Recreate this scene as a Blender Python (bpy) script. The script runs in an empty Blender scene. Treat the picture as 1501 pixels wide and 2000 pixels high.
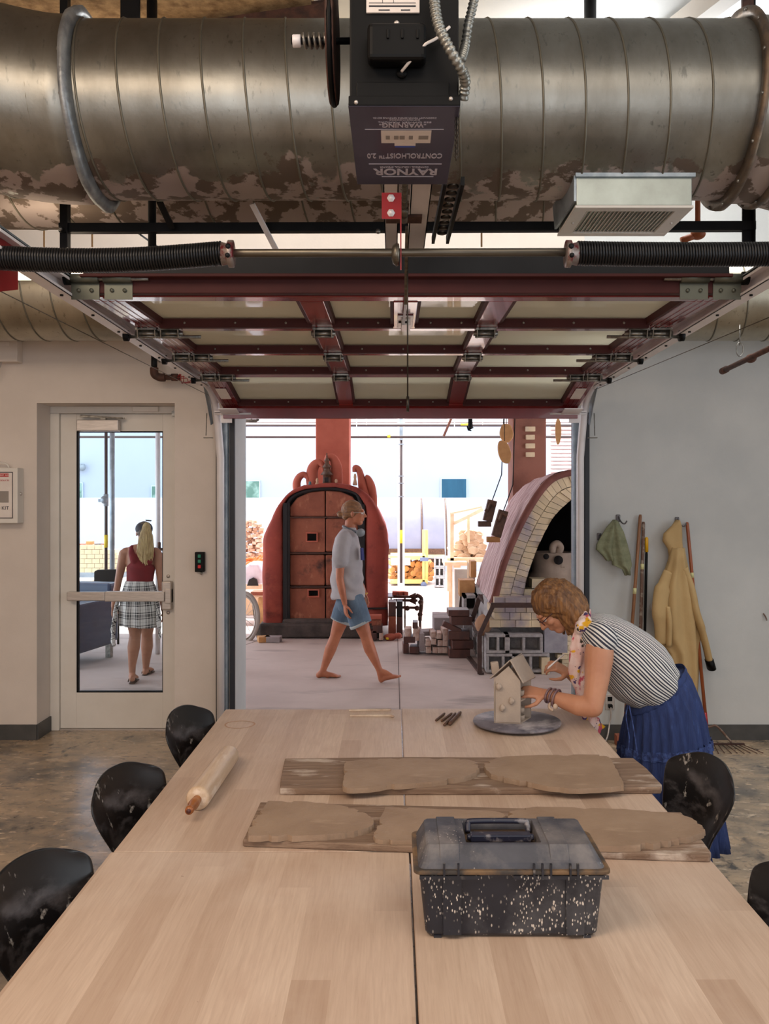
import bpy, bmesh, math, random
from mathutils import Vector, Matrix, noise
import numpy as np
random.seed(7)
SC = bpy.context.scene
COL = SC.collection
V = Vector
pi = math.pi

# ------------------------------------------------------------------ camera, light, exposure
F, VX, VY, CH = 1740.0, 768.0, 970.0, 1.8      # focal length in pixels, vanishing point, eye height
cam = bpy.data.cameras.new('camera'); camo = bpy.data.objects.new('camera', cam); COL.objects.link(camo)
camo.location = (0, 0, CH); camo.rotation_euler = (pi/2, 0, 0)
cam.sensor_fit = 'AUTO'; cam.sensor_width = 36; cam.lens = F*36/2000
cam.shift_x = -(VX-750.5)/2000; cam.shift_y = -(1000-VY)/2000
cam.clip_start = .05; cam.clip_end = 200
SC.camera = camo
SC.view_settings.view_transform = 'Standard'; SC.view_settings.look = 'None'
SC.view_settings.gamma = 1; SC.view_settings.use_curve_mapping = False
SC.view_settings.exposure = 0.55
w = bpy.data.worlds.new('sky'); SC.world = w; w.use_nodes = True
bg = w.node_tree.nodes['Background']; bg.inputs[0].default_value = (.87, .92, 1.0, 1); bg.inputs[1].default_value = 3.6
def light(name, kind, loc, rot, energy, col, size=1, sy=None, angle=None):
    l = bpy.data.lights.new(name, kind); l.energy = energy; l.color = col
    if kind == 'AREA':
        l.shape = 'RECTANGLE'; l.size = size; l.size_y = sy or size
    if angle: l.angle = angle
    o = bpy.data.objects.new(name, l); COL.objects.link(o); o.location = loc; o.rotation_euler = rot
    return o
# sun beyond the yard roof, high, shining back toward the building
light('sun', 'SUN', (0, 20, 20), (math.radians(-27), math.radians(-9), 0), 7.0, (1, .95, .88), angle=.01)
# unseen area lights added to light the studio
light('added_overhead_warm', 'AREA', (-2.6, .8, 4.4), (math.radians(18), 0, 0), 150, (1, .80, .62), 3.0, 3.0)  # added overhead for the warm light on the left
light('added_overhead_neutral', 'AREA', (1.5, .6, 4.4), (math.radians(10), 0, 0), 50, (1, .88, .76), 3.0, 3.0)  # added overhead as general light for the right half
light('added_fill_rear', 'AREA', (0, -3.6, 2.3), (pi/2, 0, 0), 95, (.92, .95, 1), 7.0, 2.6)  # added soft light behind the camera; the back wall has no window
light('added_fill_side', 'AREA', (4.8, 2.2, 2.6), (0, pi/2, 0), 45, (.82, .91, 1), 2.2, 4.0)  # added at the right wall to brighten surfaces facing right
light('added_fill_upper', 'AREA', (.2, 5.35, 4.45), (0, 0, 0), 85, (.97, .97, .95), 5.5, .4)  # added above the open door to brighten its panes and the upper wall
light('added_ceiling_fill_warm', 'AREA', (-1.9, 5.5, 4.12), (pi, 0, 0), 5, (1, .84, .66), 2.4, .3)  # added, points up to brighten the brown ceiling
light('added_ceiling_fill_cool', 'AREA', (1.9, 5.5, 4.12), (pi, 0, 0), 26, (.9, .95, 1), 2.4, .3)  # added, points up to brighten the pale side of the ceiling

# ------------------------------------------------------------------ helpers
def s2l(c):
    c /= 255.0
    return c/12.92 if c <= .04045 else ((c+.055)/1.055)**2.4
def C(r, g, b): return (s2l(r), s2l(g), s2l(b), 1)
def PP(px, py, Y): return V(((px-VX)*Y/F, Y, CH-(py-VY)*Y/F))

def ncoord(nt, stretch=(1, 1, 1), src='Object', rot=(0, 0, 0)):
    tc = nt.nodes.new('ShaderNodeTexCoord'); mp = nt.nodes.new('ShaderNodeMapping')
    mp.inputs['Scale'].default_value = stretch; mp.inputs['Rotation'].default_value = rot
    nt.links.new(tc.outputs[src], mp.inputs['Vector']); return mp.outputs['Vector']
def ramp(nt, fac, lo, hi, c0=(0, 0, 0, 1), c1=(1, 1, 1, 1)):
    r = nt.nodes.new('ShaderNodeValToRGB'); e = r.color_ramp.elements
    e[0].position = lo; e[1].position = hi; e[0].color = c0; e[1].color = c1
    nt.links.new(fac, r.inputs['Fac']); return r.outputs['Color']
def mixc(nt, fac, a, b):
    m = nt.nodes.new('ShaderNodeMix'); m.data_type = 'RGBA'
    for i, v in ((0, fac), (6, a), (7, b)):
        if hasattr(v, 'links'): nt.links.new(v, m.inputs[i])
        else: m.inputs[i].default_value = v
    return m.outputs[2]
def mth(nt, op, a, b=0.0, c=None):
    m = nt.nodes.new('ShaderNodeMath'); m.operation = op
    for i, v in enumerate((a, b) if c is None else (a, b, c)):
        if hasattr(v, 'links'): nt.links.new(v, m.inputs[i])
        else: m.inputs[i].default_value = v
    return m.outputs[0]
def noisef(nt, scale, detail=5, stretch=(1, 1, 1), src='Object', rough=.6, dist=0):
    n = nt.nodes.new('ShaderNodeTexNoise'); n.inputs['Scale'].default_value = scale
    n.inputs['Detail'].default_value = detail; n.inputs['Roughness'].default_value = rough; n.inputs['Distortion'].default_value = dist
    nt.links.new(ncoord(nt, stretch, src), n.inputs['Vector']); return n.outputs['Fac']
def bsdf(m): return m.node_tree.nodes['Principled BSDF']
def mk(name, col, rough=.5, metal=0, col2=None, sc=5, lo=.35, hi=.65, st=(1, 1, 1), bump=0, bs=40, bst=(1, 1, 1), spec=.5, rvar=0, island=0, coat=0, det=6):
    m = bpy.data.materials.new(name); m.use_nodes = True; nt = m.node_tree; b = bsdf(m)
    b.inputs['Roughness'].default_value = rough; b.inputs['Metallic'].default_value = metal
    b.inputs['Specular IOR Level'].default_value = spec; b.inputs['Coat Weight'].default_value = coat
    if col2 is None: col2 = tuple(min(1, x*.82) for x in col[:3])+(1,)
    c = mixc(nt, ramp(nt, noisef(nt, sc, det, st), lo, hi), col, col2)
    if island:
        g = nt.nodes.new('ShaderNodeNewGeometry'); h = nt.nodes.new('ShaderNodeHueSaturation')
        v = mth(nt, 'MULTIPLY_ADD', g.outputs['Random Per Island'], island, 1-island/2)
        nt.links.new(v, h.inputs['Value']); nt.links.new(c, h.inputs['Color']); c = h.outputs['Color']
    nt.links.new(c, b.inputs['Base Color'])
    if rvar:
        r = mth(nt, 'MULTIPLY_ADD', noisef(nt, sc*1.7, 4, st), rvar, rough-rvar/2); nt.links.new(r, b.inputs['Roughness'])
    if bump:
        bp = nt.nodes.new('ShaderNodeBump'); bp.inputs['Strength'].default_value = bump; bp.inputs['Distance'].default_value = .01
        nt.links.new(noisef(nt, bs, 4, bst), bp.inputs['Height']); nt.links.new(bp.outputs[0], b.inputs['Normal'])
    return m
def layer(m, col, sc, lo, hi, st=(1, 1, 1), vor=False, det=4, mask=None, rough=None):
    """stain, splash or wear over the base colour"""
    nt = m.node_tree; b = bsdf(m); inp = b.inputs['Base Color']
    old = inp.links[0].from_socket
    if vor:
        n = nt.nodes.new('ShaderNodeTexVoronoi'); n.inputs['Scale'].default_value = sc
        n.inputs['Randomness'].default_value = 1
        nt.links.new(ncoord(nt, st), n.inputs['Vector']); f = ramp(nt, n.outputs['Distance'], lo, hi, (1, 1, 1, 1), (0, 0, 0, 1))
    else: f = ramp(nt, noisef(nt, sc, det, st), lo, hi)
    if mask:
        f = mth(nt, 'MULTIPLY', f, ramp(nt, noisef(nt, mask[0], 3), mask[1], mask[2]))
    nt.links.new(mixc(nt, f, old, col), inp)
    return m
def emis(name, col, s):
    m = bpy.data.materials.new(name); m.use_nodes = True; b = bsdf(m)
    b.inputs['Base Color'].default_value = col; b.inputs['Emission Color'].default_value = col; b.inputs['Emission Strength'].default_value = s
    return m
def glassm(name, tint=(1, 1, 1, 1), refl=.9, milk=0, milkcol=(1, 1, 1, 1)):
    m = bpy.data.materials.new(name); m.use_nodes = True; nt = m.node_tree; nt.nodes.remove(bsdf(m))
    out = nt.nodes['Material Output']; tr = nt.nodes.new('ShaderNodeBsdfTransparent'); tr.inputs[0].default_value = tint
    gl = nt.nodes.new('ShaderNodeBsdfGlossy'); gl.inputs['Roughness'].default_value = .03
    fr = nt.nodes.new('ShaderNodeFresnel'); fr.inputs[0].default_value = 1.45
    mx = nt.nodes.new('ShaderNodeMixShader'); nt.links.new(mth(nt, 'MULTIPLY', fr.outputs[0], refl), mx.inputs[0])
    nt.links.new(tr.outputs[0], mx.inputs[1]); nt.links.new(gl.outputs[0], mx.inputs[2])
    last = mx.outputs[0]
    if milk:
        df = nt.nodes.new('ShaderNodeBsdfDiffuse'); df.inputs[0].default_value = milkcol
        tl = nt.nodes.new('ShaderNodeBsdfTranslucent'); tl.inputs[0].default_value = milkcol
        a = nt.nodes.new('ShaderNodeMixShader'); a.inputs[0].default_value = .5
        nt.links.new(df.outputs[0], a.inputs[1]); nt.links.new(tl.outputs[0], a.inputs[2])
        m2 = nt.nodes.new('ShaderNodeMixShader'); m2.inputs[0].default_value = milk
        nt.links.new(last, m2.inputs[1]); nt.links.new(a.outputs[0], m2.inputs[2]); last = m2.outputs[0]
    nt.links.new(last, out.inputs[0]); return m

class MB:
    def __init__(s): s.v = []; s.f = []; s.sm = []
    def add(s, vs, fs, smooth=False):
        n = len(s.v); s.v += [V(x) for x in vs]; s.f += [[i+n for i in f] for f in fs]; s.sm += [smooth]*len(fs); return s
    def box(s, a, b, rot=None, piv=None, tap=0):
        x0, y0, z0 = a; x1, y1, z1 = b
        vs = [V((x, y, z)) for z in (z0, z1) for x, y in ((x0, y0), (x1, y0), (x1, y1), (x0, y1))]
        if tap:
            cx, cy = (x0+x1)/2, (y0+y1)/2
            for q in vs[:4]: q.x = cx+(q.x-cx)*(1-tap); q.y = cy+(q.y-cy)*(1-tap)
        if rot is not None:
            c = V(piv) if piv else V(((x0+x1)/2, (y0+y1)/2, (z0+z1)/2))
            R = Matrix.Rotation(rot[2], 3, 'Z') @ Matrix.Rotation(rot[1], 3, 'Y') @ Matrix.Rotation(rot[0], 3, 'X')
            vs = [R @ (q-c)+c for q in vs]
        return s.add(vs, [(3, 2, 1, 0), (4, 5, 6, 7), (0, 1, 5, 4), (1, 2, 6, 5), (2, 3, 7, 6), (3, 0, 4, 7)])
    def bar(s, p, q, wd, ht, up=(0, 0, 1)):
        p, q = V(p), V(q); d = (q-p).normalized(); u = V(up)
        if abs(d.dot(u)) > .95: u = V((0, 1, 0))
        r = d.cross(u).normalized(); u = r.cross(d)
        vs = [e+r*a*wd/2+u*b*ht/2 for e in (p, q) for a, b in ((-1, -1), (1, -1), (1, 1), (-1, 1))]
        return s.add(vs, [(3, 2, 1, 0), (4, 5, 6, 7), (0, 1, 5, 4), (1, 2, 6, 5), (2, 3, 7, 6), (3, 0, 4, 7)])
    def rings(s, R, closed=False, caps=True, smooth=True):
        n = len(R[0]); fs = []; vs = [p for r in R for p in r]; m = len(R)
        for i in range(m if closed else m-1):
            j = (i+1) % m
            for k in range(n):
                l = (k+1) % n; fs.append((i*n+k, i*n+l, j*n+l, j*n+k))
        if caps and not closed:
            fs.append(tuple(reversed(range(n)))); fs.append(tuple((m-1)*n+k for k in range(n)))
        return s.add(vs, fs, smooth)
    def tube(s, pts, r, n=10, closed=False, caps=True, flat=1, up=None):
        pts = [V(p) for p in pts]; m = len(pts)
        rr = r if isinstance(r, (list, tuple)) else [r]*m
        R = []; prev = V(up) if up else None
        for i, p in enumerate(pts):
            if closed: d = pts[(i+1) % m]-pts[i-1]
            else: d = pts[min(i+1, m-1)]-pts[max(i-1, 0)]
            d = d.normalized() if d.length > 1e-9 else V((0, 0, 1))
            if prev is None:
                prev = V((0, 0, 1)) if abs(d.z) < .9 else V((0, 1, 0))
            u = prev-d*prev.dot(d)
            if u.length < 1e-5: u = d.orthogonal()
            u.normalize(); prev = u; w_ = d.cross(u)
            a = rr[i]; a, b = a if isinstance(a, tuple) else (a, a*flat)
            R.append([p+u*a*math.cos(t)+w_*b*math.sin(t) for t in [2*pi*k/n for k in range(n)]])
        return s.rings(R, closed, caps)
    def cyl(s, p, q, r, r2=None, n=20):
        return s.tube([p, q], [r, r if r2 is None else r2], n)
    def caps(s, pts, r, n=12, up=None):
        """tapered limb with rounded ends"""
        pts = [V(p) for p in pts]; rr = [x if isinstance(x, tuple) else (x, x) for x in (r if isinstance(r, (list, tuple)) and not (isinstance(r, tuple)) else [r]*len(pts))]
        d0 = (pts[0]-pts[1]).normalized(); d1 = (pts[-1]-pts[-2]).normalized()
        P = []; Q = []
        for t in (88, 60, 30):
            k = math.sin(math.radians(t)); c = math.cos(math.radians(t)); m_ = min(rr[0]); P.append(pts[0]+d0*m_*k); Q.append((rr[0][0]*c, rr[0][1]*c))
        P += pts; Q += rr
        for t in (30, 60, 88):
            k = math.sin(math.radians(t)); c = math.cos(math.radians(t)); m_ = min(rr[-1]); P.append(pts[-1]+d1*m_*k); Q.append((rr[-1][0]*c, rr[-1][1]*c))
        return s.tube(P, Q, n, up=up)
    def ell(s, c, r, rot=None, n=16, m=10):
        c = V(c); R = []
        r = (r, r, r) if not hasattr(r, '__len__') else r
        for i in range(m+1):
            th = pi*max(.02, min(.98, i/m)); z = math.cos(th); q = math.sin(th)
            R.append([V((r[0]*q*math.cos(2*pi*k/n), r[1]*q*math.sin(2*pi*k/n), r[2]*z)) for k in range(n)])
        R = [[(rot @ p if rot else p)+c for p in x] for x in R][::-1]
        return s.rings(R)
    def lathe(s, prof, c=(0, 0, 0), n=24, axis=None, caps=True):
        c = V(c); R = []
        M_ = V((0, 0, 1)).rotation_difference(V(axis)).to_matrix() if axis else None
        for r, z in prof:
            x = [V((max(r, 1e-4)*math.cos(2*pi*k/n), max(r, 1e-4)*math.sin(2*pi*k/n), z)) for k in range(n)]
            R.append([(M_ @ p if M_ else p)+c for p in x])
        return s.rings(R, caps=caps)
    def prism(s, poly, d, smooth=False):
        """poly = world points of one face, d = extrusion vector"""
        n = len(poly); a = [V(p) for p in poly]; d = V(d)
        return s.add(a+[p+d for p in a], [tuple(reversed(range(n))), tuple(range(n, 2*n))]+[(i, (i+1) % n, n+(i+1) % n, n+i) for i in range(n)], smooth)
    def xf(s, M_):
        s.v = [M_ @ p for p in s.v]; return s

def origin(o):
    p = V((0, 0, 0))
    while o is not None: p += V(o.location); o = o.parent
    return p
def props(o, label=None, cat=None, group=None, kind=None):
    if label: o['label'] = label
    if cat: o['category'] = cat
    if group: o['group'] = group
    if kind: o['kind'] = kind
    return o
def thing(name, label, cat, loc=(0, 0, 0), group=None, kind=None):
    o = bpy.data.objects.new(name, None); COL.objects.link(o); o.location = V(loc); o.empty_display_size = .05
    return props(o, label, cat, group, kind)
def part(name, mb, mat, parent=None, label=None, bev=0, seg=2, sub=0, solid=0, jit=0, wn=False):
    off = origin(parent) if parent else V((0, 0, 0))
    loc = V((0, 0, 0))
    if parent is None:       # top-level mesh: put the origin at its base centre
        xs = [p.x for p in mb.v]; ys = [p.y for p in mb.v]; zs = [p.z for p in mb.v]
        loc = V(((min(xs)+max(xs))/2, (min(ys)+max(ys))/2, min(zs))); off = loc
    me = bpy.data.meshes.new(name); me.from_pydata([tuple(p-off) for p in mb.v], [], mb.f)
    me.polygons.foreach_set('use_smooth', mb.sm)
    bm = bmesh.new(); bm.from_mesh(me); bmesh.ops.recalc_face_normals(bm, faces=bm.faces)
    if jit:
        for v in bm.verts: v.co += noise.noise_vector(v.co*9)*jit
    bm.to_mesh(me); bm.free()
    for m in (mat if isinstance(mat, list) else [mat]): me.materials.append(m)
    o = bpy.data.objects.new(name, me); COL.objects.link(o); o.parent = parent; o.location = loc if parent is None else (0, 0, 0)
    if solid:
        md = o.modifiers.new('solid', 'SOLIDIFY'); md.thickness = solid; md.offset = 0
    if bev:
        md = o.modifiers.new('bevel', 'BEVEL'); md.width = bev; md.segments = seg; md.limit_method = 'ANGLE'; md.angle_limit = .6
    if sub:
        md = o.modifiers.new('sub', 'SUBSURF'); md.levels = sub; md.render_levels = sub
    if label: o['label'] = label
    return o
def item(name, mb, mat, label, cat, group=None, **k):
    return props(part(name, mb, mat, None, **k), label, cat, group)
def struct(name, mb, mat, parent=None, **k):
    o = part(name, mb, mat, parent, **k)
    if parent is None: o['kind'] = 'structure'
    return o
def kids(o): return [c for c in list(bpy.data.objects) if c.parent == o]
def dup(o, loc, rz=0, label=None, group=None):
    def rec(x, par):
        c = x.copy(); COL.objects.link(c); c.parent = par
        for k in kids(x): rec(k, c)
        return c
    c = rec(o, None); c.location = loc; c.rotation_euler = (0, 0, rz)
    if label: c['label'] = label
    if group: c['group'] = group
    return c
def remesh(mb, vox, name, mat, parent, smooth=3, fn=None, disp=None, label=None, attr=None):
    """join overlapping closed shapes into one continuous surface"""
    me = bpy.data.meshes.new('tmp'); me.from_pydata([tuple(p) for p in mb.v], [], mb.f)
    bm = bmesh.new(); bm.from_mesh(me); bmesh.ops.recalc_face_normals(bm, faces=bm.faces); bm.to_mesh(me); bm.free()
    t = bpy.data.objects.new('tmp', me); COL.objects.link(t)
    r = t.modifiers.new('r', 'REMESH'); r.mode = 'VOXEL'; r.voxel_size = vox
    if smooth:
        q = t.modifiers.new('s', 'SMOOTH'); q.factor = .5; q.iterations = smooth
    dg = bpy.context.evaluated_depsgraph_get(); ev = bpy.data.meshes.new_from_object(t.evaluated_get(dg))
    bpy.data.objects.remove(t); bpy.data.meshes.remove(me)
    bm = bmesh.new(); bm.from_mesh(ev); bm.normal_update()
    if disp:
        for v in bm.verts: v.co += v.normal*disp(v.co)
    if fn:
        for v in bm.verts: v.co = fn(v.co)
    off = origin(parent)
    vals = [attr(v.co) for v in bm.verts] if attr else None
    for v in bm.verts: v.co -= off
    for f in bm.faces: f.smooth = True
    bm.to_mesh(ev); bm.free(); ev.name = name
    if vals:
        for k in range(len(vals[0])):
            a = ev.attributes.new('q%d' % k, 'FLOAT', 'POINT'); a.data.foreach_set('value', [x[k] for x in vals])
    ev.materials.clear(); ev.materials.append(mat)
    o = bpy.data.objects.new(name, ev); COL.objects.link(o); o.parent = parent
    if label: o['label'] = label
    return o
def text(s, size, origin_, xdir, ydir, mat, parent, name='lettering', align='CENTER', ext=.0006, bold=0):
    cu = bpy.data.curves.new('t', 'FONT'); cu.body = s; cu.size = size; cu.align_x = align; cu.extrude = ext; cu.offset = bold
    t = bpy.data.objects.new('t', cu); COL.objects.link(t)
    dg = bpy.context.evaluated_depsgraph_get(); me = bpy.data.meshes.new_from_object(t.evaluated_get(dg))
    bpy.data.objects.remove(t); bpy.data.curves.remove(cu)
    x = V(xdir).normalized(); y = V(ydir).normalized(); z = x.cross(y)
    M_ = Matrix((x, y, z)).transposed(); off = origin(parent)
    for v in me.vertices: v.co = M_ @ v.co+V(origin_)-off
    me.materials.clear(); me.materials.append(mat)
    o = bpy.data.objects.new(name, me); COL.objects.link(o); o.parent = parent
    return o
def smoothpath(pts, k=6):
    pts = [V(p) for p in pts]; out = []
    for i in range(len(pts)-1):
        p0 = pts[max(i-1, 0)]; p1 = pts[i]; p2 = pts[i+1]; p3 = pts[min(i+2, len(pts)-1)]
        for j in range(k):
            t = j/k
            out.append(.5*((2*p1)+(p2-p0)*t+(2*p0-5*p1+4*p2-p3)*t*t+(-p0+3*p1-3*p2+p3)*t**3))
    out.append(pts[-1]); return out
def helix(p, q, r, turns, n=14, wob=None):
    p, q = V(p), V(q); d = (q-p).normalized(); u = d.orthogonal().normalized(); w_ = d.cross(u); N = int(turns*n)
    return [p+(q-p)*i/N+(u*math.cos(2*pi*i/n)+w_*math.sin(2*pi*i/n))*r+(wob(i/N) if wob else V((0, 0, 0))) for i in range(N+1)]
# ------------------------------------------------------------------ materials
wall_m = mk('painted_wall', C(216, 204, 194), .75, col2=C(208, 196, 186), sc=2, bump=.06, bs=70)
wallc_m = mk('painted_wall_cool', C(198, 198, 196), .75, col2=C(188, 189, 188), sc=2, bump=.06, bs=70)
white_m = mk('white_paint', C(222, 216, 208), .5, col2=C(214, 207, 198), sc=3)
base_m = mk('rubber_baseboard', C(76, 74, 72), .5, col2=C(64, 63, 62), sc=9)
brownceil_m = mk('brown_ceiling_fibre', C(166, 138, 102), .95, col2=C(112, 86, 58), sc=14, bump=.8, bs=30, det=9)
black_m = mk('black_steel', C(22, 22, 24), .5, .3, col2=C(16, 16, 18), sc=8, spec=.3)
blackp_m = mk('black_enamel', C(8, 8, 9), .5, col2=C(4, 4, 5), sc=5, spec=.18)
galv_m = mk('galvanized_track', C(236, 230, 230), .45, .10, col2=C(220, 214, 216), sc=2, rvar=.1)
galvb_m = mk('galvanized_blue_grey', C(160, 170, 178), .4, .5, col2=C(128, 140, 150), sc=10, rvar=.2)
zinc_m = mk('zinc_plated_hinge', C(158, 154, 146), .3, .75, col2=C(110, 108, 104), sc=30)
steel_m = mk('dull_steel_shaft', C(118, 112, 100), .38, .85, col2=C(84, 78, 70), sc=8, st=(.3, 6, 6))
red_m = mk('door_red_paint', C(126, 30, 30), .20, .0, col2=C(112, 24, 24), sc=3, coat=.3)
redk_m = mk('door_maroon_strip', C(72, 34, 33), .6, col2=C(62, 28, 28), sc=3, spec=.2)
redb_m = mk('red_bracket_paint', C(158, 24, 30), .35, col2=C(140, 18, 24), sc=6)
rust_m = mk('rusty_iron', C(96, 62, 50), .7, .2, col2=C(62, 42, 36), sc=14, bump=.3, bs=60)
chain_m = mk('oily_chain', C(60, 54, 48), .35, .8, sc=50)
bluestrip_m = mk('dark_weather_seal', C(30, 32, 42), .5, col2=C(24, 25, 34), sc=5)
doorglass_m = glassm('door_glass', (.93, .96, .94, 1), 1.0, .62, C(244, 240, 224))
clearglass_m = glassm('clear_glass', (.86, .91, .93, 1), .8)
alu_m = mk('brushed_aluminium', C(206, 198, 192), .36, .65, col2=C(188, 180, 174), sc=12, st=(1, 8, 8))
offw_m = mk('off_white_label', C(226, 216, 208), .6, col2=C(218, 206, 198), sc=9)
letter_m = mk('silver_lettering', C(196, 190, 200), .5)
dark_ink = mk('dark_ink', C(34, 32, 40), .6); red_ink = mk('red_ink', C(190, 40, 36), .6); grey_ink = mk('grey_ink', C(150, 140, 132), .6)
face_m = mk('violet_grey_cover', C(62, 58, 76), .35, col2=C(52, 48, 64), sc=3)

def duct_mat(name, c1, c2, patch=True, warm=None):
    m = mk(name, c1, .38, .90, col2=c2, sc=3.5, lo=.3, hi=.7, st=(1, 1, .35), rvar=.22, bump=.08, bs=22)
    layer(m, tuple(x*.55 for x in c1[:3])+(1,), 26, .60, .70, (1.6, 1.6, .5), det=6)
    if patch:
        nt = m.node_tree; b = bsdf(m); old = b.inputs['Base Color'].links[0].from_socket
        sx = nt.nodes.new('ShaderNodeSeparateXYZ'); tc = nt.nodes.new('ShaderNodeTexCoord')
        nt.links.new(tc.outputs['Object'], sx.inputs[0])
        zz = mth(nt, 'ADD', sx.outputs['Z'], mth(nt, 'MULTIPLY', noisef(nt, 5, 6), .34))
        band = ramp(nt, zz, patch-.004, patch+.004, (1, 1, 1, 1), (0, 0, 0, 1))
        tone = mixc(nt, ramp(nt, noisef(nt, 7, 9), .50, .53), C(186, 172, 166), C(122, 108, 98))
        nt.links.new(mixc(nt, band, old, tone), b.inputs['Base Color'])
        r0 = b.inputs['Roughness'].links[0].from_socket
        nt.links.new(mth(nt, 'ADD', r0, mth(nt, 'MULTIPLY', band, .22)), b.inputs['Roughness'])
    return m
# patch height is in the duct's own coordinates (origin at its lowest point)
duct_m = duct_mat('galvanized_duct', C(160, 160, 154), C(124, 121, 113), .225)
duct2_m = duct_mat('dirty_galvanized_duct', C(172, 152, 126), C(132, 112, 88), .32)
duct3_m = duct_mat('pale_galvanized_duct', C(184, 176, 158), C(150, 142, 126), 0)
seam_m = mk('duct_seam', C(124, 118, 104), .5, .7)
flange_m = mk('weathered_flange', C(124, 104, 84), .5, .6, col2=C(88, 78, 70), sc=12, bump=.3, bs=40)
flangeb_m = mk('grey_flange', C(172, 176, 178), .42, .6, col2=C(130, 134, 138), sc=12, bump=.3, bs=40)

# polished, clay-smeared studio floor
floor_m = mk('stained_concrete_floor', C(172, 150, 124), .26, col2=C(94, 88, 82), sc=1.9, lo=.38, hi=.62, bump=.12, bs=14, rvar=.28, spec=.6, det=9)
layer(floor_m, C(186, 160, 130), 3.2, .47, .66, (1, 1.8, 1), det=12)
layer(floor_m, C(96, 88, 80), 30, .56, .68, (.5, 1.2, 1), det=8)
layer(floor_m, C(186, 160, 132), 16, .64, .70, (1, .35, 1), det=8)
layer(floor_m, C(60, 57, 56), 5.5, .60, .70, (1.7, 1, 1), det=12)
layer(floor_m, C(206, 184, 158), 11, .60, .66, (1, 2.2, 1), det=12)
slab_m = mk('yard_concrete', C(196, 182, 176), .8, col2=C(182, 168, 162), sc=1.3, bump=.1, bs=30, det=8)
layer(slab_m, C(140, 130, 126), .8, .58, .75, (1, 3, 1))
# table: planks along Y with long grain
def wood_table():
    m = bpy.data.materials.new('pale_maple_table'); m.use_nodes = True; nt = m.node_tree; b = bsdf(m)
    tc = nt.nodes.new('ShaderNodeTexCoord'); sx = nt.nodes.new('ShaderNodeSeparateXYZ'); nt.links.new(tc.outputs['Object'], sx.inputs[0])
    q = mth(nt, 'FLOOR', mth(nt, 'MULTIPLY', sx.outputs['X'], 11.5))
    wn = nt.nodes.new('ShaderNodeTexWhiteNoise'); wn.noise_dimensions = '2D'
    cb = nt.nodes.new('ShaderNodeCombineXYZ'); nt.links.new(q, cb.inputs[0])
    yq = mth(nt, 'FLOOR', mth(nt, 'ADD', mth(nt, 'MULTIPLY', sx.outputs['Y'], .8), mth(nt, 'MULTIPLY', q, .37)))
    nt.links.new(yq, cb.inputs[1]); nt.links.new(cb.outputs[0], wn.inputs['Vector'])
    c = mixc(nt, wn.outputs['Value'], C(180, 154, 134), C(210, 188, 169))
    g = ramp(nt, noisef(nt, 5, 8, (14, .8, 1), dist=.4), .35, .75)
    c = mixc(nt, mth(nt, 'MULTIPLY', g, .40), c, C(158, 130, 108))
    cl = ramp(nt, noisef(nt, 1.6, 6), .48, .75); c = mixc(nt, mth(nt, 'MULTIPLY', cl, .55), c, C(214, 198, 184))
    fine = ramp(nt, noisef(nt, 30, 3, (6, .3, 1)), .45, .8); c = mixc(nt, mth(nt, 'MULTIPLY', fine, .22), c, C(146, 112, 90))
    bl = ramp(nt, noisef(nt, 1.3, 7, (2.6, 1, 1)), .52, .78); c = mixc(nt, mth(nt, 'MULTIPLY', bl, .5), c, C(158, 118, 94))
    nt.links.new(c, b.inputs['Base Color']); b.inputs['Roughness'].default_value = .48
    nt.links.new(mth(nt, 'MULTIPLY_ADD', noisef(nt, 3, 4), .25, .36), b.inputs['Roughness'])
    return m
table_m = wood_table()
layer(table_m, C(112, 84, 66), 34, .74, .78, det=3)
tabled_m = mk('table_underframe', C(150, 118, 90), .6)
board_m = mk('weathered_board', C(150, 126, 106), .8, col2=C(104, 80, 64), sc=5, st=(.8, 14, 8), lo=.3, hi=.7, bump=.5, bs=22, bst=(.5, 8, 4))
layer(board_m, C(188, 172, 158), 4, .56, .66, (1, 3, 1), det=8)
clay_m = mk('wet_clay_slab', C(158, 134, 112), .6, col2=C(142, 118, 97), sc=5, bump=.35, bs=34)
layer(clay_m, C(178, 154, 130), 3, .60, .74, (1, 4, 1))
pin_m = mk('rolling_pin_wood', C(206, 182, 156), .4, col2=C(188, 160, 132), sc=6, st=(10, 1, 10)); layer(pin_m, C(232, 220, 206), 3, .55, .7, (4, 1, 4))
pinh_m = mk('amber_handle', C(176, 112, 58), .35, col2=C(140, 80, 40), sc=20, st=(1, .3, 1))
plastic_m = mk('black_chair_plastic', C(24, 23, 26), .34, col2=C(18, 18, 20), sc=5, rvar=.18, spec=.5)
layer(plastic_m, C(96, 92, 94), 5.0, .50, .66, (1, 1, 2.0), det=10, mask=(3.0, .44, .56))
layer(plastic_m, C(170, 164, 158), 22, .62, .68, (1, 1, .7), det=8, mask=(5, .46, .56))
dbox_m = mk('dark_toolbox_plastic', C(34, 36, 46), .42, col2=C(24, 26, 34), sc=6, bump=.05, bs=60)
layer(dbox_m, C(84, 84, 88), 4, .52, .72, det=8)
layer(dbox_m, C(206, 196, 184), 95, .15, .24, (1, 1, .5), vor=True, mask=(5, .42, .56))
layer(dbox_m, C(214, 204, 192), 150, .18, .26, (1, 1, .45), vor=True, mask=(9, .46, .58))
layer(dbox_m, C(176, 160, 146), 18, .66, .69, (1, 1, .7), det=8, mask=(6, .46, .56))
layer(dbox_m, C(190, 176, 162), 13, .66, .69, (1, 1, .45), det=3, mask=(5, .42, .6))
dlid_m = mk('dusty_toolbox_lid', C(70, 71, 80), .5, col2=C(46, 47, 56), sc=7, bump=.05, bs=60)
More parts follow.
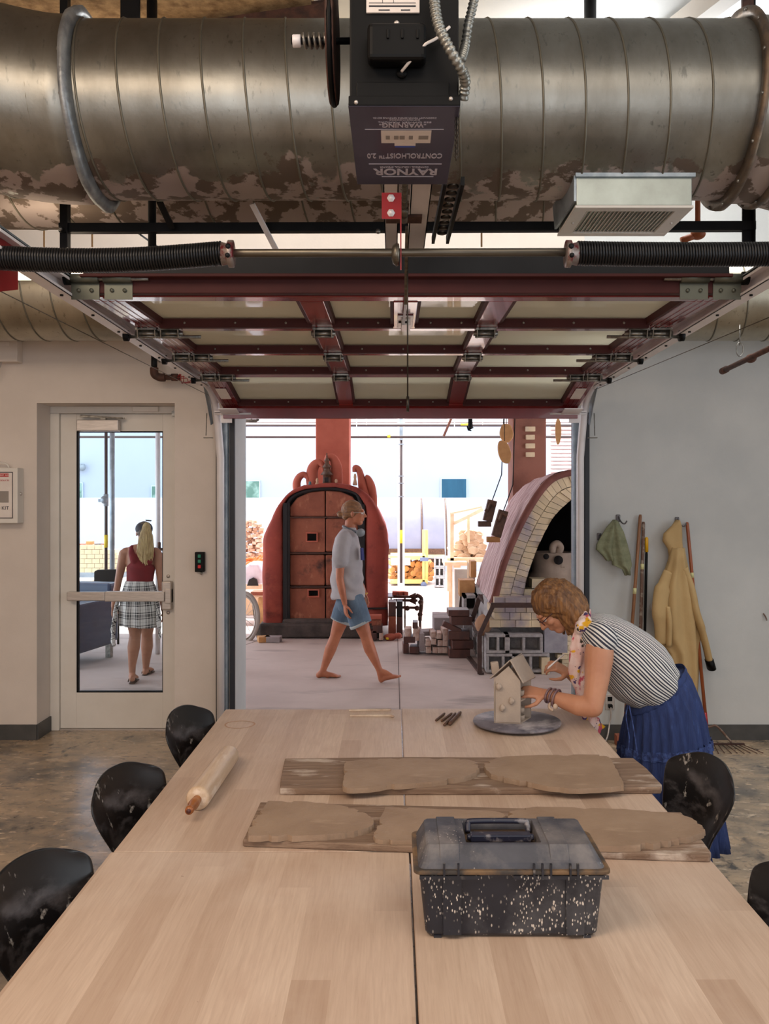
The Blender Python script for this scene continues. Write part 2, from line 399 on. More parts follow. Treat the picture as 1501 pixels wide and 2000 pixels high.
layer(dlid_m, C(132, 126, 124), 5, .44, .68, (1, 1, 1), det=8)
layer(dlid_m, C(210, 200, 190), 100, .13, .21, (1, 1, .6), vor=True, mask=(7, .46, .60))
rimm_m = mk('clay_dusted_rim', C(60, 54, 50), .6, col2=C(118, 92, 64), sc=14, lo=.4, hi=.6)
batt_m = mk('pale_turntable', C(112, 108, 118), .45, col2=C(70, 68, 76), sc=9, det=8); layer(batt_m, C(168, 162, 164), 6, .5, .65, det=8)
gclay_m = mk('grey_leatherhard_clay', C(180, 164, 150), .75, col2=C(162, 147, 134), sc=7, bump=.25, bs=30)
tool_m = mk('brown_tool_wood', C(104, 72, 52), .5, col2=C(72, 48, 36), sc=12, st=(3, 1, 3))

# ------------------------------------------------------------------ studio shell
Y0, Y1 = 6.6, 7.05                     # inner and outer face of the front wall
CZ = 4.6
def W_(a, b): return MB().box(a, b)
m = MB()
for a, b in (((-5, Y0, 0), (-2.64, Y1, CZ)), ((-2.64, Y0, 2.494), (-1.62, Y1, CZ)), ((-1.62, Y0, 0), (-1.175, Y1, CZ)), ((-1.175, Y0, 2.46), (1.414, Y1, CZ))):
    m.box(a, b)
struct('wall_front', m, wall_m)
struct('wall_front_right', MB().box((1.414, Y0, 0), (5, Y1, CZ)), wallc_m)
struct('wall_left', MB().box((-5.15, -4, 0), (-5, Y1, CZ)), wall_m)
struct('wall_right', MB().box((5, -4, 0), (5.15, Y1, CZ)), wallc_m)
struct('wall_back', MB().box((-5.15, -4.15, 0), (5.15, -4, CZ)), wall_m)
struct('floor', MB().box((-5.15, -4.15, -.12), (5.15, Y1-.02, 0)), floor_m)
struct('ceiling', MB().box((-5.15, -4.15, CZ), (5.15, Y1, CZ+.15)), wallc_m)
# brown fibre-coated part of the ceiling on the left, white beams on the right
struct('trim_1', MB().box((-5, -4, CZ-.10), (-.45, Y0, CZ)), brownceil_m)
struct('trim_2', MB().bar((-1.35, 5.15, 4.45), (-.35, 4.9, 4.47), .07, .10), rust_m)
struct('trim_3', MB().bar((1.15, 6.5, 4.5), (2.2, 3.6, 4.5), .10, .12), white_m)
for nm, a, b in (('baseboard_left', (-5, Y0-.012, 0), (-2.64, Y0, .112)), ('baseboard_reveal', (-2.652, Y0, 0), (-2.628, 6.86, .112)),
                 ('baseboard_middle', (-1.62, Y0-.012, 0), (-1.26, Y0, .112)), ('baseboard_right', (1.50, Y0-.012, 0), (5, Y0, .112))):
    struct(nm, MB().box(a, b), base_m)

# ---- single door in its recess
d = thing('door_1', None, None, (-2.1, 6.88, 0), kind='structure')
fr = MB().box((-2.64, 6.85, 0), (-2.572, Y1, 2.44)).box((-1.655, 6.85, 0), (-1.62, Y1, 2.44)).box((-2.64, 6.85, 2.44), (-1.62, Y1, 2.494)).box((-2.572, 6.92, 0), (-2.55, Y1, 2.44))
struct('door_frame', fr, white_m, d, bev=.004)
lf = MB()
for a, b in (((-2.57, 6.88, .012), (-2.447, 6.925, 2.438)), ((-1.78, 6.88, .012), (-1.657, 6.925, 2.438)), ((-2.447, 6.88, 2.306), (-1.78, 6.925, 2.438)), ((-2.447, 6.88, .012), (-1.78, 6.925, .286))): lf.box(a, b)
struct('door_leaf', lf, white_m, d, bev=.002)
gs = MB()
for a, b in (((-2.447, 6.885, .286), (-2.435, 6.92, 2.306)), ((-1.786, 6.885, .286), (-1.78, 6.92, 2.306)), ((-2.447, 6.885, .286), (-1.78, 6.92, .296)), ((-2.447, 6.885, 2.296), (-1.78, 6.92, 2.306))): gs.box(a, b)
struct('glazing_gasket', gs, blackp_m, d)
struct('door_pane', MB().box((-2.44, 6.900, .29), (-1.782, 6.906, 2.30)), clearglass_m, d)
pb = struct('push_bar', MB().box((-2.49, 6.79, 1.005), (-2.20, 6.84, 1.072)).box((-2.20, 6.785, 1.0), (-1.745, 6.84, 1.076)), alu_m, d, bev=.006)
struct('bar_mount', MB().box((-2.49, 6.84, 1.01), (-2.44, 6.88, 1.068)).box((-1.745, 6.80, .985), (-1.70, 6.88, 1.095)), alu_m, pb, bev=.004)
struct('latch_case', MB().box((-1.775, 6.82, .93), (-1.70, 6.88, 1.15)), alu_m, d, bev=.01)
for z in (.905, 1.185): struct('cover_screw', MB().cyl((-1.738, 6.876, z), (-1.738, 6.884, z), .014), alu_m, d)
cl = struct('door_closer', MB().box((-2.42, 6.80, 2.302), (-2.10, 6.87, 2.388)), alu_m, d, bev=.006)
struct('closer_arm', MB().bar((-2.40, 6.83, 2.415), (-2.06, 6.83, 2.40), .022, .012).bar((-2.40, 6.85, 2.425), (-2.07, 6.80, 2.398), .02, .01).box((-2.24, 6.81, 2.386), (-2.20, 6.85, 2.402)), zinc_m, cl)
struct('door_contact', MB().box((-2.0, 6.82, 2.452), (-1.80, 6.85, 2.492)), white_m, d, bev=.006)
struct('frame_bracket', MB().box((-1.70, 6.83, 2.42), (-1.66, 6.86, 2.455)), zinc_m, d)
struct('threshold', MB().box((-2.57, 6.86, 0), (-1.66, 7.04, .010)), alu_m, d)

# ---- overhead door opening: light jambs, dark seals
j = MB().box((-1.20, Y0-.004, 0), (-1.17, Y1+.02, 2.46)).box((1.409, Y0-.004, 0), (1.44, Y1+.02, 2.46)).box((-1.20, Y0-.004, 2.45), (1.44, Y1+.02, 2.475))
struct('trim_4', j, wallc_m, bev=.003)
struct('trim_5', MB().box((-1.205, Y0-.035, 0), (-1.17, Y0-.004, 2.42)).box((1.409, Y0-.035, 0), (1.444, Y0-.004, 2.42)), bluestrip_m)

# ---- wall items left
fk = thing('first_aid_cabinet', 'white metal first aid cabinet on the wall left of the glass door', 'cabinet', (-2.95, 6.49, 1.606))
part('cabinet_body', MB().box((-3.17, 6.49, 1.606), (-2.737, 6.60, 2.01)), white_m, fk, bev=.004)
lb = part('door_label', MB().box((-3.15, 6.486, 1.64), (-2.765, 6.49, 1.985)), offw_m, fk, bev=.001)
fb = MB()
for a, b in (((-3.15, 6.484, 1.975), (-2.770, 6.487, 1.980)), ((-3.15, 6.484, 1.642), (-2.770, 6.487, 1.647)), ((-2.775, 6.484, 1.644), (-2.770, 6.487, 1.978))): fb.box(a, b)
part('label_border', fb, dark_ink, lb)
part('red_badge', MB().box((-2.87, 6.4835, 1.945), (-2.80, 6.487, 1.968)), red_ink, lb)
text('FIRST AID', .017, (-2.835, 6.483, 1.950), (1, 0, 0), (0, 0, 1), offw_m, lb)
text('FIRST AID PRODUCTS', .017, (-2.795, 6.4845, 1.912), (1, 0, 0), (0, 0, 1), red_ink, lb, align='RIGHT')
text('FIRST AID KIT', .036, (-2.797, 6.4845, 1.705), (1, 0, 0), (0, 0, 1), dark_ink, lb, align='RIGHT')
part('label_picture', MB().box((-3.0, 6.484, 1.757), (-2.80, 6.4865, 1.84)), grey_ink, lb)
part('handle', MB().tube(smoothpath([(-3.08, 6.54, 2.01), (-3.05, 6.54, 2.045), (-2.86, 6.54, 2.045), (-2.82, 6.54, 2.01)]), .006), white_m, fk)
part('latch_knob', MB().ell((-2.737, 6.545, 1.82), (.012, .014, .014)), alu_m, fk)
eb = thing('wall_control_box', 'plain beige electrical box high on the wall below the wall duct', 'electrical box', (-2.95, 6.5, 2.78))
part('box_body', MB().box((-3.15, 6.50, 2.785), (-2.745, 6.60, 2.945)), wall_m, eb, bev=.006)
part('box_label', MB().box((-2.92, 6.497, 2.90), (-2.80, 6.501, 2.93)), offw_m, eb)
part('whip_cable', MB().tube(smoothpath([(-2.87, 6.53, 2.79), (-2.90, 6.50, 2.70), (-3.0, 6.5, 2.66), (-3.1, 6.54, 2.62)]), .007), alu_m, eb)
bt = thing('door_push_button_station', 'small black push button box on the wall beside the overhead door', 'switch', (-1.42, 6.56, 1.24))
part('button_box', MB().box((-1.462, 6.555, 1.245), (-1.392, 6.60, 1.392)), blackp_m, bt, bev=.005)
green_m = mk('green_button', C(20, 130, 100), .4); redbt = mk('red_button', C(210, 30, 34), .4)
for z, mm in ((1.362, green_m), (1.325, green_m), (1.285, redbt)): part('push_button', MB().box((-1.438, 6.548, z-.012), (-1.416, 6.557, z+.012)), mm, bt, bev=.002)
part('conduit_stub', MB().cyl((-1.42, 6.58, 1.225), (-1.42, 6.58, 1.245), .008), zinc_m, bt)

# ---- right wall: outlet, cord
ot = thing('wall_outlet', 'grey wall outlet with a plugged-in cord on the right wall', 'outlet', (1.60, 6.59, .27))
ocx = PP(1190, 1371, 6.6).x; ocz = PP(1190, 1371, 6.6).z
part('cover_plate', MB().box((ocx-.035, 6.592, ocz-.057), (ocx+.035, 6.60, ocz+.057)), alu_m, ot, bev=.003)
part('socket', MB().box((ocx-.017, 6.589, ocz+.008), (ocx+.017, 6.593, ocz+.04)), blackp_m, ot)
part('plug', MB().box((ocx-.014, 6.56, ocz-.04), (ocx+.014, 6.592, ocz-.012)), blackp_m, ot, bev=.004)
part('cord', MB().tube(smoothpath([(ocx, 6.565, ocz-.03), (ocx, 6.56, ocz-.09), (ocx-.01, 6.56, .13), (ocx-.04, 6.52, .03), (ocx-.10, 6.45, .006), (ocx-.2, 6.4, .006)]), .006), alu_m, ot)
# ------------------------------------------------------------------ overhead door, rolled up under the ceiling
XL, XR = -1.22, 1.32
SY = [3.55, 4.26, 4.97, 5.69, 6.40]; SZ = [2.596, 2.604, 2.598, 2.582, 2.43]
dr = thing('door_2', None, None, (.05, 6.4, 2.43), kind='structure')
MUL = (-.335, .44)
def seg_pts(i, t): return SY[i]+(SY[i+1]-SY[i])*t, SZ[i]+(SZ[i+1]-SZ[i])*t
for i in range(4):
    ya, za = SY[i], SZ[i]; yb, zb = SY[i+1], SZ[i+1]
    ang = math.atan2(zb-za, yb-ya); L = math.hypot(yb-ya, zb-za)
    def B(mb, x0, x1, s0, s1, h0, h1):       # box in the section's own frame: s along, h up from the underside
        R = Matrix.Translation(V((0, ya, za))) @ Matrix.Rotation(ang, 4, 'X')
        t = MB().box((x0, s0, h0), (x1, s1, h1)); t.xf(R); return mb.add(t.v, t.f)
    g = .004
    fr = MB(); e = .062 if i else .085; f = .062 if i < 3 else .10
    B(fr, XL, XR, g, e, 0, .052); B(fr, XL, XR, L-f, L-g, 0, .052)
    B(fr, XL, XL+.125, e, L-f, 0.0, .052); B(fr, XR-.125, XR, e, L-f, 0, .052)
    for x in MUL: B(fr, x-.05, x+.05, e, L-f, 0, .052)
    if i == 0: B(fr, .0, .10, e, L-f, -.004, .052)
    sf = struct('section_frame', fr, red_m, dr, bev=.003)
    # maroon lips of the glass stops, with screws
    lp = MB(); sc_ = MB()
    bays = [(XL+.125, MUL[0]-.05), (MUL[0]+.05, 0.0), (.10, MUL[1]-.05), (MUL[1]+.05, XR-.125)] if i == 0 else [(XL+.125, MUL[0]-.05), (MUL[0]+.05, MUL[1]-.05), (MUL[1]+.05, XR-.125)]
    for a, b in bays:
        B(lp, a, b, L-f-.03, L-f, -.012, .030); B(lp, a, b, e, e+.014, .012, .035)
        B(lp, a, a+.014, e, L-f, .002, .035); B(lp, b-.014, b, e, L-f, .002, .035)
        n = max(2, int((b-a)/.2))
        for k in range(n): 
            x = a+(k+.5)*(b-a)/n; t = MB().ell((x, L-f-.031, .010), .006, n=8, m=5)
            R = Matrix.Translation(V((0, ya, za))) @ Matrix.Rotation(ang, 4, 'X'); t.xf(R); sc_.add(t.v, t.f, True)
    struct('glass_stop', lp, redk_m, sf)
    struct('screw_row', sc_, zinc_m, sf)
    for a, b in bays:
        gl = MB(); B(gl, a, b, e, L-f, .036, .042); struct('door_pane', gl, doorglass_m, sf)
    # grooves: thin raised ribs on stiles
    rb = MB()
    for x in (XL+.03, XL+.06, XL+.09, XR-.03, XR-.06, XR-.09): B(rb, x-.003, x+.003, e*.2, L-f*.2, -.003, .001)
    struct('stile_rib', rb, red_m, sf)
# the dark reinforcing strut and seal on the leading edge
struct('edge_strut', MB().box((XL, 3.505, 2.60), (XR, 3.548, 2.665)).box((XL, 3.46, 2.655), (XR, 3.52, 2.668)), redk_m, dr, bev=.003)
struct('top_seal', MB().box((XL-.0, 3.50, 2.668), (XR, 3.55, 2.762)), black_m, dr, bev=.003)
# hinges
def hinge(x, y, z, n='hinge'):
    h = MB().box((x-.05, y-.035, z-.012), (x+.05, y+.035, z-.002)).cyl((x-.058, y, z-.024), (x+.058, y, z-.024), .012).cyl((x-.03, y-.036, z-.006), (x-.03, y-.030, z-.006), .006, n=8)
    h.prism([(x-.04, y+.03, z-.004), (x+.04, y+.03, z-.004), (x+.012, y+.03, z+.022), (x-.012, y+.03, z+.022)], (0, .004, 0))
    h.prism([(x-.044, y-.034, z-.004), (x-.044, y+.03, z-.004), (x-.044, y+.01, z-.046), (x-.044, y-.02, z-.046)], (.005, 0, 0)).prism([(x+.039, y-.034, z-.004), (x+.039, y+.03, z-.004), (x+.039, y+.01, z-.046), (x+.039, y-.02, z-.046)], (.005, 0, 0)).cyl((x-.05, y-.005, z-.040), (x+.05, y-.005, z-.040), .006, n=8)
    return struct(n, h, zinc_m, dr)
for i in (1, 2, 3):
    y, z = SY[i], SZ[i]
    for x in MUL: hinge(x, y, z)
    for sgn, xe in ((-1, XL), (1, XR)):
        for k in (0, 1): hinge(xe-sgn*(.045+.11*k), y, z, 'end_hinge')
        r = MB().cyl((xe-sgn*.30, y, z-.04), (xe+sgn*.05, y, z-.04), .008)
        rr = struct('roller_shaft', r, zinc_m, dr)
        struct('roller_wheel', MB().cyl((xe+sgn*.045, y, z-.035), (xe+sgn*.068, y, z-.035), .026), blackp_m, rr)
for sgn, xe in ((-1, XL), (1, XR)):
    for k in (0, 1):
        x = xe-sgn*(.01+.13*k)
        q = MB().box((x-.055, 3.50, 2.575), (x+.055, 3.505, 2.64)).cyl((x-.055, 3.49, 2.655), (x+.055, 3.49, 2.655), .018)
        q.cyl((x-.025, 3.494, 2.61), (x-.025, 3.502, 2.61), .008, n=8).cyl((x+.025, 3.494, 2.61), (x+.025, 3.502, 2.61), .008, n=8)
        struct('top_bracket', q, mk('greenish_bracket', C(96, 98, 88), .4, .6) if 'greenish_bracket' not in bpy.data.materials else bpy.data.materials['greenish_bracket'], dr)
    rr = struct('roller_shaft', MB().cyl((xe-sgn*.26, 3.49, 2.653), (xe+sgn*.055, 3.49, 2.653), .008), zinc_m, dr)
    struct('roller_wheel', MB().cyl((xe+sgn*.045, 3.49, 2.655), (xe+sgn*.068, 3.49, 2.655), .026), blackp_m, rr)
    # bottom corner bracket with roller and lift cable
    b = MB().box((xe-.06, 6.36, 2.405), (xe+.06, 6.40, 2.412)).prism([(xe-sgn*.12, 6.25, 2.42), (xe+sgn*.01, 6.25, 2.42), (xe+sgn*.01, 6.39, 2.395), (xe-sgn*.12, 6.39, 2.395)], (0, 0, -.006))
    b.cyl((xe-sgn*.2, 6.39, 2.395), (xe+sgn*.06, 6.39, 2.395), .009)
    b.box((xe-sgn*.02-.04, 6.40, 2.33), (xe-sgn*.02+.04, 6.405, 2.40))
    struct('bottom_bracket', b, offw_m if False else galv_m, dr)
    struct('warning_sticker', MB().prism([(xe-sgn*.10, 5.95, 2.522), (xe-sgn*.03, 5.95, 2.522), (xe-sgn*.03, 6.16, 2.478), (xe-sgn*.10, 6.16, 2.478)], (0, 0, -.003)), offw_m, dr)
struct('bottom_rail_fin', MB().box((XL, 6.385, 2.36), (XR, 6.41, 2.44)), red_m, dr, bev=.003)
# opener drawbar bracket on the short middle stile
ob = struct('drawbar_bracket', MB().box((.035, 3.95, 2.560), (.075, 4.10, 2.593)).box((.018, 3.90, 2.586), (.088, 4.15, 2.594)), alu_m, dr, bev=.002)
struct('bracket_slot', MB().box((.048, 3.948, 2.568), (.060, 3.951, 2.578)).cyl((.03, 4.0, 2.585), (.03, 4.0, 2.580), .008, n=8), blackp_m, ob)

# ---- tracks
def track(name, X, sgn, label):
    t = thing(name, label, 'door track', (X, 6.5, 0), group='overhead door tracks')
    z0, z1 = 2.625, 2.585
    def bx(mb, dx0, dx1, dz0, dz1, ya=2.86, yb=6.08):
        vs = []
        for y in (ya, yb):
            z = z0+(z1-z0)*(y-3)/(3.1)
            vs += [(X+sgn*dx0, y, z+dz0), (X+sgn*dx1, y, z+dz0), (X+sgn*dx1, y, z+dz1), (X+sgn*dx0, y, z+dz1)]
        mb.add(vs, [(3, 2, 1, 0), (4, 5, 6, 7), (0, 1, 5, 4), (1, 2, 6, 5), (2, 3, 7, 6), (3, 0, 4, 7)])
    h = MB(); bx(h, .022, .026, -.03, .04); bx(h, -.028, .026, -.034, -.030); bx(h, -.028, .026, .036, .040); bx(h, -.028, -.025, -.034, -.020); bx(h, -.028, -.025, .026, .040)
    part('horizontal_channel', h, galv_m, t)
    a = MB(); bx(a, .028, .032, .0, .085); bx(a, .028, .075, .083, .087); bx(a, -.03, .03, .042, .046, 3.1)
    part('reinforcing_angle', a, galvb_m, t)
    for k in range(9):
        y = 3.1+k*.36; z = z0+(z1-z0)*(y-3)/3.1; part('track_bolt', MB().cyl((X-sgn*.002, y, z-.034), (X-sgn*.002, y, z-.040), .007, n=8), black_m, t)
    # curved then vertical leg
    P = smoothpath([(X, 6.08, z1), (X+sgn*-.004, 6.27, z1-.03), (X-sgn*.012, 6.42, z1-.14), (X-sgn*.02, 6.475, z1-.33), (X-sgn*.03, 6.49, z1-.5)], 6)
    P += [V((X-sgn*.03, 6.495, 0.0))]
    c = MB()
    c.tube(P, .026, 8, flat=1.1)
    part('curved_leg', c, galv_m, t)
    v = MB().box((X-sgn*.05-.022 if sgn < 0 else X-sgn*.05-.022, 6.54, 0), (X-sgn*.05+.022, 6.585, 2.42))
    v.box((min(X+sgn*.0, X-sgn*.075), 6.582, 0), (max(X+sgn*.0, X-sgn*.075), 6.592, 2.42))
    part('jamb_angle', v, galvb_m, t)
    part('jamb_seal', MB().box((min(X+sgn*.02, X), 6.575, 0), (max(X+sgn*.02, X), 6.596, 2.3)), blackp_m, t)
    for z in (.35, .8, 1.25, 1.7, 2.1): part('jamb_bolt', MB().cyl((X+sgn*.01, 6.56, z), (X-sgn*.05, 6.56, z), .008, n=8), zinc_m, t)
    fl = MB().prism([(X+sgn*.035, 6.2, 2.60), (X+sgn*.035, 6.42, 2.56), (X+sgn*.035, 6.56, 2.34), (X+sgn*.035, 6.48, 2.32), (X+sgn*.035, 6.36, 2.45)], (sgn*.004, 0, 0))
    part('flag_bracket', fl, galvb_m, t)
    kl = MB().tube([(X+sgn*.05, 6.4, 2.40), (X+sgn*.06, 6.42, 2.24)], .003, 6).box((X+sgn*.01, 6.40, 2.22), (X+sgn*.075, 6.43, 2.226))
    part('cable_keeper', kl, steel_m, t)
    return t
track('door_track', -1.29, -1, 'galvanized overhead door track running back over the glass door on the left')
track('door_track', 1.39, 1, 'galvanized overhead door track above the coat and tool handles on the right')

# ---- torsion shaft with two springs
SYY, SZZ = 2.9, 2.59
ts = thing('torsion_shaft', 'bare steel shaft running across below the duct with black springs at both ends', 'shaft', (.02, SYY, SZZ))
part('shaft_rod', MB().cyl((-1.36, SYY, SZZ), (1.42, SYY, SZZ+.008), .0135), steel_m, ts)
coil_m = mk('black_spring_steel', C(40, 40, 42), .32, .6, col2=C(28, 28, 30), sc=6)
for a, b, s, sag in ((-.56, -1.30, -1, .016), (.60, 1.36, 1, .004)):
    wob = (lambda S: (lambda t: V((0, 0, -S*math.sin(pi*t)-(.014*t if S > .01 else 0)))))(sag)
    n = 84
    sp = part('torsion_spring', MB().tube(helix((a, SYY, SZZ+.002), (b, SYY, SZZ+.002), .036, n, 14, wob), .0046, 6), coil_m, ts)
    core = [V((a+(b-a)*k/12, SYY, SZZ+.002))+wob(k/12) for k in range(13)]
    part('spring_core', MB().tube(core, .0335, 14), blackp_m, sp)
    w1 = MB().lathe([(.020, -.03), (.044, -.028), (.044, -.012), (.034, -.008), (.038, .01), (.02, .012)], (a-s*.012, SYY, SZZ), 18, (-s, 0, 0) if False else (s, 0, 0))
    part('winding_cone', w1, mk('cone_cast', C(150, 138, 132), .4, .7, col2=C(120, 40, 44), sc=22, lo=.5, hi=.6), ts)
    part('cone_screw', MB().cyl((a-s*.03, SYY-.046, SZZ+.014), (a-s*.03, SYY-.03, SZZ+.012), .009, n=8).cyl((a-s*.028, SYY-.046, SZZ-.016), (a-s*.028, SYY-.03, SZZ-.014), .008, n=8), black_m, ts)
# bearing plates and cable drum at the left end
part('end_bearing_plate', MB().prism([(-1.305, SYY-.05, 2.66), (-1.305, SYY+.20, 2.66), (-1.305, SYY+.20, 2.52), (-1.305, SYY+.02, 2.47), (-1.305, SYY-.05, 2.50)], (-.006, 0, 0)), redb_m, ts)
part('cable_drum', MB().lathe([(.02, 0), (.075, .002), (.075, .012), (.055, .016), (.058, .07), (.075, .075), (.075, .085), (.02, .088)], (-1.32, SYY+.02, 2.56), 24, (-1, 0, 0)), galv_m, ts)
part('end_bearing_plate', MB().prism([(1.40, SYY-.05, 2.68), (1.40, SYY+.18, 2.68), (1.40, SYY+.18, 2.52), (1.40, SYY-.05, 2.52)], (.006, 0, 0)), redb_m, ts)
part('center_bearing_plate', MB().prism([(.022, SYY-.02, 2.78), (.022, SYY+.10, 2.78), (.022, SYY+.05, 2.66), (.022, SYY+.03, 2.545), (.022, SYY-.015, 2.535)], (.004, 0, 0)).box((-.038, SYY-.022, 2.698), (.026, SYY-.017, 2.782)), redb_m, ts)
for z in (2.764, 2.716): part('plate_bolt', MB().lathe([(.013, 0), (.013, .004), (.008, .005), (.008, .012)], (-.008, SYY-.021, z), 6, (0, -1, 0)), galv_m, ts)
part('bearing_collar', MB().lathe([(.016, 0), (.034, .002), (.038, .01), (.030, .022), (.016, .026)], (.02, SYY, SZZ-.002), 20, (-1, 0, 0)), steel_m, ts)
# lift cables
item('lift_cable', MB().tube([(-1.36, 3.0, 2.51), (-1.31, 6.42, 2.52)], .0022, 6), steel_m, 'thin steel lift cable below the left door track', 'cable')
item('lift_cable', MB().tube([(1.50, 2.95, 2.50), (1.40, 6.42, 2.55)], .0022, 6), steel_m, 'thin steel lift cable below the right door track', 'cable')
item('release_cord', MB().tube([(.05, 3.18, 2.73), (.051, 3.2, 2.16)], .003, 6).tube([(.0512, 3.2, 2.16), (.0512, 3.2, 2.105)], .005, 8), chain_m, 'thin chain release cord hanging in front of the open red door', 'cord')
item('drawbar', MB().bar((.045, 3.02, 2.71), (.045, 3.34, 2.53), .010, .022).bar((.045, 3.34, 2.53), (.045, 3.95, 2.57), .010, .02), steel_m, 'slim steel drawbar from the operator rail to the red door', 'bar')

# ---- opener: black operator box seen from below
OY, OZ = 2.4, 2.857
op = thing('door_operator', 'black electric door operator with violet-grey lettered cover hanging in front of the duct', 'door opener', (.03, OY, OZ))
part('housing', MB().box((-.118, OY+.004, OZ+.003), (.176, 3.02, OZ+.46)), blackp_m, op, bev=.004)
cvp = part('front_plate', MB().box((-.121, OY-.003, OZ-.004), (.180, OY+.004, OZ+.022)).box((-.100, OY-.001, OZ+.02), (.15, OY+.004, OZ+.06)), blackp_m, op, bev=.002)
for px, py in ((695, 200), (880, 193)): p = PP(px, py, OY-.003); part('cover_screw', MB().ell(p, (.006, .006, .006), n=10, m=6), alu_m, cvp)
under = part('lettered_cover', MB().box((-.122, OY, OZ-.006), (.180, 3.0, OZ+.004)), face_m, op, bev=.002)
def ut(s, size, px, py, wpx=None, bold=0):
    Yp = (OZ-.006-CH)*F/(VY-py); x = (px-VX)*Yp/F
    o = text(s, size, (0, 0, 0), (-1, 0, 0), (0, 1, 0), letter_m, under, bold=bold)
    xs = [v.co.x for v in o.data.vertices]; wd = max(xs)-min(xs); mid = (max(xs)+min(xs))/2; sx = wpx*Yp/F/wd if wpx else 1
    for v in o.data.vertices: v.co = V(((v.co.x-mid)*sx+x-op.location.x, v.co.y+Yp, v.co.z+op.location.z-.0066))
    return o
ut('-WARNING-', .040, 786, 240.5, 92, .0008)
ut('RAYNOR', .074, 791, 330, 125, .002)
ut('COMMERCIAL / INDUSTRIAL OPERATOR', .020, 789, 324.5, 95)
ut('CONTROLHOIST\u2122 2.0', .052, 790, 300, 147, .0006)
ut('DISCONNECT POWER BEFORE REMOVING COVER', .012, 790, 229, 124); ut('DO NOT OPERATE WITH COVER REMOVED', .012, 790, 232.5, 60); ut('SEE OWNER MANUAL', .012, 790, 237.5, 104)
def uplate(n, x0, x1, y0, y1, mat, dz=.0075, par=under):
    Ya = (OZ-.006-CH)*F/(VY-y0); Yb = (OZ-.006-CH)*F/(VY-y1); Ym = (Ya+Yb)/2
    return part(n, MB().box(((x0-VX)*Ym/F, min(Ya, Yb), OZ-dz), ((x1-VX)*Ym/F, max(Ya, Yb), OZ-.0055)), mat, par)
st_ = uplate('rating_sticker', 744, 841, 254.5, 278.5, offw_m)
uplate('sticker_foot', 770, 811, 279, 284, offw_m); uplate('sticker_stripe', 771, 810, 285, 287.2, mk('blue_ink', C(50, 80, 170), .5))
uplate('rule_line', 712, 866, 252.0, 252.7, letter_m); uplate('rule_line', 720, 862, 319.5, 320.3, letter_m); uplate('rule_line', 745, 846, 344.2, 345, letter_m)
for k, x in enumerate((757, 774, 786, 802, 822, 832)): uplate('sticker_print', x-4-(k % 3), x+4, 264, 271, grey_ink, .0082, st_)
cb = part('capacitor_cover', MB().box((-.069, OY-.055, 2.952), (.087, OY, 3.052)), blackp_m, op, bev=.014, seg=3)
for k in (-.018, .02, .06): part('cover_rib', MB().box((k, OY-.060, 3.005), (k+.007, OY-.054, 3.03)), blackp_m, cb, bev=.002)
part('cover_bolt', MB().ell((.0085, OY-.012, 3.067), .0085, n=10, m=6), alu_m, op)
part('cable_grommet', MB().cyl((.022, OY-.008, 2.940), (.022, OY, 2.940), .014), blackp_m, op)
part('lead_wire', MB().tube(smoothpath([(.022, OY-.01, 2.941), (.045, OY-.04, 2.955), (.08, OY-.05, 2.99), (.115, OY-.03, 3.02), (.15, OY-.01, 3.06)]), .004), offw_m, op)
lab = part('motor_label', MB().box((-.073, OY-.002, 3.103), (.070, OY+.004, 3.20)), offw_m, op)
part('label_print', MB().box((-.066, OY-.003, 3.118), (.06, OY-.001, 3.122)).box((-.04, OY-.003, 3.108), (-.01, OY-.001, 3.111)).box((.02, OY-.003, 3.108), (.045, OY-.001, 3.111)).box((-.066, OY-.003, 3.128), (.06, OY-.001, 3.1295)).box((-.03, OY-.003, 3.13), (-.029, OY-.001, 3.16)).box((.0, OY-.003, 3.13), (.001, OY-.001, 3.16)), dark_ink, lab)
pu = part('belt_pulley', MB().lathe([(.02, -.010), (.150, -.010), (.168, -.012), (.172, -.006), (.158, 0), (.172, .006), (.168, .012), (.150, .010), (.02, .010)], (-.178, 2.62, 3.135), 40, (1, 0, 0)), rust_m, op)
part('drive_belt', MB().tube([(-.178, 2.62+.168*math.cos(t), 3.135+.168*math.sin(t)) for t in [pi+pi*k/16 for k in range(17)]]+[(-.178, 2.70, 3.45), (-.178, 2.54, 3.45)], .009, 8, closed=True), blackp_m, pu)
part('clutch_shaft', MB().cyl((-.30, 2.62, 3.14), (-.11, 2.62, 3.14), .010), black_m, op)
part('clutch_nut', MB().lathe([(.018, 0), (.020, .002), (.020, .022), (.018, .024)], (-.272, 2.62, 3.14), 6, (-1, 0, 0)), galv_m, op)
part('clutch_spring', MB().tube(helix((-.268, 2.62, 3.14), (-.198, 2.62, 3.14), .019, 4.5, 16), .0046, 8), zinc_m, op)
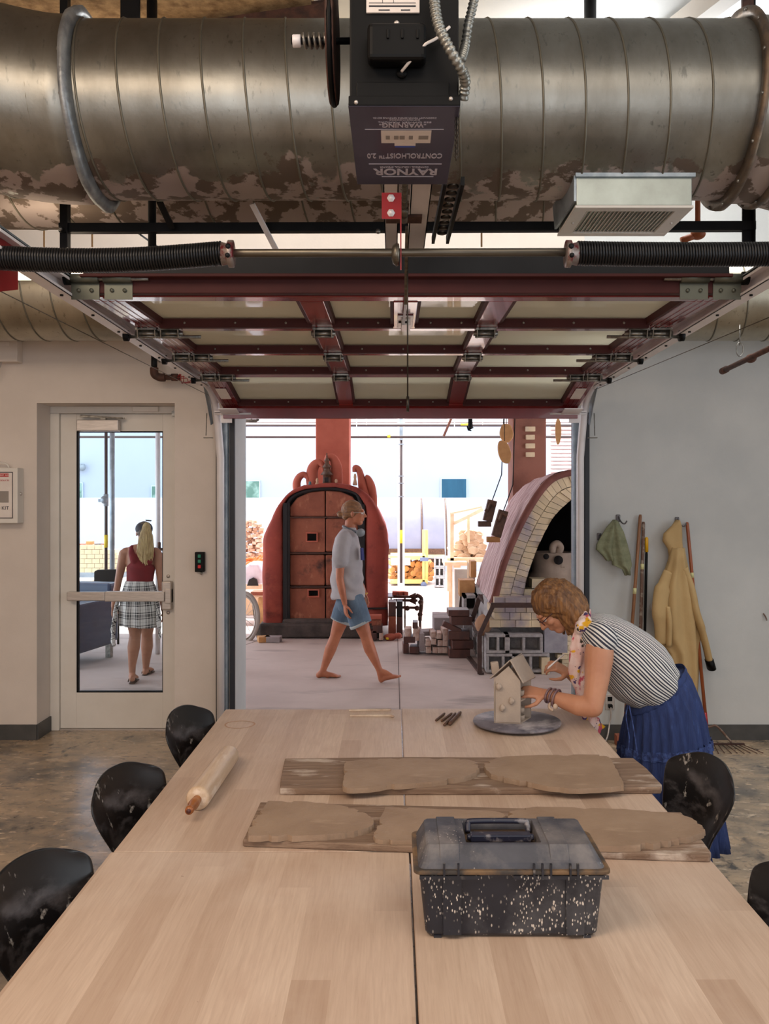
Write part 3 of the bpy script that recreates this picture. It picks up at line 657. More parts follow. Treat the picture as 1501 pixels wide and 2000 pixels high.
# the two rail channels and chain behind the box
rl = part('rail_channel', MB().box((-.036, 2.98, 2.885), (.018, 3.98, 2.891)).box((-.036, 2.98, 2.885), (-.032, 3.98, 2.935)).box((.014, 2.98, 2.885), (.018, 3.98, 2.935)), galv_m, op)
part('rail_channel', MB().box((.062, 2.98, 2.885), (.135, 3.98, 2.891)).box((.062, 2.98, 2.885), (.066, 3.98, 2.935)).box((.131, 2.98, 2.885), (.135, 3.98, 2.935)), galv_m, op)
part('rail_spacer', MB().box((-.03, 3.42, 2.873), (.11, 3.50, 2.884)), rust_m, op)
part('chain_guide', MB().bar((.175, 3.02, 2.87), (.165, 3.72, 2.87), .012, .03).bar((.235, 3.02, 2.87), (.225, 3.72, 2.87), .012, .03), blackp_m, op)
lk = MB()
for k in range(9): lk.lathe([(.012, 0), (.02, .003), (.02, .009), (.012, .012)], (.204-.001*k, 3.06+k*.068, 2.872), 12, (0, 0, -1))
part('roller_chain', lk, chain_m, op)
part('tension_bolt', MB().tube(helix((.040, 2.98, 2.872), (.040, 3.30, 2.872), .008, 34, 10), .003, 5).cyl((.04, 2.98, 2.872), (.04, 3.46, 2.872), .006).cyl((.04, 3.32, 2.868), (.04, 3.44, 2.868), .016), steel_m, op)
# hanging pull chain beside the box, flexible conduits above it
hc = MB()
for k in range(20):
    p = PP(893-k*.15, 205+k*5.4, 2.47); R = Matrix.Rotation(k % 2*pi/2, 4, 'Z')
    t = MB().tube([(.0055*math.cos(a), 0, .0085*math.sin(a)) for a in [2*pi*j/10 for j in range(10)]], .0018, 5, closed=True); t.xf(Matrix.Translation(p) @ R); hc.add(t.v, t.f, True)
item('pull_chain', hc, chain_m, 'short black chain hanging along the right side of the operator box', 'chain')
conduit_m = mk('conduit_zinc', C(150, 150, 144), .35, .7, col2=C(120, 120, 114), sc=10)
def conduit(pts, r, lab):
    P = smoothpath(pts, 10); R = []; acc = 0
    Q = []
    for i in range(len(P)-1):
        n = max(1, int((P[i+1]-P[i]).length/.0022))
        for k in range(n): Q.append(P[i].lerp(P[i+1], k/n))
    for i, p in enumerate(Q): R.append(r*(1+.13*math.cos(2*pi*i/5)))
    item('flexible_conduit', MB().tube(Q, R, 12), conduit_m, lab, 'conduit', group='flexible conduits at the door operator')
conduit([PP(846, -60, 2.33), PP(848, 0, 2.33), PP(856, 50, 2.32), PP(880, 100, 2.33), PP(903, 140, 2.36), PP(908, 165, 2.40), PP(903, 196, 2.43)], .0135, 'flexible metal conduit curving down the front right of the operator')
conduit([PP(935, -60, 2.5), PP(925, 0, 2.5), PP(914, 50, 2.5), PP(908, 90, 2.5), PP(900, 118, 2.45)], .0125, 'flexible metal conduit dropping just right of the operator box')

# ------------------------------------------------------------------ ducts
def duct(name, label, Yc, Zc, r, x0, x1, pitch, mat, path=None, phase=0, lean=1):
    t = thing(name, label, 'duct', ((x0+x1)/2, Yc, Zc-r))
    P = path or [V((x0+(x1-x0)*k/24, Yc, Zc)) for k in range(25)]
    part('duct_tube', MB().tube(P, r, 72, caps=False, up=(0, 0, 1)), mat, t)
    n = int((x1-x0)/pitch); hp = []; N = 40
    for i in range(n*N+1):
        a = phase+lean*2*pi*i/N; x = x0+pitch*i/N
        hp.append(V((x, Yc-(r+.001)*math.sin(a), Zc+(r+.001)*math.cos(a))))
    part('spiral_seam', MB().tube(hp, .0055, 6), seam_m, t)
    return t
d1 = duct('round_duct', 'largest galvanized round duct crossing overhead, nearest of the ducts', 4.27, 3.64, .40, -1.42, 1.62, .185, duct_m, phase=.5)
def flange(par, X, R, Yc=4.27, Zc=3.64, tilt=0, mat=None, r0=.40):
    f = MB(); ring = []
    for k in range(56):
        a = 2*pi*k/56; c = V((0, -math.sin(a), math.cos(a)))
        dx = tilt*math.cos(a)
        Rr = R+.012*noise.noise(V((k*.35, X, 0)))
        ring.append([V((X+dx-.012, Yc, Zc))+c*r0, V((X+dx-.012, Yc, Zc))+c*Rr, V((X+dx+.012, Yc, Zc))+c*Rr, V((X+dx+.03, Yc, Zc))+c*(r0+.003)])
    f.rings(ring, closed=True, caps=False)
    o = part('joint_flange', f, mat or flange_m, par)
    for k in range(14):
        a = 2*pi*k/14; part('flange_bolt', MB().ell((X+.0+tilt*math.cos(a)-.014, Yc-(R-.018)*math.sin(a), Zc+(R-.018)*math.cos(a)), .008, n=8, m=5), zinc_m, o)
flange(d1, -1.43, .452, mat=flangeb_m, tilt=-.02); flange(d1, 1.61, .455, tilt=.02)
flange(d1, 1.80, .445, tilt=.05)
# elbows beyond the flanges
part('elbow_section', MB().tube(smoothpath([(-1.42, 4.27, 3.64), (-1.62, 4.27, 3.645), (-1.9, 4.22, 3.68), (-2.3, 4.1, 3.74)], 6), [.40, .405]+[.42]*17, 64, caps=False, up=(0, 0, 1)), duct_m, d1)
for x, q in ((-1.60, -.02), (-1.86, .0)): part('elbow_seam', MB().tube([(x+q*math.cos(a), 4.265-(.418 if x < -1.7 else .408)*math.sin(a), 3.645+(.03 if x < -1.7 else 0)+(.42 if x < -1.7 else .41)*math.cos(a)) for a in [2*pi*k/48 for k in range(48)]], .007, 6, closed=True), seam_m, d1)
part('elbow_section', MB().tube(smoothpath([(1.62, 4.27, 3.64), (1.80, 4.27, 3.63), (2.1, 4.32, 3.58), (2.6, 4.42, 3.5)], 6), [.40, .405]+[.415]*17, 64, caps=False, up=(0, 0, 1)), duct_m, d1)
d2 = duct('round_duct', 'brownish stained round duct half hidden behind and below the largest duct', 5.2, 3.775, .40, -4.9, 1.1, .27, duct2_m, phase=.9)
part('duct_end_cap', MB().cyl((1.09, 5.2, 3.775), (1.12, 5.2, 3.775), .40, n=48), duct2_m, d2)
d3 = duct('round_duct', 'pale round duct running along the front wall above the glass door', 6.12, 3.175, .30, -4.95, 4.95, .19, duct3_m, phase=.2)

# supply grille box on the big duct
gr = thing('air_grille_box', 'sheet-metal vent box with white louvred grille under the right side of the duct', 'vent', (1.1, 4.3, 3.13))
part('sheet_metal_box', MB().box((.842, 4.10, 3.14), (1.373, 4.54, 3.30)), mk('shiny_sheet_metal', C(168, 176, 170), .38, .75, col2=C(150, 156, 150), sc=5), gr, bev=.003)
part('mounting_flange', MB().box((.835, 4.085, 3.268), (1.385, 4.10, 3.30)).prism([(.842, 4.1, 3.16), (.842, 4.1, 3.28), (.815, 4.50, 3.27), (.825, 4.50, 3.15)], (-.012, 0, 0)), galvb_m, gr)
fm = MB().box((.835, 4.095, 3.128), (1.38, 4.15, 3.14)).box((.835, 4.49, 3.128), (1.38, 4.545, 3.14)).box((.835, 4.15, 3.128), (.90, 4.49, 3.14)).box((1.31, 4.15, 3.128), (1.38, 4.49, 3.14))
part('grille_frame', fm, white_m, gr, bev=.002)
lv = MB()
for k in range(22):
    x = .908+k*.0185; lv.box((x, 4.15, 3.130), (x+.003, 4.49, 3.150), rot=(0, .5, 0))
part('louvre', lv, white_m, gr)
part('grille_shade_plate', MB().box((.90, 4.15, 3.152), (1.31, 4.49, 3.156)), mk('grille_shadow', C(70, 60, 60), .6), gr)  # dark plate: shade behind the louvres put into its colour
part('grille_screw', MB().ell((.868, 4.32, 3.127), .007, n=8, m=5).ell((1.345, 4.32, 3.127), .007, n=8, m=5), alu_m, gr)

# ---- steel angles carrying the tracks
ha = thing('track_support_frame', 'black steel angle cross-beam with hangers spanning behind the big duct', 'beam', (.05, 4.8, 3.23))
bh = [PP(115, 444, 4.8), PP(1475, 440, 4.8)]
part('cross_beam', MB().bar(bh[0], bh[1], .012, .045).bar(bh[0]+V((0, .02, -.022)), bh[1]+V((0, .02, -.022)), .045, .006), black_m, ha)
for px, zlo in ((124, PP(0, 485, 4.8).z), (1462, PP(0, 490, 4.8).z)):
    x = PP(px, 0, 4.8).x; part('hanger', MB().box((x-.028, 4.82, zlo), (x+.028, 4.828, CZ-.1)).box((x+.022, 4.78, zlo), (x+.028, 4.828, CZ-.1)), black_m, ha)
part('hanger', MB().cyl(PP(297, 485, 4.85), PP(297, 485, 4.85)+V((0, 0, 1.3)), .022, n=10), black_m, ha)
for a, b in (((312, 395), (336, 446)), ((492, 398), (545, 500))):
    part('diagonal_brace', MB().bar(PP(a[0], a[1], 4.6), PP(b[0], b[1], 4.75), .034, .008), black_m if a[0] < 400 else galv_m, ha)
part('diagonal_brace', MB().bar(PP(262, 450, 4.9), PP(310, 484, 4.9), .03, .008), galvb_m, ha)
part('beam_bolt', MB().ell(PP(118, 447, 4.77), .012, n=8, m=5).ell(PP(738, 452, 4.77), .014, n=8, m=5), zinc_m, ha)
for i, (px, y0, y1) in enumerate(((86, 392, 482), (180, 452, 482), (940, 452, 482))):
    item('threaded_rod', MB().cyl(PP(px, y1, 5.8), PP(px, y1, 5.8)+V((0, 0, 1.05)), .006, n=8), mk('tan_rod%d' % i, C(200, 164, 122), .4, .3), 'thin tan support rod '+('left of the black hanger' if i == 0 else 'just right of the black hanger' if i == 1 else 'near the vent box'), 'rod', group='thin rods near the wall duct')
# drop pipes and standpipe at the top
item('vertical_pipe', MB().cyl(PP(1152, -20, 5.0), V((PP(1152, 0, 5).x, 5.0, 3.9)), .034), black_m, 'thick dark vertical pipe above the right half of the big duct', 'pipe')
item('hanger_strap', MB().box((1.86, 4.75, 4.1), (1.92, 4.77, CZ)), rust_m, 'rusty flat strap above the right duct flange', 'strap')
item('hanger_strap', MB().box((-1.44, 4.70, 4.05), (-1.34, 4.72, CZ)), black_m, 'dark flat strap above the left duct flange', 'strap')
item('vertical_pipe', MB().cyl((-.50*2.6, 4.8, 3.9), (-.50*2.6, 4.8, CZ), .028), black_m, 'thin dark pipe between the ceiling and the left half of the duct', 'pipe')
sp = thing('steel_pipe_elbow', 'dark iron pipe elbow on the wall above the glass door', 'pipe', PP(306, 735, 6.45))
part('riser', MB().cyl(PP(301, 690, 6.45), PP(301, 725, 6.45), .022), black_m, sp)
part('elbow_fitting', MB().tube(smoothpath([PP(301, 718, 6.45), PP(302, 731, 6.45), PP(312, 737, 6.45), PP(322, 737, 6.45)]), .030).cyl(PP(335, 737, 6.45), PP(347, 737, 6.45), .027), rust_m, sp)
part('wall_fixing', MB().cyl(PP(301, 698, 6.45), PP(301, 698, 6.45)+V((0, .16, 0)), .014, n=8), zinc_m, sp)
part('branch', MB().cyl(PP(318, 737, 6.45), PP(352, 737, 6.45), .020), rust_m, sp)
cg = MB()
for k in range(6):
    c0, c1 = PP(347, 738, 6.42), PP(376, 736, 6.42); d_ = (c1-c0).normalized()
    u = V((0, math.cos(k*pi/3), math.sin(k*pi/3))); cg.tube([c0+u*.012, c0+d_*.04+u*.045, c1-d_*.02+u*.045, c1+u*.03], .003, 5)
for f_ in (.3, .75, 1): cg.tube([c0.lerp(c1, f_)+V((0, math.cos(a), math.sin(a)))*(.043 if f_ < 1 else .03) for a in [2*pi*k/16 for k in range(16)]], .003, 5, closed=True)
part('sprinkler_cage', cg, redb_m, sp)
s2 = thing('sprinkler_pipe', 'brown sprinkler branch pipe hung from a ring high on the right', 'pipe', PP(1455, 705, 5.6))
part('pipe_run', MB().cyl(PP(1412, 724, 6.0), PP(1520, 672, 4.9), .017), rust_m, s2)
part('pipe_tee', MB().ell(PP(1466, 700, 5.45), (.03, .05, .028)).cyl(PP(1410, 725, 6.02), PP(1418, 721, 5.94), .023), rust_m, s2)
part('ring_hanger', MB().tube([PP(1444, 696, 5.7)+V((0, 0, .045))+V((math.cos(a)*.022, 0, math.sin(a)*.045)) for a in [2*pi*k/16 for k in range(16)]], .004, 6, closed=True).cyl(PP(1444, 690, 5.7)+V((0, 0, .05)), V((PP(1444, 690, 5.7).x, 5.7, 2.9)), .004, n=8), zinc_m, s2)
item('linear_lamp', MB().box((-2.30, 4.98, 3.03), (-1.72, 5.06, 3.06)), emis('lamp_strip', (1, .82, .6, 1), 6), 'short bright linear lamp above the left track behind the black spring', 'lamp')
item('pipe_fitting', MB().ell(PP(1362, 458, 5.2), (.045, .045, .03)).cyl(PP(1330, 470, 5.2), PP(1362, 458, 5.2), .02).cyl(PP(1362, 458, 5.2), V((PP(1362, 458, 5.2).x, 5.2, CZ)), .016, n=8), mk('orange_rust', C(150, 76, 34), .5), 'orange-brown fitting behind the vent box above the right spring', 'fitting')
# ------------------------------------------------------------------ kiln yard outside: setting
ORD = ['first', 'second', 'third', 'fourth', 'fifth', 'sixth', 'seventh', 'eighth', 'ninth', 'tenth', 'eleventh', 'twelfth']
struct('ground', MB().box((-14, Y1-.02, -.12), (16, 45, -.002)), slab_m)
gj = MB()
for a, b in (((.05, 7.05, -.003), (.058, 16, 0)), ((-6, 13.2, -.003), (6, 13.21, 0)), ((-4.3, 7.05, -.003), (-4.29, 16, 0))): gj.box(a, b)
gj.bar((-2.0, 10.2, -.001), (-1.3, 12.4, -.001), .01, .002)
struct('trim_6', gj, mk('slab_joint', C(104, 92, 88), .9))
roof_m = mk('yard_roof_metal', C(206, 196, 192), .5, .1, col2=C(196, 186, 184), sc=3)
struct('roof', MB().box((-9, Y1, 3.25), (10, 13.4, 3.33)), roof_m)
fas = MB()
for k in range(9): fas.box((-9, 16.9, 3.14+k*.075), (9.5, 16.98, 3.14+k*.075+.052)); 
fas.box((-9, 16.95, 3.14), (9.5, 17.0, 3.82))
struct('trim_7', fas, roof_m)
sid = MB()
for k in range(22): sid.box((3.05, 17.3, 1.9+k*.075), (9, 17.37, 1.9+k*.075+.05))
sid.box((3.05, 17.35, 1.9), (9, 17.42, 3.6))
struct('trim_8', sid, mk('corrugated_siding', C(222, 200, 196), .6))
lw_m = mk('low_yard_wall', C(172, 176, 186), .8, col2=C(166, 170, 180), sc=1)
struct('wall_yard', MB().box((-14, 21.5, 0), (16, 21.8, 1.775)), lw_m)
bl_m = mk('far_building_stucco', C(148, 157, 170), .8, col2=C(145, 154, 168), sc=.6)
bd = thing('far_building', 'long pale blue-white building beyond the yard wall with small dark windows', 'building', (0, 30, 0))
part('building_wall', MB().box((-30, 30, 0), (32, 36, 11)), bl_m, bd)
pane_m = mk('teal_window_glass', C(30, 74, 96), .5, col2=C(22, 62, 84), sc=2, st=(1, 1, .3), spec=.2)
pang_m = mk('green_reflecting_window', C(110, 140, 130), .2, col2=C(60, 96, 84), sc=1.5, lo=.45, hi=.55)
for x0, x1, y0, y1, mm in ((862, 910, 935.5, 973.5, pane_m), (478, 506, 940, 975, pang_m), (148, 160, 944, 976, pang_m), (297, 304, 950, 976, pang_m)):
    a, b = PP(x0, y1, 29.95), PP(x1, y0, 29.95)
    wf = part('window', MB().box((a.x-.03, 29.93, a.z-.03), (b.x+.03, 30.0, b.z+.03)), mk('window_frame_blue', C(170, 190, 205), .4) if 'window_frame_blue' not in bpy.data.materials else bpy.data.materials['window_frame_blue'], bd)
    part('pane', MB().box((a.x, 29.915, a.z), (b.x, 29.94, b.z)), mm, wf)
part('wall_camera', MB().ell(PP(160, 913, 29.8), (.12, .12, .12)).box((-10.6, 29.7, 2.75), (-10.4, 30, 2.9)), mk('camera_grey', C(120, 130, 138), .4), bd)

# pipes hung under the yard roof
pipe_m = mk('dark_gas_pipe', C(66, 50, 48), .5, .3)
gp = thing('gas_pipe_run', 'two dark horizontal gas pipes hung above the yard behind the red kiln', 'pipe', (0, 15, 2.8))
z1_ = PP(0, 831, 15).z; z2_ = PP(0, 853.5, 14.8).z
part('upper_pipe', MB().cyl((-7, 15, z1_), (5.5, 15, z1_), .021, n=8), pipe_m, gp)
part('lower_pipe', MB().cyl((-7, 14.8, z2_), (5.5, 14.8, z2_), .021, n=8), pipe_m, gp)
part('yellow_tape', MB().cyl(PP(899, 829.5, 15), PP(914, 829.5, 15), .026, n=8).cyl(PP(756, 852, 14.8), PP(762, 852, 14.8), .03, n=8), mk('yellow_tape', C(230, 200, 40), .5), gp)
for px in (631+65, 715, 942, 875, 887): part('pipe_hanger', MB().cyl(PP(px, 830 if px in (715, 942, 875) else 852, 14.9), V((PP(px, 0, 14.9).x, 14.9, 3.3)), .008, n=6), white_m, gp)
vp = thing('gas_standpipe', 'dark vertical gas pipe with yellow tape in front of a white post', 'pipe', (PP(783, 0, 15.5).x, 15.5, 0))
xx = PP(783, 0, 15.5).x
part('white_post', MB().box((xx-.062, 15.56, 0), (xx+.062, 15.66, 3.3)), mk('bright_white_post', C(244, 240, 240), .6), vp)
part('pipe', MB().cyl((xx, 15.48, .3), (xx, 15.48, 2.85), .024, n=10), pipe_m, vp)
part('strut_channel', MB().box((xx-.03, 15.44, 2.78), (xx+.03, 15.50, 3.16)), galvb_m, vp)
part('yellow_marker', MB().cyl((xx, 15.48, .99), (xx, 15.48, 1.22), .027, n=10), bpy.data.materials['yellow_tape'], vp)
for y in (868, 930, 944, 970): part('pipe_clamp', MB().box((xx-.045, 15.45, PP(0, y, 15.5).z-.01), (xx+.045, 15.50, PP(0, y, 15.5).z+.01)), galvb_m, vp)
hf = thing('hose_coupling', 'short dark hose with blue coupling hanging below the red door edge', 'hose', PP(919, 838, 9.5))
part('hose', MB().tube([PP(918, 775, 9.5), PP(918, 806, 9.5), PP(918, 818, 9.5)], [.018, .018, .03]), redk_m, hf)
part('coupling', MB().tube([PP(918, 816, 9.5), PP(918, 834, 9.5), PP(920, 838, 9.5)], [.022, .028, .03]).tube([PP(912, 832, 9.5), PP(914, 840, 9.5), PP(920, 841, 9.5)], .008), black_m, hf)
item('wooden_pole', MB().cyl(PP(919, 728, 10.5), PP(866, 852, 10.5), .014, n=8), mk('pink_wood', C(190, 130, 110), .7), 'thin slanting wooden pole hanging under the yard roof', 'pole')
pz = thing('water_pipe_stub', 'short pipe elbow poking in just left of the red chimney top', 'pipe', PP(495, 822, 8.2))
part('pipe_run', MB().tube([PP(470, 822, 8.2), PP(500, 822, 8.2), PP(503, 820, 8.2), PP(504, 812, 8.2)], .014).cyl(V((PP(491, 800, 8.2).x, 8.2, 3.26)), PP(491, 822, 8.2), .006), zinc_m, pz)
for i, (px, Y, mm, r, lab) in enumerate(((207, 11.2, pipe_m, .020, 'thin dark gas pipe with valve seen through the door glass'), (219, 11.4, galvb_m, .032, 'grey steel post just right of the gas pipe behind the door glass'), (308, 10.2, galv_m, .028, 'grey perforated post at the right edge of the door glass'))):
    t = thing('yard_post', lab, 'post', (PP(px, 0, Y).x, Y, 0)); x = t.location.x
    part('post_shaft', MB().cyl((x, Y, 0), (x, Y, 3.3), r, n=12), mm, t)
    if i == 0:
        part('gas_valve', MB().box((x-.09, Y-.03, 1.73), (x-.01, Y+.03, 1.77)).ell((x-.02, Y-.02, 1.76), (.045, .04, .05)).cyl((x, Y, 1.68), (x, Y, 1.83), .03), galvb_m, t)
        part('yellow_marker', MB().cyl((x, Y, 1.16), (x, Y, 1.32), .024, n=12), bpy.data.materials['yellow_tape'], t)
    if i == 2: part('valve', MB().cyl((x+.03, Y-.05, 1.05), (x+.03, Y-.05, 1.28), .018).ell((x+.03, Y-.05, 1.2), (.05, .02, .02)), rust_m, t)

# ------------------------------------------------------------------ red plastered kiln
kred = mk('red_clay_plaster', C(160, 70, 56), .85, col2=C(134, 56, 46), sc=2.6, lo=.35, hi=.68, bump=.35, bs=11, det=8); layer(kred, C(176, 86, 66), 2.2, .58, .72, det=8); layer(kred, C(104, 44, 36), 5, .56, .72, det=9)
kpink = mk('pink_chimney_plaster', C(186, 102, 82), .85, col2=C(166, 86, 68), sc=2.4, bump=.3, bs=11, det=8)
kdoor = mk('brown_fired_slab', C(160, 94, 70), .85, col2=C(132, 74, 56), sc=3.4, bump=.4, bs=16, det=8); layer(kdoor, C(70, 44, 36), 4.4, .55, .72, det=9); layer(kdoor, C(184, 120, 92), 5.5, .58, .72, (2, 1, 1), det=9)
soot = mk('sooty_iron', C(28, 24, 26), .6, .2); kbase = mk('rough_kiln_footing', C(88, 78, 74), .9, col2=C(60, 54, 52), sc=6, bump=.6, bs=12)
KY = 11.4
def K(px, py, Y=KY): return PP(px, py, Y)
kn = thing('red_kiln', 'tall arched kiln in red clay plaster with flame-like crests and a square chimney', 'kiln', (K(636, 0).x, KY+.6, 0))
outer = smoothpath([K(x, y) for x, y in ((513, 1222), (512, 1130), (513, 1056), (520, 1034), (538, 996), (558, 968), (585, 951), (625, 944), (668, 945), (702, 953), (724, 972), (744, 1008), (757, 1050), (758, 1130), (757, 1222))], 4)
inner = smoothpath([K(x, y) for x, y in ((552, 1222), (552, 1130), (552, 1056), (552, 1020), (552, 992), (563, 972), (588, 959), (625, 952), (664, 953), (692, 960), (706, 974), (713, 996), (713, 1040), (713, 1130), (713, 1222))], 4)
n = len(outer); R = []
for dy_, src in ((.30, inner), (.0, inner), (-.03, [a.lerp(b, .12) for a, b in zip(inner, outer)]), (-.03, [a.lerp(b, .8) for a, b in zip(inner, outer)]), (.02, outer), (1.55, [V((p.x*.985-.01, p.y, p.z*.985)) for p in outer])):
    R.append([V((p.x, p.y+dy_, max(p.z, .0))) for p in src])
sh = MB(); vs = [p for r in R for p in r]; fs = []
for i in range(len(R)-1):
    for k in range(n-1): fs.append((i*n+k, i*n+k+1, (i+1)*n+k+1, (i+1)*n+k))
fs.append(tuple((len(R)-1)*n+k for k in range(n)))
sh.add(vs, fs, True); part('kiln_shell', sh, kred, kn, jit=.012)
part('kiln_footing', MB().box((K(508, 0).x, 11.3, 0), (K(742, 0).x, 12.9, .19)).box((K(552, 0).x, 11.34, .05), (K(713, 0).x, 12, .24)), kbase, kn, bev=.03, jit=.02)
part('iron_channel', MB().box((K(553, 0).x, 11.37, .20), (K(566, 0).x, 11.46, 1.72)).box((K(558, 0).x, 11.36, .20), (K(561, 0).x, 11.38, 1.72)), soot, kn)
part('iron_channel', MB().box((K(699, 0).x, 11.37, .20), (K(712, 0).x, 11.46, 1.70)), soot, kn)
arch = smoothpath([K(x, y, 11.42) for x, y in ((558, 1000), (566, 976), (590, 961), (640, 954), (690, 961), (704, 980), (708, 1000))], 4)
part('arch_soot_seal', MB().tube(arch, .028, 8), soot, kn)
part('door_backing', MB().prism([K(556, 1222, 11.55), K(556, 985, 11.55), K(590, 958, 11.55), K(690, 958, 11.55), K(711, 985, 11.55), K(711, 1222, 11.55)], (0, .05, 0)), soot, kn)
rows = ((1214, 1149), (1144, 1083), (1078, 1012))
for r_, (yb, yt) in enumerate(rows):
    for xa, xb in ((565, 634), (636, 699)):
        a, b = K(xa, yb, 11.44), K(xb, yt, 11.44)
        if xa == 565 and r_ in (0, 2):
            # slab with a peep hole
            h0, h1 = (K(603, 1164, 11.44), K(621, 1153, 11.44)) if r_ == 0 else (K(600, 1056, 11.44), K(618, 1042, 11.44))
            mb = MB().box((a.x, 11.43, a.z), (h0.x, 11.54, b.z)).box((h1.x, 11.43, a.z), (b.x, 11.54, b.z)).box((h0.x, 11.43, a.z), (h1.x, 11.54, h0.z)).box((h0.x, 11.43, h1.z), (h1.x, 11.54, b.z))
            pp_ = part('door_slab', mb, kdoor, kn)
            e_ = .018; f_ = MB()
            for q0, q1 in (((h0.x-e_, h0.z-e_), (h1.x+e_, h0.z)), ((h0.x-e_, h1.z), (h1.x+e_, h1.z+e_)), ((h0.x-e_, h0.z), (h0.x, h1.z)), ((h1.x, h0.z), (h1.x+e_, h1.z))): f_.box((q0[0], 11.405, q0[1]), (q1[0], 11.45, q1[1]))
            part('peephole_rim', f_, kpink, pp_, bev=.004)
        else: part('door_slab', MB().box((a.x, 11.43, a.z), (b.x, 11.54, b.z)), kdoor, kn, bev=.02, jit=.006)
part('door_slab', MB().prism([K(x, y, 11.43) for x, y in ((566, 1009), (566, 990), (580, 972), (605, 961), (634, 958), (634, 1009))], (0, .1, 0)), kdoor, kn, bev=.015)
part('door_slab', MB().prism([K(x, y, 11.43) for x, y in ((636, 1009), (636, 958), (665, 960), (688, 970), (699, 985), (699, 1009))], (0, .1, 0)), kdoor, kn, bev=.015)
for yb in (1010.5, 1080.5, 1146.5): part('iron_shelf', MB().box((K(564, 0).x, 11.40, K(0, yb).z-.008), (K(700, 0).x, 11.46, K(0, yb).z+.008)), rust_m, kn)
part('chimney', MB().box((K(616, 0, 12.2).x, 12.2, 1.8), (K(682, 0, 12.2).x, 12.66, 3.26)).box((K(612, 0, 12.2).x, 12.17, K(0, 812, 12.2).z), (K(686, 0, 12.2).x, 12.69, K(0, 806, 12.2).z)), kpink, kn, bev=.02, jit=.006)
for pts, rr in (([(581, 962), (579, 945), (584, 932), (593, 927), (600, 932), (601, 939)], (8, 8, 7, 6, 5, 3)),
                ([(612, 958), (609, 935), (611, 915), (620, 904), (629, 909), (631, 920)], (12, 12, 11, 8, 6, 3)),
                ([(656, 956), (656, 930), (656, 910), (650, 895), (640, 893), (636, 903)], (13, 13, 11, 8, 6, 3)),
                ([(713, 972), (708, 950), (705, 932), (700, 917), (693, 913), (692, 922)], (11, 9, 7, 6, 5, 4)),
                ([(728, 1000), (728, 970), (724, 948), (718, 934), (713, 930)], (8, 8, 8, 6, 3))):
    P = [K(x, y, 11.62) for x, y in pts]; s_ = 11.62/F
    Q = smoothpath(P, 5); RR = [(lambda f: (rr[int(f)]+(rr[min(int(f)+1, len(rr)-1)]-rr[int(f)])*(f-int(f)))*s_)(i/5) for i in range(len(Q))]
    part('flame_crest', MB().tube(Q, [(r, .055) for r in RR], 14, up=(1, 0, 0)), kpink, kn)
part('cast_shelf', MB().box((K(713, 0).x, 11.33, K(0, 1189).z), (K(756, 0).x, 11.5, K(0, 1186).z)), soot, kn)
pg = thing('clay_pagoda_figure', 'little brown clay tower figure on top of the red kiln', 'figurine', K(638, 948, 11.55))
px0 = K(638, 0, 11.55).x; zb = K(0, 948, 11.55).z
part('tower_body', MB().lathe([(.07, 0), (.075, .02), (.055, .03), (.05, .13), (.085, .14), (.045, .19), (.04, .23), (.065, .235), (.03, .28), (.025, .31), (.04, .315), (.012, .36), (.006, .42)], (px0, 11.55, zb), 12), tool_m, pg)
part('arched_niche', MB().box((px0-.025, 11.47, zb+.04), (px0+.025, 11.50, zb+.10)), soot, pg)
for px, h, lab in ((619, .10, 'tiny pale figure left of the clay tower'), (605, .06, 'tiny blue-grey figure at the left of the kiln top'), (656, .09, 'tiny pale figure right of the clay tower'), (693, .14, 'small cream figure by the right flame crest')):
    c = K(px, 950 if px < 690 else 948, 11.5); fg = MB().lathe([(.028, 0), (.03, .02), (.014, h*.6), (.02, h*.75), (.014, h), (.002, h*1.1)], c, 10)
    item('small_figurine', fg, mk('fig%d' % px, C(200, 160, 130) if px != 605 else C(70, 110, 120), .6), lab, 'figurine', group='small figures on the kiln top')

# ------------------------------------------------------------------ pale vaulted kiln on the right
plum = mk('mauve_lime_plaster', C(200, 174, 174), .9, col2=C(136, 102, 102), sc=3.0, st=(1.0, 7, .6), lo=.36, hi=.64, bump=.8, bs=6, bst=(1, 6, .6), det=9); layer(plum, C(216, 198, 198), 3.4, .52, .66, (1, 8, .6), det=9)
rim_m = mk('red_brown_rim', C(128, 78, 68), .85, col2=C(104, 60, 54), sc=5)
brick_m = mk('cream_firebrick', C(230, 210, 172), .85, col2=C(200, 182, 154), sc=3, island=.38, bump=.25, bs=30); layer(brick_m, C(160, 150, 156), 1.6, .54, .66, det=8)
cind_m = mk('cinder_block', C(176, 172, 172), .95, col2=C(146, 142, 142), sc=20, bump=.5, bs=60, det=8)
iron_m = mk('brown_angle_iron', C(84, 62, 56), .6, .4, col2=C(60, 44, 42), sc=9)
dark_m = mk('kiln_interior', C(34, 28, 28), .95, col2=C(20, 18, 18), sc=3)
YF, XC = 9.3, 2.15
def G(px, py, Y=YF): p = PP(px, py, Y); return (p.x, p.z)
def vault(pts, apex):
    L = [G(*p) for p in pts]+[apex]; S = smoothpath([V((a, 0, b)) for a, b in L], 5)
    return [(p.x, p.z) for p in S]+[(2*XC-p.x, p.z) for p in reversed(S[:-1])]
co = vault([(955, 1186), (975, 1112), (1000, 1046), (1030, 986), (1065, 938), (1100, 921)], (XC, 2.13))
c1_ = vault([(969, 1186), (985, 1117), (1008, 1056), (1036, 1000), (1069, 952), (1103, 932)], (XC, 2.05))
c2_ = vault([(992, 1186), (1008, 1120), (1029, 1063), (1055, 1010), (1083, 970), (1112, 952)], (XC, 1.93))
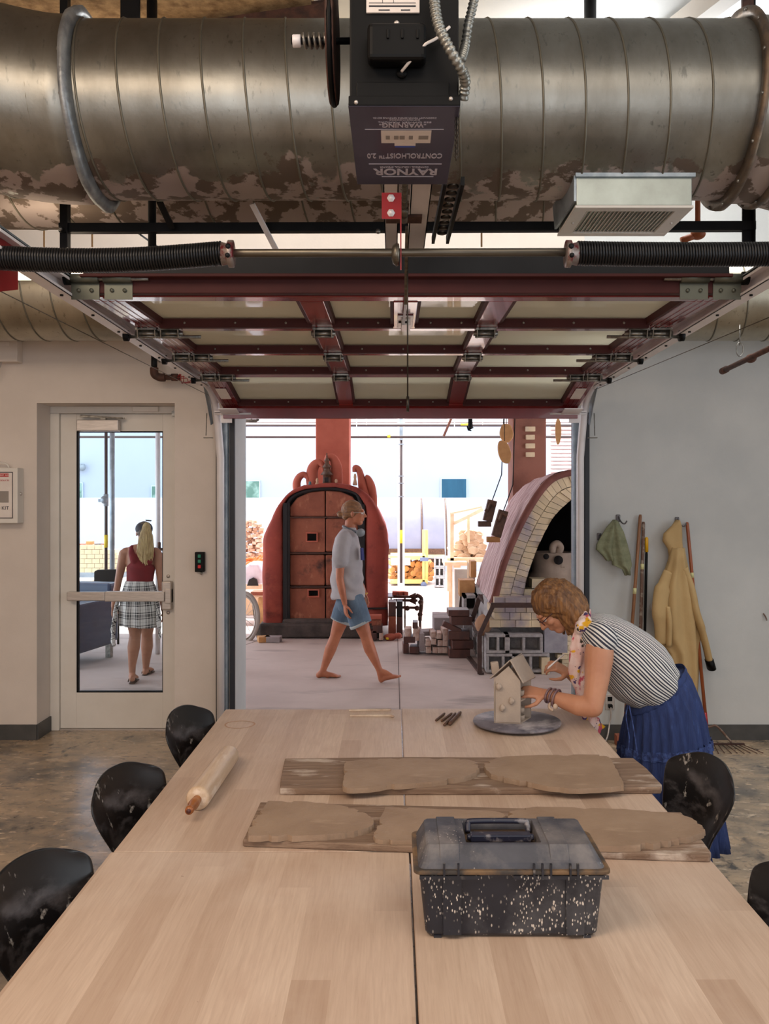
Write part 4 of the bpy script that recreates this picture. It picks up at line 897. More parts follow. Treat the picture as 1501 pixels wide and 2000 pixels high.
c3_ = vault([(1019, 1186), (1029, 1127), (1051, 1066), (1078, 1014), (1106, 984), (1130, 970)], (XC, 1.83))
vk = thing('vaulted_kiln', 'large open vaulted kiln with mauve plaster and a cream brick arch on cinder blocks', 'kiln', (XC, YF+1, 0))
def sweep(A, ya, Bc, yb, nm, mat, **k):
    n = len(A); return part(nm, MB().add([V((x, ya, z)) for x, z in A]+[V((x, yb, z)) for x, z in Bc], [(i, i+1, n+i+1, n+i) for i in range(n-1)], True), mat, vk, **k)
n = len(co)
vb = MB(); prof = [(co, YF), (c1_, YF-.015), (c1_, YF+.03)]
vb.add([V((x, y, z)) for cv, y in ((c1_, YF+.0), (c1_, YF-.03), (co, YF-.03), (co, YF+.06)) for x, z in cv], [(j*n+i, j*n+i+1, (j+1)*n+i+1, (j+1)*n+i) for j in range(3) for i in range(n-1)], True)
part('plaster_rim', vb, rim_m, vk)
vv = MB(); NJ = 12; vs = []
for j in range(NJ+1):
    f = j/NJ
    for x, z in co: vs.append(V((XC+(x-XC)*(1-.03*f*f), YF+.06+2.0*f, z*(1-.04*f*f))))
vv.add(vs, [(j*n+i, j*n+i+1, (j+1)*n+i+1, (j+1)*n+i) for j in range(NJ) for i in range(n-1)]+[tuple(NJ*n+i for i in range(n))], True)
part('vault_shell', vv, plum, vk, jit=.018)
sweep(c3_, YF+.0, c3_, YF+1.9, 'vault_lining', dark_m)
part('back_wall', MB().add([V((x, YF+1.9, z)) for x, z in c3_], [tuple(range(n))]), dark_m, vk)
def archbricks(A, B, ya, yb):
    m = MB()
    # resample by arc length into bricks
    L = [0]
    for i in range(1, len(A)): L.append(L[-1]+math.hypot(A[i][0]-A[i-1][0], A[i][1]-A[i-1][1]))
    def at(Cv, s):
        for i in range(1, len(L)):
            if s <= L[i] or i == len(L)-1:
                t = (s-L[i-1])/(L[i]-L[i-1]+1e-9); return (Cv[i-1][0]+(Cv[i][0]-Cv[i-1][0])*t, Cv[i-1][1]+(Cv[i][1]-Cv[i-1][1])*t)
    s = 0
    while s < L[-1]-.05:
        w_ = random.uniform(.060, .078); a, b, c, d = at(A, s+.004), at(A, s+w_), at(B, s+w_), at(B, s+.004)
        dy = random.uniform(-.008, .008); m.prism([(a[0], ya+dy, a[1]), (b[0], ya+dy, b[1]), (c[0], ya+dy, c[1]), (d[0], ya+dy, d[1])], (0, yb-ya, 0)); s += w_
    return m
def lerpc(A, B, t): return [(a[0]+(b[0]-a[0])*t, a[1]+(b[1]-a[1])*t) for a, b in zip(A, B)]
part('outer_brick_arch', archbricks(c1_, lerpc(c1_, c2_, .93), YF-.012, YF+.12), brick_m, vk)
part('inner_brick_arch', archbricks(c2_, c3_, YF+.005, YF+.12), brick_m, vk)
# straight brick courses below the springing, left pier
bw = MB()
z = .46
for r_ in range(4):
    x = .985+(r_ % 2)*.05
    while x < 1.53:
        w_ = random.choice((.11, .22, .16)); x2 = min(x+w_, 1.54); bw.box((x+.002, 9.14+random.uniform(-.006, .006), z), (x2-.002, 9.4, z+.072)); x = x2
    z += .077
part('brick_course', bw, brick_m, vk)
bw = MB()
for r_ in range(15):
    x = 1.70+(r_ % 2)*.05
    while x < 3.2:
        x2 = min(x+random.choice((.11, .22)), 3.3); bw.box((x+.002, 9.25, .02+r_*.047*1), (x2-.002, 9.4, .02+r_*.047+.044)); x = x2
part('brick_pier', bw, brick_m, vk)
part('grey_slab', MB().box((1.545, 9.12, .20), (1.78, 9.22, .70)), mk('grey_washed_brick', C(176, 172, 178), .9, col2=C(140, 138, 146), sc=5), vk)
part('corner_brick', MB().box((1.50, 9.02, 0), (1.58, 9.2, .17)), brick_m, vk, bev=.004)
part('kiln_platform', MB().box((1.0, 9.45, 0), (3.3, 11.3, .70)), cind_m, vk)
def cinder(x, y, z, L=.385, H=.19, D=.19):
    m = MB(); t = .028
    m.box((x, y, z), (x+L, y+D, z+t)).box((x, y, z+H-t), (x+L, y+D, z+H))
    for q in (x, x+L/2-t/2, x+L-t): m.box((q, y, z+t), (q+t, y+D, z+H-t))
    m.box((x+.01, y+D-.02, z+.01), (x+L-.01, y+D-.005, z+H-.01))
    return m
for r_ in range(2):
    z = .015+r_*.195
    for x in ((.93, 1.13) if False else ((.74, 1.13) if r_ else (.90, 1.20))):
        x0 = max(.94, x); L = .385 if x >= .94 else .385-(.94-x)
        o = cinder(x0, 9.04, z, L=L if L > .2 else .24)
        part('cinder_block', o, cind_m, vk, bev=.004)
    for k in range(5):
        m = cinder(0, 0, 0); m.xf(Matrix.Translation((.925, 9.25+k*.40, z)) @ Matrix.Rotation(-pi/2, 4, 'Z') @ Matrix.Translation((-.385, 0, 0)) )
        part('cinder_block', m, cind_m, vk, bev=.004)
ai = MB()
ai.bar(PP(936, 1316, 9.0), PP(936, 1238, 9.0), .042, .042).bar(PP(936, 1240, 9.0), PP(962, 1184, 9.05), .042, .02, up=(0, 1, 0)).bar(PP(958, 1182, 9.05), PP(1042, 1182, 9.05), .03, .05)
ai.bar((.89, 9.0, .01), (.83, 10.1, .01), .05, .02).bar((.88, 9.0, .39), (.88, 11, .39), .02, .04)
part('angle_iron_frame', ai, iron_m, vk)
ai = MB().bar(PP(921, 1212, 10.0), PP(938, 1161, 10.0), .05, .02, up=(0, 1, 0)).bar(PP(938, 1163, 10.0), PP(958, 1188, 9.8), .07, .03)
part('leaning_brace', ai, iron_m, vk)
# chimney with four pale bricks set in it
cm_ = mk('brown_chimney_plaster', C(140, 92, 76), .85, col2=C(112, 72, 60), sc=2, bump=.3, bs=12, det=8)
xa, xb = PP(1001, 0, 11.7).x, PP(1066, 0, 11.7).x
ch = part('chimney', MB().box((xa, 11.7, .6), (xb, 12.2, 3.26)), cm_, vk, bev=.008)
for y, w_ in ((838, 19), (854, 17), (871, 18), (888, 17)):
    c = PP(1035, y, 11.68); part('inset_brick', MB().box((c.x-w_/2*.0067, 11.66, c.z-.032), (c.x+w_/2*.0067, 11.72, c.z+.032)), brick_m, ch, bev=.006)
# ceramic sculpture inside
cs_m = mk('raw_ceramic', C(186, 166, 150), .8, col2=C(160, 140, 124), sc=4)
cs = thing('ceramic_vessel_sculpture', 'big unfired handled ceramic vessel with holes standing inside the vaulted kiln', 'sculpture', (1.95, 10.0, .7))
def S_(px, py, Y=9.95): return PP(px, py, Y)
c0 = S_(1082, 1140); zt = S_(0, 1075).z-.60
part('vessel_body', MB().lathe([(.02, 0), (.20, .01), (.29, .12), (.31, .25), (.27, .33), (.24, .36), (.24, .55), (.25, .58), (.22, .58), (.21, .5)], (c0.x, 10.0, .60), 28), cs_m, cs)
part('round_opening', MB().cyl(S_(1066, 1087, 9.74), S_(1066, 1087, 9.80), .032).cyl(S_(1090, 1094, 9.74), S_(1090, 1094, 9.80), .05), dark_m, cs)
part('curled_handle', MB().tube(smoothpath([S_(1078, 1080, 9.8), S_(1080, 1066, 9.8), S_(1088, 1062, 9.8), S_(1094, 1070, 9.8), S_(1090, 1080, 9.8), S_(1096, 1090, 9.8), S_(1096, 1108, 9.8)], 5), .04, 12), cs_m, cs)
part('kiln_shelf_stack', MB().box((1.50, 9.6, .60), (2.7, 10.4, .64)), brick_m, vk)
for px, py in ((1033, 1160), (1049, 1140)): c = PP(px, py, 9.5); item('loose_firebrick', MB().box((c.x-.06, 9.5, c.z-.05), (c.x+.10, 9.72, c.z+.05)), brick_m, 'pale firebrick inside the open arch, '+('lower one' if px < 1040 else 'upper one'), 'brick', bev=.004)
# hanging gourd-shaped discs and counterweights
disc_m = mk('tan_fired_disc', C(208, 158, 104), .7, col2=C(170, 118, 70), sc=5, lo=.4, hi=.7, bump=.2, bs=20)
def disc(px, py, w_, h_, Y, lab, rot=0):
    c = PP(px, py, Y); s_ = Y/F; P = []
    for k in range(28):
        a = 2*pi*k/28; rr_ = 1+.10*noise.noise(V((math.cos(a)*1.3, math.sin(a)*1.3, px*.1)))
        P.append(c+V((math.cos(a+rot)*w_/2*s_*rr_, 0, math.sin(a)*h_/2*s_*rr_)))
    o = thing('hanging_clay_disc', lab, 'clay disc', c-V((0, 0, h_/2*s_)), group='tan clay discs hung by the right kiln')
    part('disc_body', MB().prism(P, (0, .035, 0)), disc_m, o, bev=.012, seg=3)
    part('wire', MB().cyl(c+V((0, .015, 0)), V((c.x, c.y+.015, 3.26)), .004, n=6), black_m, o)
disc(989, 846, 27, 38, 9.8, 'upper tan clay disc hanging left of the brown chimney'); disc(985, 883, 27, 46, 9.7, 'lower pointed tan clay disc hanging left of the brown chimney', .3); disc(1090, 842, 11, 52, 9.9, 'narrow tan clay disc by the right door jamb')
for i, (a, b) in enumerate((((961, 977), (951, 1018)), ((983, 997), (968, 1048)))):
    Y_ = 9.75-i*.2
    t = thing('brick_counterweight', ('upper' if i == 0 else 'lower')+' dark counterweight bar wired up against the mauve vault', 'weight', PP(*b, Y_), group='counterweights on the vault')
    part('weight_bar', MB().bar(PP(*a, Y_), PP(*b, Y_), .10, .09, up=(0, 1, 0)), tool_m, t, bev=.004)
    e = PP(*b, Y_); part('hanging_brick', MB().box((e.x-.10, e.y-.04, e.z-.06), (e.x+.04, e.y+.04, e.z+.0)), tool_m if i == 0 else disc_m, t, bev=.004)
    part('chain_wire', MB().tube([PP(*a, Y_), PP(a[0]+18, a[1]-50, Y_+.1), V((PP(a[0]+28, a[1]-120, Y_).x, Y_+.1, 3.26))], .006, 6), black_m, t)
    kn_ = MB()
    kn_.tube(smoothpath([PP(a[0]-14+k*5, a[1]+18-k*3+6*math.sin(k*2), Y_-.06) for k in range(5)], 3), .016, 8)
    part('chain_knot', kn_, tool_m, t)

# ------------------------------------------------------------------ bricks, blocks and stacks in the yard
dbr = mk('dark_glazed_brick', C(92, 52, 42), .45, col2=C(62, 36, 32), sc=6, island=.4); lbr = mk('pale_end_brick', C(196, 180, 172), .8, col2=C(150, 110, 92), sc=9, island=.3)
gtile = mk('grey_kiln_tile', C(160, 150, 150), .85, col2=C(140, 130, 132), sc=5)
def brick(p, L, W, H, rz, mat, lab, grp, name='brick', tilt=0, cat='brick'):
    m = MB().box((-L/2, -W/2, 0), (L/2, W/2, H)); m.xf(Matrix.Translation(V(p)) @ Matrix.Rotation(rz, 4, 'Z') @ Matrix.Rotation(tilt, 4, 'Y'))
    return item(name, m, mat, lab, cat, grp, bev=.004, seg=1)
g = PP(897, 1285, 9.95)
for k, (dx, rz) in enumerate(((0, 0), (.03, .05), (.0, -.06), (.02, .03))):
    brick((g.x+dx, 10.05, .102*k+(.0 if k < 3 else .06)), .235, .24, .095, rz, dbr, 'dark glazed brick number '[:18]+('at the bottom of' if k == 0 else 'second from the bottom of' if k == 1 else 'third up in' if k == 2 else 'near the top of')+' the squat stack by the cinder blocks', 'stack of dark glazed bricks')
brick((g.x-.01, 10.07, .465), .235, .26, .07, .02, dbr, 'dark glazed brick topmost of the squat stack by the cinder blocks', 'stack of dark glazed bricks')
brick((g.x-.10, 9.98, .31), .22, .09, .06, 0, dbr, 'dark brick leaning crosswise on the squat stack', 'stack of dark glazed bricks', tilt=.45)
KK = [-1]
for px, py in ((836, 1276), (848, 1276), (860, 1276), (869, 1276), (835, 1262), (847, 1259), (858, 1262), (870, 1262), (845, 1246), (858, 1248), (870, 1251), (868, 1240)):
    p = PP(px, py, 10.1); KK[0] += 1; brick((p.x, 10.22, max(0, p.z-.0)), .058, .24, .066, random.uniform(-.06, .06), lbr, ORD[KK[0]]+' small pale square brick end counting from the bottom left of the heap', 'small square brick ends', tilt=random.uniform(-.08, .08))
for i, (px, py, L, H, mm) in enumerate(((792, 1277, .065, .11, dbr), (810, 1277, .11, .075, dbr), (800, 1256, .13, .07, dbr), (797, 1244, .07, .09, lbr), (814, 1252, .07, .13, lbr), (812, 1240, .06, .07, lbr), (811, 1228, .06, .07, dbr), (822, 1272, .06, .2, gtile))):
    p = PP(px, py, 10.15); brick((p.x, 10.27, max(0, p.z)), L, .22, H, random.uniform(-.1, .1), mm, ORD[i]+' brick piece of the loose pile left of the square ends', 'loose pile of brick pieces')
tl = [PP(x, y, 10.4) for x, y in ((816, 1234), (829, 1240), (851, 1230), (845, 1226), (816, 1226))]
brick((PP(832, 0, 10.4).x, 10.45, PP(0, 1240, 10.4).z), .22, .25, .05, .2, gtile, 'grey kiln tile lying on the loose brick pile', 'grey kiln tiles', name='kiln_tile', cat='tile')
for i in range(2):
    for j in range(2):
        x = PP(862+i*31, 0, 10.7).x; brick((x, 10.75+j*.28, 0), .188, .26, PP(0, 1207, 10.6).z, 0, gtile, 'grey block, '+('front ' if j == 0 else 'rear ')+('left' if i == 0 else 'right')+' of the four standing together', 'four grey blocks', name='grey_block', cat='block')
for i, (px, py, mm, rz) in enumerate(((514, 1252, disc_m, .3), (532, 1253, gtile, -.1))):
    p = PP(px, py, 11.0); brick((p.x, 11.05, 0), .15 if i == 0 else .2, .14, .07, rz, mm, ('small tan' if i == 0 else 'grey-brown')+' brick lying at the left foot of the red kiln', 'bricks at the foot of the kiln')
for i, (px, py, L, H, mm) in enumerate(((728, 1249, .10, .11, dbr), (737, 1236, .12, .10, dbr), (735, 1222, .12, .07, kdoor), (733, 1210, .15, .05, kpink), (744, 1250, .05, .09, lbr))):
    p = PP(px, py, 11.1); brick((p.x, 11.17, max(0, p.z)), L, .18, H, 0, mm, 'brick '+('on the ground' if i == 0 else 'second up' if i == 1 else 'third up' if i == 2 else 'on top' if i == 3 else 'standing small and pale')+' in the little stack by the kiln right corner', 'little stack at the kiln corner')
for i, (x0, x1, y0, y1, mm) in enumerate(((758, 773, 1204, 1240, kdoor), (758, 773, 1176, 1203, dbr), (774, 786, 1206, 1246, dbr), (774, 786, 1176, 1205, soot))):
    a, b = PP(x0, y1, 11.3), PP(x1, y0, 11.3); item('brick_column', MB().box((a.x, 11.3+.05*(x0 > 770), max(0, a.z if i % 2 else 0)), (b.x, 11.6, b.z)), mm, ('upper' if i % 2 else 'lower')+' '+('brown' if x0 < 770 else 'dark')+' upright block right of the red kiln', 'block', group='upright blocks right of the kiln', bev=.004)
item('rubble_heap', MB().ell(PP(762, 1244, 11.2), (.09, .08, .05)).ell(PP(775, 1242, 11.2), (.07, .06, .04)), kpink, 'small heap of tan rubble at the right foot of the red kiln', 'rubble', jit=.02)['kind'] = 'stuff'
item('yellow_brick_chip', MB().box(PP(753, 1250, 11.1), PP(759, 1243, 11.2)+V((0, .08, 0))), bpy.data.materials['yellow_tape'], 'tiny yellow chip on the ground beside the kiln corner', 'chip', bev=.01)
# burner plumbing rack
br = thing('gas_burner_manifold', 'rusty gas burner pipework on a small table right of the red kiln', 'burner', PP(790, 1175, 11.8))
m = MB()
for y in (1165, 1172, 1186): m.cyl(PP(768, y, 11.8), PP(815, y+1, 11.8), .018, n=10)
m.tube(smoothpath([PP(812, 1162, 11.8), PP(822, 1168, 11.8), PP(822, 1185, 11.8), PP(820, 1205, 11.8), PP(820, 1212, 11.8)], 4), .026)
part('pipe_manifold', m, rust_m, br)
m = MB()
for y in (1165, 1173): m.lathe([(.02, 0), (.03, .03), (.055, .075), (.055, .08)], PP(800, y, 11.78), 14, (1, 0, 0))
for px, py in ((795, 1188), (814, 1188), (820, 1200), (821, 1176)): m.ell(PP(px, py, 11.76), (.035, .03, .035), n=10, m=6)
part('burner_horn', m, rust_m, br)
part('table_top', MB().box((PP(757, 0, 11.9).x, 11.8, .455), (PP(793, 0, 11.9).x, 12.3, .475)), zinc_m, br)
lg = MB()
for x in (PP(762, 0, 11.9).x, PP(789, 0, 11.9).x):
    for y in (11.83, 12.27): lg.box((x, y, 0), (x+.02, y+.02, .455))
part('table_leg', lg, zinc_m, br)
part('pipe_support_leg', MB().cyl(PP(820, 1210, 11.8), V((PP(820, 0, 11.8).x, 11.8, 0)), .018, n=8), rust_m, br)
for i, px in enumerate((770, 780, 789)): brick((PP(px, 0, 12).x, 12.0, .475), .06, .15, .05, .2*i, kpink, ORD[i]+' small orange brick from the left on the burner table', 'bricks on the burner table')
# stack against the left flank of the vault
wood_m = mk('raw_pine', C(206, 168, 112), .7, col2=C(176, 136, 88), sc=6, st=(1, 6, 1)); sunw_m = mk('pale_lumber', C(226, 200, 170), .7, col2=C(206, 176, 142), sc=6)
for i, (x0, x1, y0, y1, Y, mm, lab) in enumerate(((897, 927, 1133, 1165, 10.8, disc_m, 'tan brick bundle on the stack beside the mauve vault'), (919, 930, 1096, 1128, 11.2, disc_m, 'brown upright brick high on the vault flank stack'), (888, 912, 1112, 1234, 12.0, mk('whitewashed_block', C(232, 226, 218), .85), 'whitewashed pedestal block beside the vault'), (915, 928, 1100, 1135, 11.6, brick_m, 'cream brick behind the tan bundle beside the vault'))):
    a, b = PP(x0, y1, Y), PP(x1, y0, Y); z0_ = 0 if i == 2 else a.z; item('stacked_block', MB().box((a.x, Y, z0_), (b.x, Y+.25, b.z)), mm, lab, 'block', bev=.004)
ft = thing('flue_tile', 'square clay flue tile with dark opening beside the mauve vault', 'tile', PP(918, 1235, 10.5))
a, b = PP(905, 1198, 10.5), PP(934, 1163, 10.5); e = .035
part('tile_wall', MB().box((a.x, 10.5, 0), (b.x, 10.8, a.z+.05)).box((a.x, 10.5, a.z), (a.x+e, 10.8, b.z)).box((b.x-e, 10.5, a.z), (b.x, 10.8, b.z)).box((a.x, 10.5, b.z-e), (b.x, 10.8, b.z)), cind_m, ft)
part('opening_shade', MB().box((a.x+e, 10.62, a.z+.04), (b.x-e, 10.64, b.z-e)), dark_m, ft)  # dark sheet standing for the shade inside the tile opening
item('cloth_sack', MB().ell(PP(944, 1222, 9.25), (.085, .09, .10)), mk('tan_sack', C(176, 136, 108), .9, bump=.4, bs=20), 'tan lumpy sack wedged at the corner frame of the cinder base', 'sack', jit=.03)
for i, (px, Y) in enumerate(((897, 10.9), (901, 11.2))): item('leaning_board', MB().bar(PP(px-3, 1230, Y), PP(px+5, 1160, Y), .04, .02, up=(0, 1, 0)), wood_m if i else iron_m, ('brown' if i == 0 else 'tan')+' narrow board leaning left of the flue tile', 'board')
# ---- further back: lumber cart, cinder block tower, covered shed, firewood frame
lc = thing('lumber_cart', 'yellow wooden lumber cart with two upright posts and firewood below', 'cart', (PP(800, 0, 18).x, 18.2, 0))
ylum = mk('yellow_lumber', C(232, 204, 128), .7, col2=C(216, 184, 108), sc=4)
def far(x0, x1, y0, y1, Y, D=.1): a, b = PP(x0, y1, Y), PP(x1, y0, Y); return (a.x, Y, max(0, a.z)), (b.x, Y+D, b.z)
part('cart_rail', MB().box(*far(762, 835, 1133, 1140, 18, 1)), ylum, lc)
part('cart_rail', MB().box(*far(762, 832, 1086, 1093, 18, 1)), ylum, lc)
part('upright_post', MB().box(*far(824.5, 829, 1035, 1136, 18)), ylum, lc); part('upright_post', MB().box(*far(830, 835.5, 1035, 1134, 18.2)), ylum, lc)
part('caster', MB().cyl(PP(827, 1142, 17.95), PP(827, 1142, 18.05), .06).box(*far(820, 836, 1089, 1096, 17.9, .05)), mk('blue_grey_caster', C(110, 120, 150), .5), lc)
part('white_board', MB().box(*far(763, 801, 1090, 1104, 17.7, .03)), offw_m, lc)
logm = mk('split_log', C(196, 138, 78), .85, col2=C(126, 84, 52), sc=3, island=.7); logl = mk('bleached_log', C(216, 196, 172), .85, col2=C(168, 138, 110), sc=3, island=.5)
def log(px, py, Y, r, L, mat, lab, grp, sq=1):
    Y += random.uniform(-.06, .06); c = PP(px, py, Y); nn = random.choice((5, 6, 7)); a0 = random.random()*6
    P = [c+V((math.cos(a0+2*pi*k/nn)*r*random.uniform(.8, 1.15)*sq, 0, math.sin(a0+2*pi*k/nn)*r*random.uniform(.8, 1.1))) for k in range(nn)]
    m = MB().prism(P, (random.uniform(-.1, .1), L, random.uniform(-.03, .03)))
    return item('firewood_log', m, mat, lab, 'log', grp, bev=.006, seg=1)
for r_ in range(4):
    for k in range(9): log(767+k*9+(r_ % 2)*4+random.uniform(-2, 2), 1130-r_*9+random.uniform(-2, 2), 18.25, .06+random.uniform(0, .02), .6, logm, ORD[k]+' split log from the left, layer '+ORD[r_]+' from below, on the yellow cart', 'firewood on the cart')
cb_ = []
for k in range(3):
    o = cinder(*[(PP(848, 0, 17.6).x, 17.6, .03+k*.2)][0], L=.2, H=.19, D=.35) if False else cinder(PP(848, 0, 17.6).x, 17.6, .02+k*.195, L=.20, H=.19, D=.19)
    item('cinder_block', o, cind_m, ('bottom' if k == 0 else 'middle' if k == 1 else 'top')+' cinder block of the three-high tower behind the cart', 'block', group='cinder block tower', bev=.004)
sd = thing('covered_shed', 'low shed under a curved lavender-grey tarp beyond the cart', 'shed', (PP(815, 0, 20).x, 20, 0))
tarp_m = mk('lavender_tarp', C(138, 138, 156), .8, col2=C(128, 128, 148), sc=2)
tp = []
for k in range(9):
    a = k/8*1.35; tp.append((19.4+.9*(1-math.cos(a))*1.0, .45+1.30*math.sin(a)/math.sin(1.35)))
def tarp(x0, x1):
    A = [V((x0, y, z)) for y, z in tp]; Bq = [V((x1, y, z)) for y, z in tp]; n_ = len(A)
    return MB().add(A+Bq+[p+V((0, .04, -.01)) for p in A+Bq], [(i, i+1, n_+i+1, n_+i) for i in range(n_-1)]+[(2*n_+i, 3*n_+i, 3*n_+i+1, 2*n_+i+1) for i in range(n_-1)]+[(0, n_, 3*n_, 2*n_)], True)
part('tarp_cover', tarp(PP(740, 0, 19.4).x, PP(868, 0, 19.4).x), tarp_m, sd)
for px in (824, 872):
    x = PP(px, 0, 19.4).x; part('arched_rib', MB().tube([V((x, y-.01, z)) for y, z in tp], .022, 6), tool_m, sd)
part('shed_side_beam', MB().box(*far(755, 868, 1072, 1084, 19.3, .1)), tool_m, sd)
part('shed_wall_board', MB().box(*far(835, 868, 1078, 1125, 19.6, .1)), tool_m, sd)
part('shed_post', MB().box((PP(866, 0, 19.5).x, 19.5, 0), (PP(868.5, 0, 19.5).x, 19.6, .6)).box((PP(742, 0, 19.5).x, 19.5, 0), (PP(745, 0, 19.5).x, 19.6, .6)), tool_m, sd)
part('lath', MB().box(*far(755, 868, 1084, 1090, 19.2, .1)), sunw_m, sd)
ff = thing('firewood_rack', 'sunlit wooden post frame holding a heap of bleached firewood', 'rack', (PP(905, 0, 14.5).x, 14.6, 0))
part('frame_post', MB().box(*far(879, 886, 1001, 1095, 14.5, .1)), sunw_m, ff)
part('frame_post', MB().box(*far(912, 917, 1005, 1060, 14.7, .06)), sunw_m, ff)
part('frame_rail', MB().bar(PP(880, 1003, 14.5), PP(940, 990, 14.6), .05, .03).bar(PP(886, 1022, 14.5), PP(942, 995, 14.6), .06, .05), sunw_m, ff)
part('frame_table', MB().box(*far(868, 912, 1098, 1105, 14.2, .8)).box(*far(873, 880, 1105, 1155, 14.2, .1)).box(*far(886, 892, 1105, 1155, 14.3, .1)), sunw_m, ff)
part('frame_base', MB().box(*far(873, 945, 1090, 1098, 14.5, .6)), sunw_m, ff)
for px in (876, 892): part('table_leg', MB().box((PP(px, 0, 14.3).x, 14.3, 0), (PP(px, 0, 14.3).x+.06, 14.36, PP(0, 1104, 14.2).z)), sunw_m, ff)
for r_ in range(8):
    for k in range(8-r_//2):
        px = 890+k*7.5+r_*2+random.uniform(-2, 2); log(px, 1088-r_*6.5, 14.75, .045+random.uniform(0, .03), .4, logl, ORD[k]+' bleached log from the left, '+ORD[r_]+' layer up in the sunlit post rack', 'bleached firewood', sq=1.4)
# ---- left of the red kiln
rub = mk('pale_rubble_brick', C(206, 178, 160), .9, col2=C(170, 130, 104), sc=6, island=.6)
for r_ in range(11):
    for k in range(6-max(0, r_-8)):
        px = 474+k*7+random.uniform(-2, 2); py = 1092-r_*7+random.uniform(-2, 2)
        if px > 513: continue
        p = PP(px, py, 16); brick((p.x, 16+random.uniform(0, .15), p.z), .085, .2, .05, random.uniform(-.4, .4), rub, ORD[k]+' broken brick from the left, '+ORD[r_]+' course up in the sunlit rubble stack', 'sunlit rubble stack', tilt=random.uniform(-.2, .2))
item('pallet_stack', MB().box(*far(466, 520, 1096, 1180, 16, 1.0)), rub, 'pale plinth under the sunlit rubble stack', 'plinth')
for k in range(12): brick(tuple(PP(480+k*2.6, 1098+random.uniform(-6, 0), 15.6)), .22, .03, .025, random.uniform(0, 1), mk('orange_shard', C(222, 130, 70), .8) if k == 0 else bpy.data.materials['orange_shard'], ORD[k]+' orange clay shard from the left in the heap left of the kiln', 'orange shards', name='clay_shard', tilt=random.uniform(-.8, .3), cat='shard')
wb = thing('plastic_hood', 'white rounded plastic hood on a bench left of the red kiln', 'hood', PP(490, 1150, 13.5))
part('hood_shell', MB().prism([PP(x, y, 13.5) for x, y in ((474, 1142), (474, 1108), (486, 1100), (506, 1100), (514, 1118), (514, 1142))], (0, .5, 0)), mk('lavender_white_plastic', C(212, 208, 222), .5), wb, bev=.05, seg=3)
part('hood_stand', MB().box((PP(476, 0, 13.6).x, 13.55, 0), (PP(512, 0, 13.6).x, 13.95, PP(0, 1141, 13.5).z)), sunw_m, wb)
part('dark_opening', MB().prism([PP(x, y, 13.46) for x, y in ((482, 1144), (486, 1132), (494, 1128), (501, 1132), (504, 1144))], (0, .04, 0)), soot, wb)
bt_ = thing('yard_bench', 'pale bench with a brown plank left of the red kiln', 'bench', (PP(490, 0, 12.6).x, 12.8, 0))
part('bench_top', MB().box(*far(462, 514, 1160, 1166, 12.6, .6)), sunw_m, bt_)
part('brown_plank', MB().box(*far(489, 514, 1156, 1163, 12.5, .3)), kdoor, bt_, bev=.004)
part('bench_panel', MB().box(*far(504, 514, 1168, 1245, 12.6, .1)), wood_m, bt_)
part('bench_leg', MB().box(*far(464, 470, 1166, 1245, 12.6, .1)), wood_m, bt_)
wt = thing('spoked_wheel', 'large spoked wheel with pale rim leaning just left of the red kiln', 'wheel', (PP(472, 0, 11.2).x, 11.2, 0))
wc = PP(475, 1206, 11.2)
part('wheel_tyre', MB().tube([wc+V((math.cos(a)*.185, 0, math.sin(a)*.31)) for a in [2*pi*k/40 for k in range(40)]], .028, 10, closed=True), mk('pale_tyre', C(186, 178, 172), .5), wt)
part('wheel_rim', MB().tube([wc+V((math.cos(a)*.155, -.01, math.sin(a)*.27)) for a in [2*pi*k/40 for k in range(40)]], .012, 8, closed=True), alu_m, wt)
m = MB()
for k in range(14): a = 2*pi*k/14; m.cyl(wc, wc+V((math.cos(a)*.155, 0, math.sin(a)*.27)), .003, n=5)
part('spoke', m, alu_m, wt)
part('wheel_hub', MB().cyl(wc-V((0, .04, 0)), wc+V((0, .04, 0)), .03), zinc_m, wt)
part('wheel_stand', MB().bar(PP(496, 1180, 11.25), PP(505, 1245, 11.25), .05, .03, up=(0, 1, 0)), zinc_m, wt)
# ---- seen through the glass door
crm = mk('cream_insulating_brick', C(240, 226, 190), .85, col2=C(230, 214, 176), sc=5, island=.12)
for r_ in range(6):
    for k in range(6):
        if r_ == 5 and k > 2: continue
        x0 = 150+k*15+(r_ % 2)*5; 
        if r_ > 2 and k > 4: continue
        a, b = PP(x0, 1118-r_*9, 14), PP(x0+14.4, 1109.6-r_*9, 14)
        item('cream_brick', MB().box((a.x, 14, a.z), (b.x, 14.25, b.z)), crm, ORD[k]+' cream brick from the left, '+ORD[r_]+' course up, stack behind the glass door', 'brick', 'cream brick stack seen through the door')
item('brick_pallet', MB().box(*far(146, 242, 1118, 1128, 14, .5)), galvb_m, 'low grey pallet under the cream brick stack', 'pallet')
for px, mm in ((160, kpink), (174, disc_m), (190, dbr), (200, kdoor)): a = PP(px, 1066, 14.1); item('brick_piece', MB().box((a.x-.05, 14.1, a.z-.02), (a.x+.05, 14.2, a.z+(.07 if px == 174 else .03))), mm, {160: 'pinkish', 174: 'tall tan', 190: 'dark', 200: 'brown'}[px]+' brick piece lying on top of the cream stack', 'brick')
ac = thing('blue_armchair', 'dark blue leather armchair outside the glass door on grey legs', 'armchair', (-3.6, 9.6, 0))
bluel = mk('dark_blue_leather', C(44, 66, 98), .35, col2=C(30, 48, 76), sc=3, bump=.08, bs=20)
M4 = Matrix.Translation((-3.27, 9.22, 0)) @ Matrix.Rotation(-.20, 4, 'Z')
def ab(a, b): return MB().box(a, b).xf(M4)
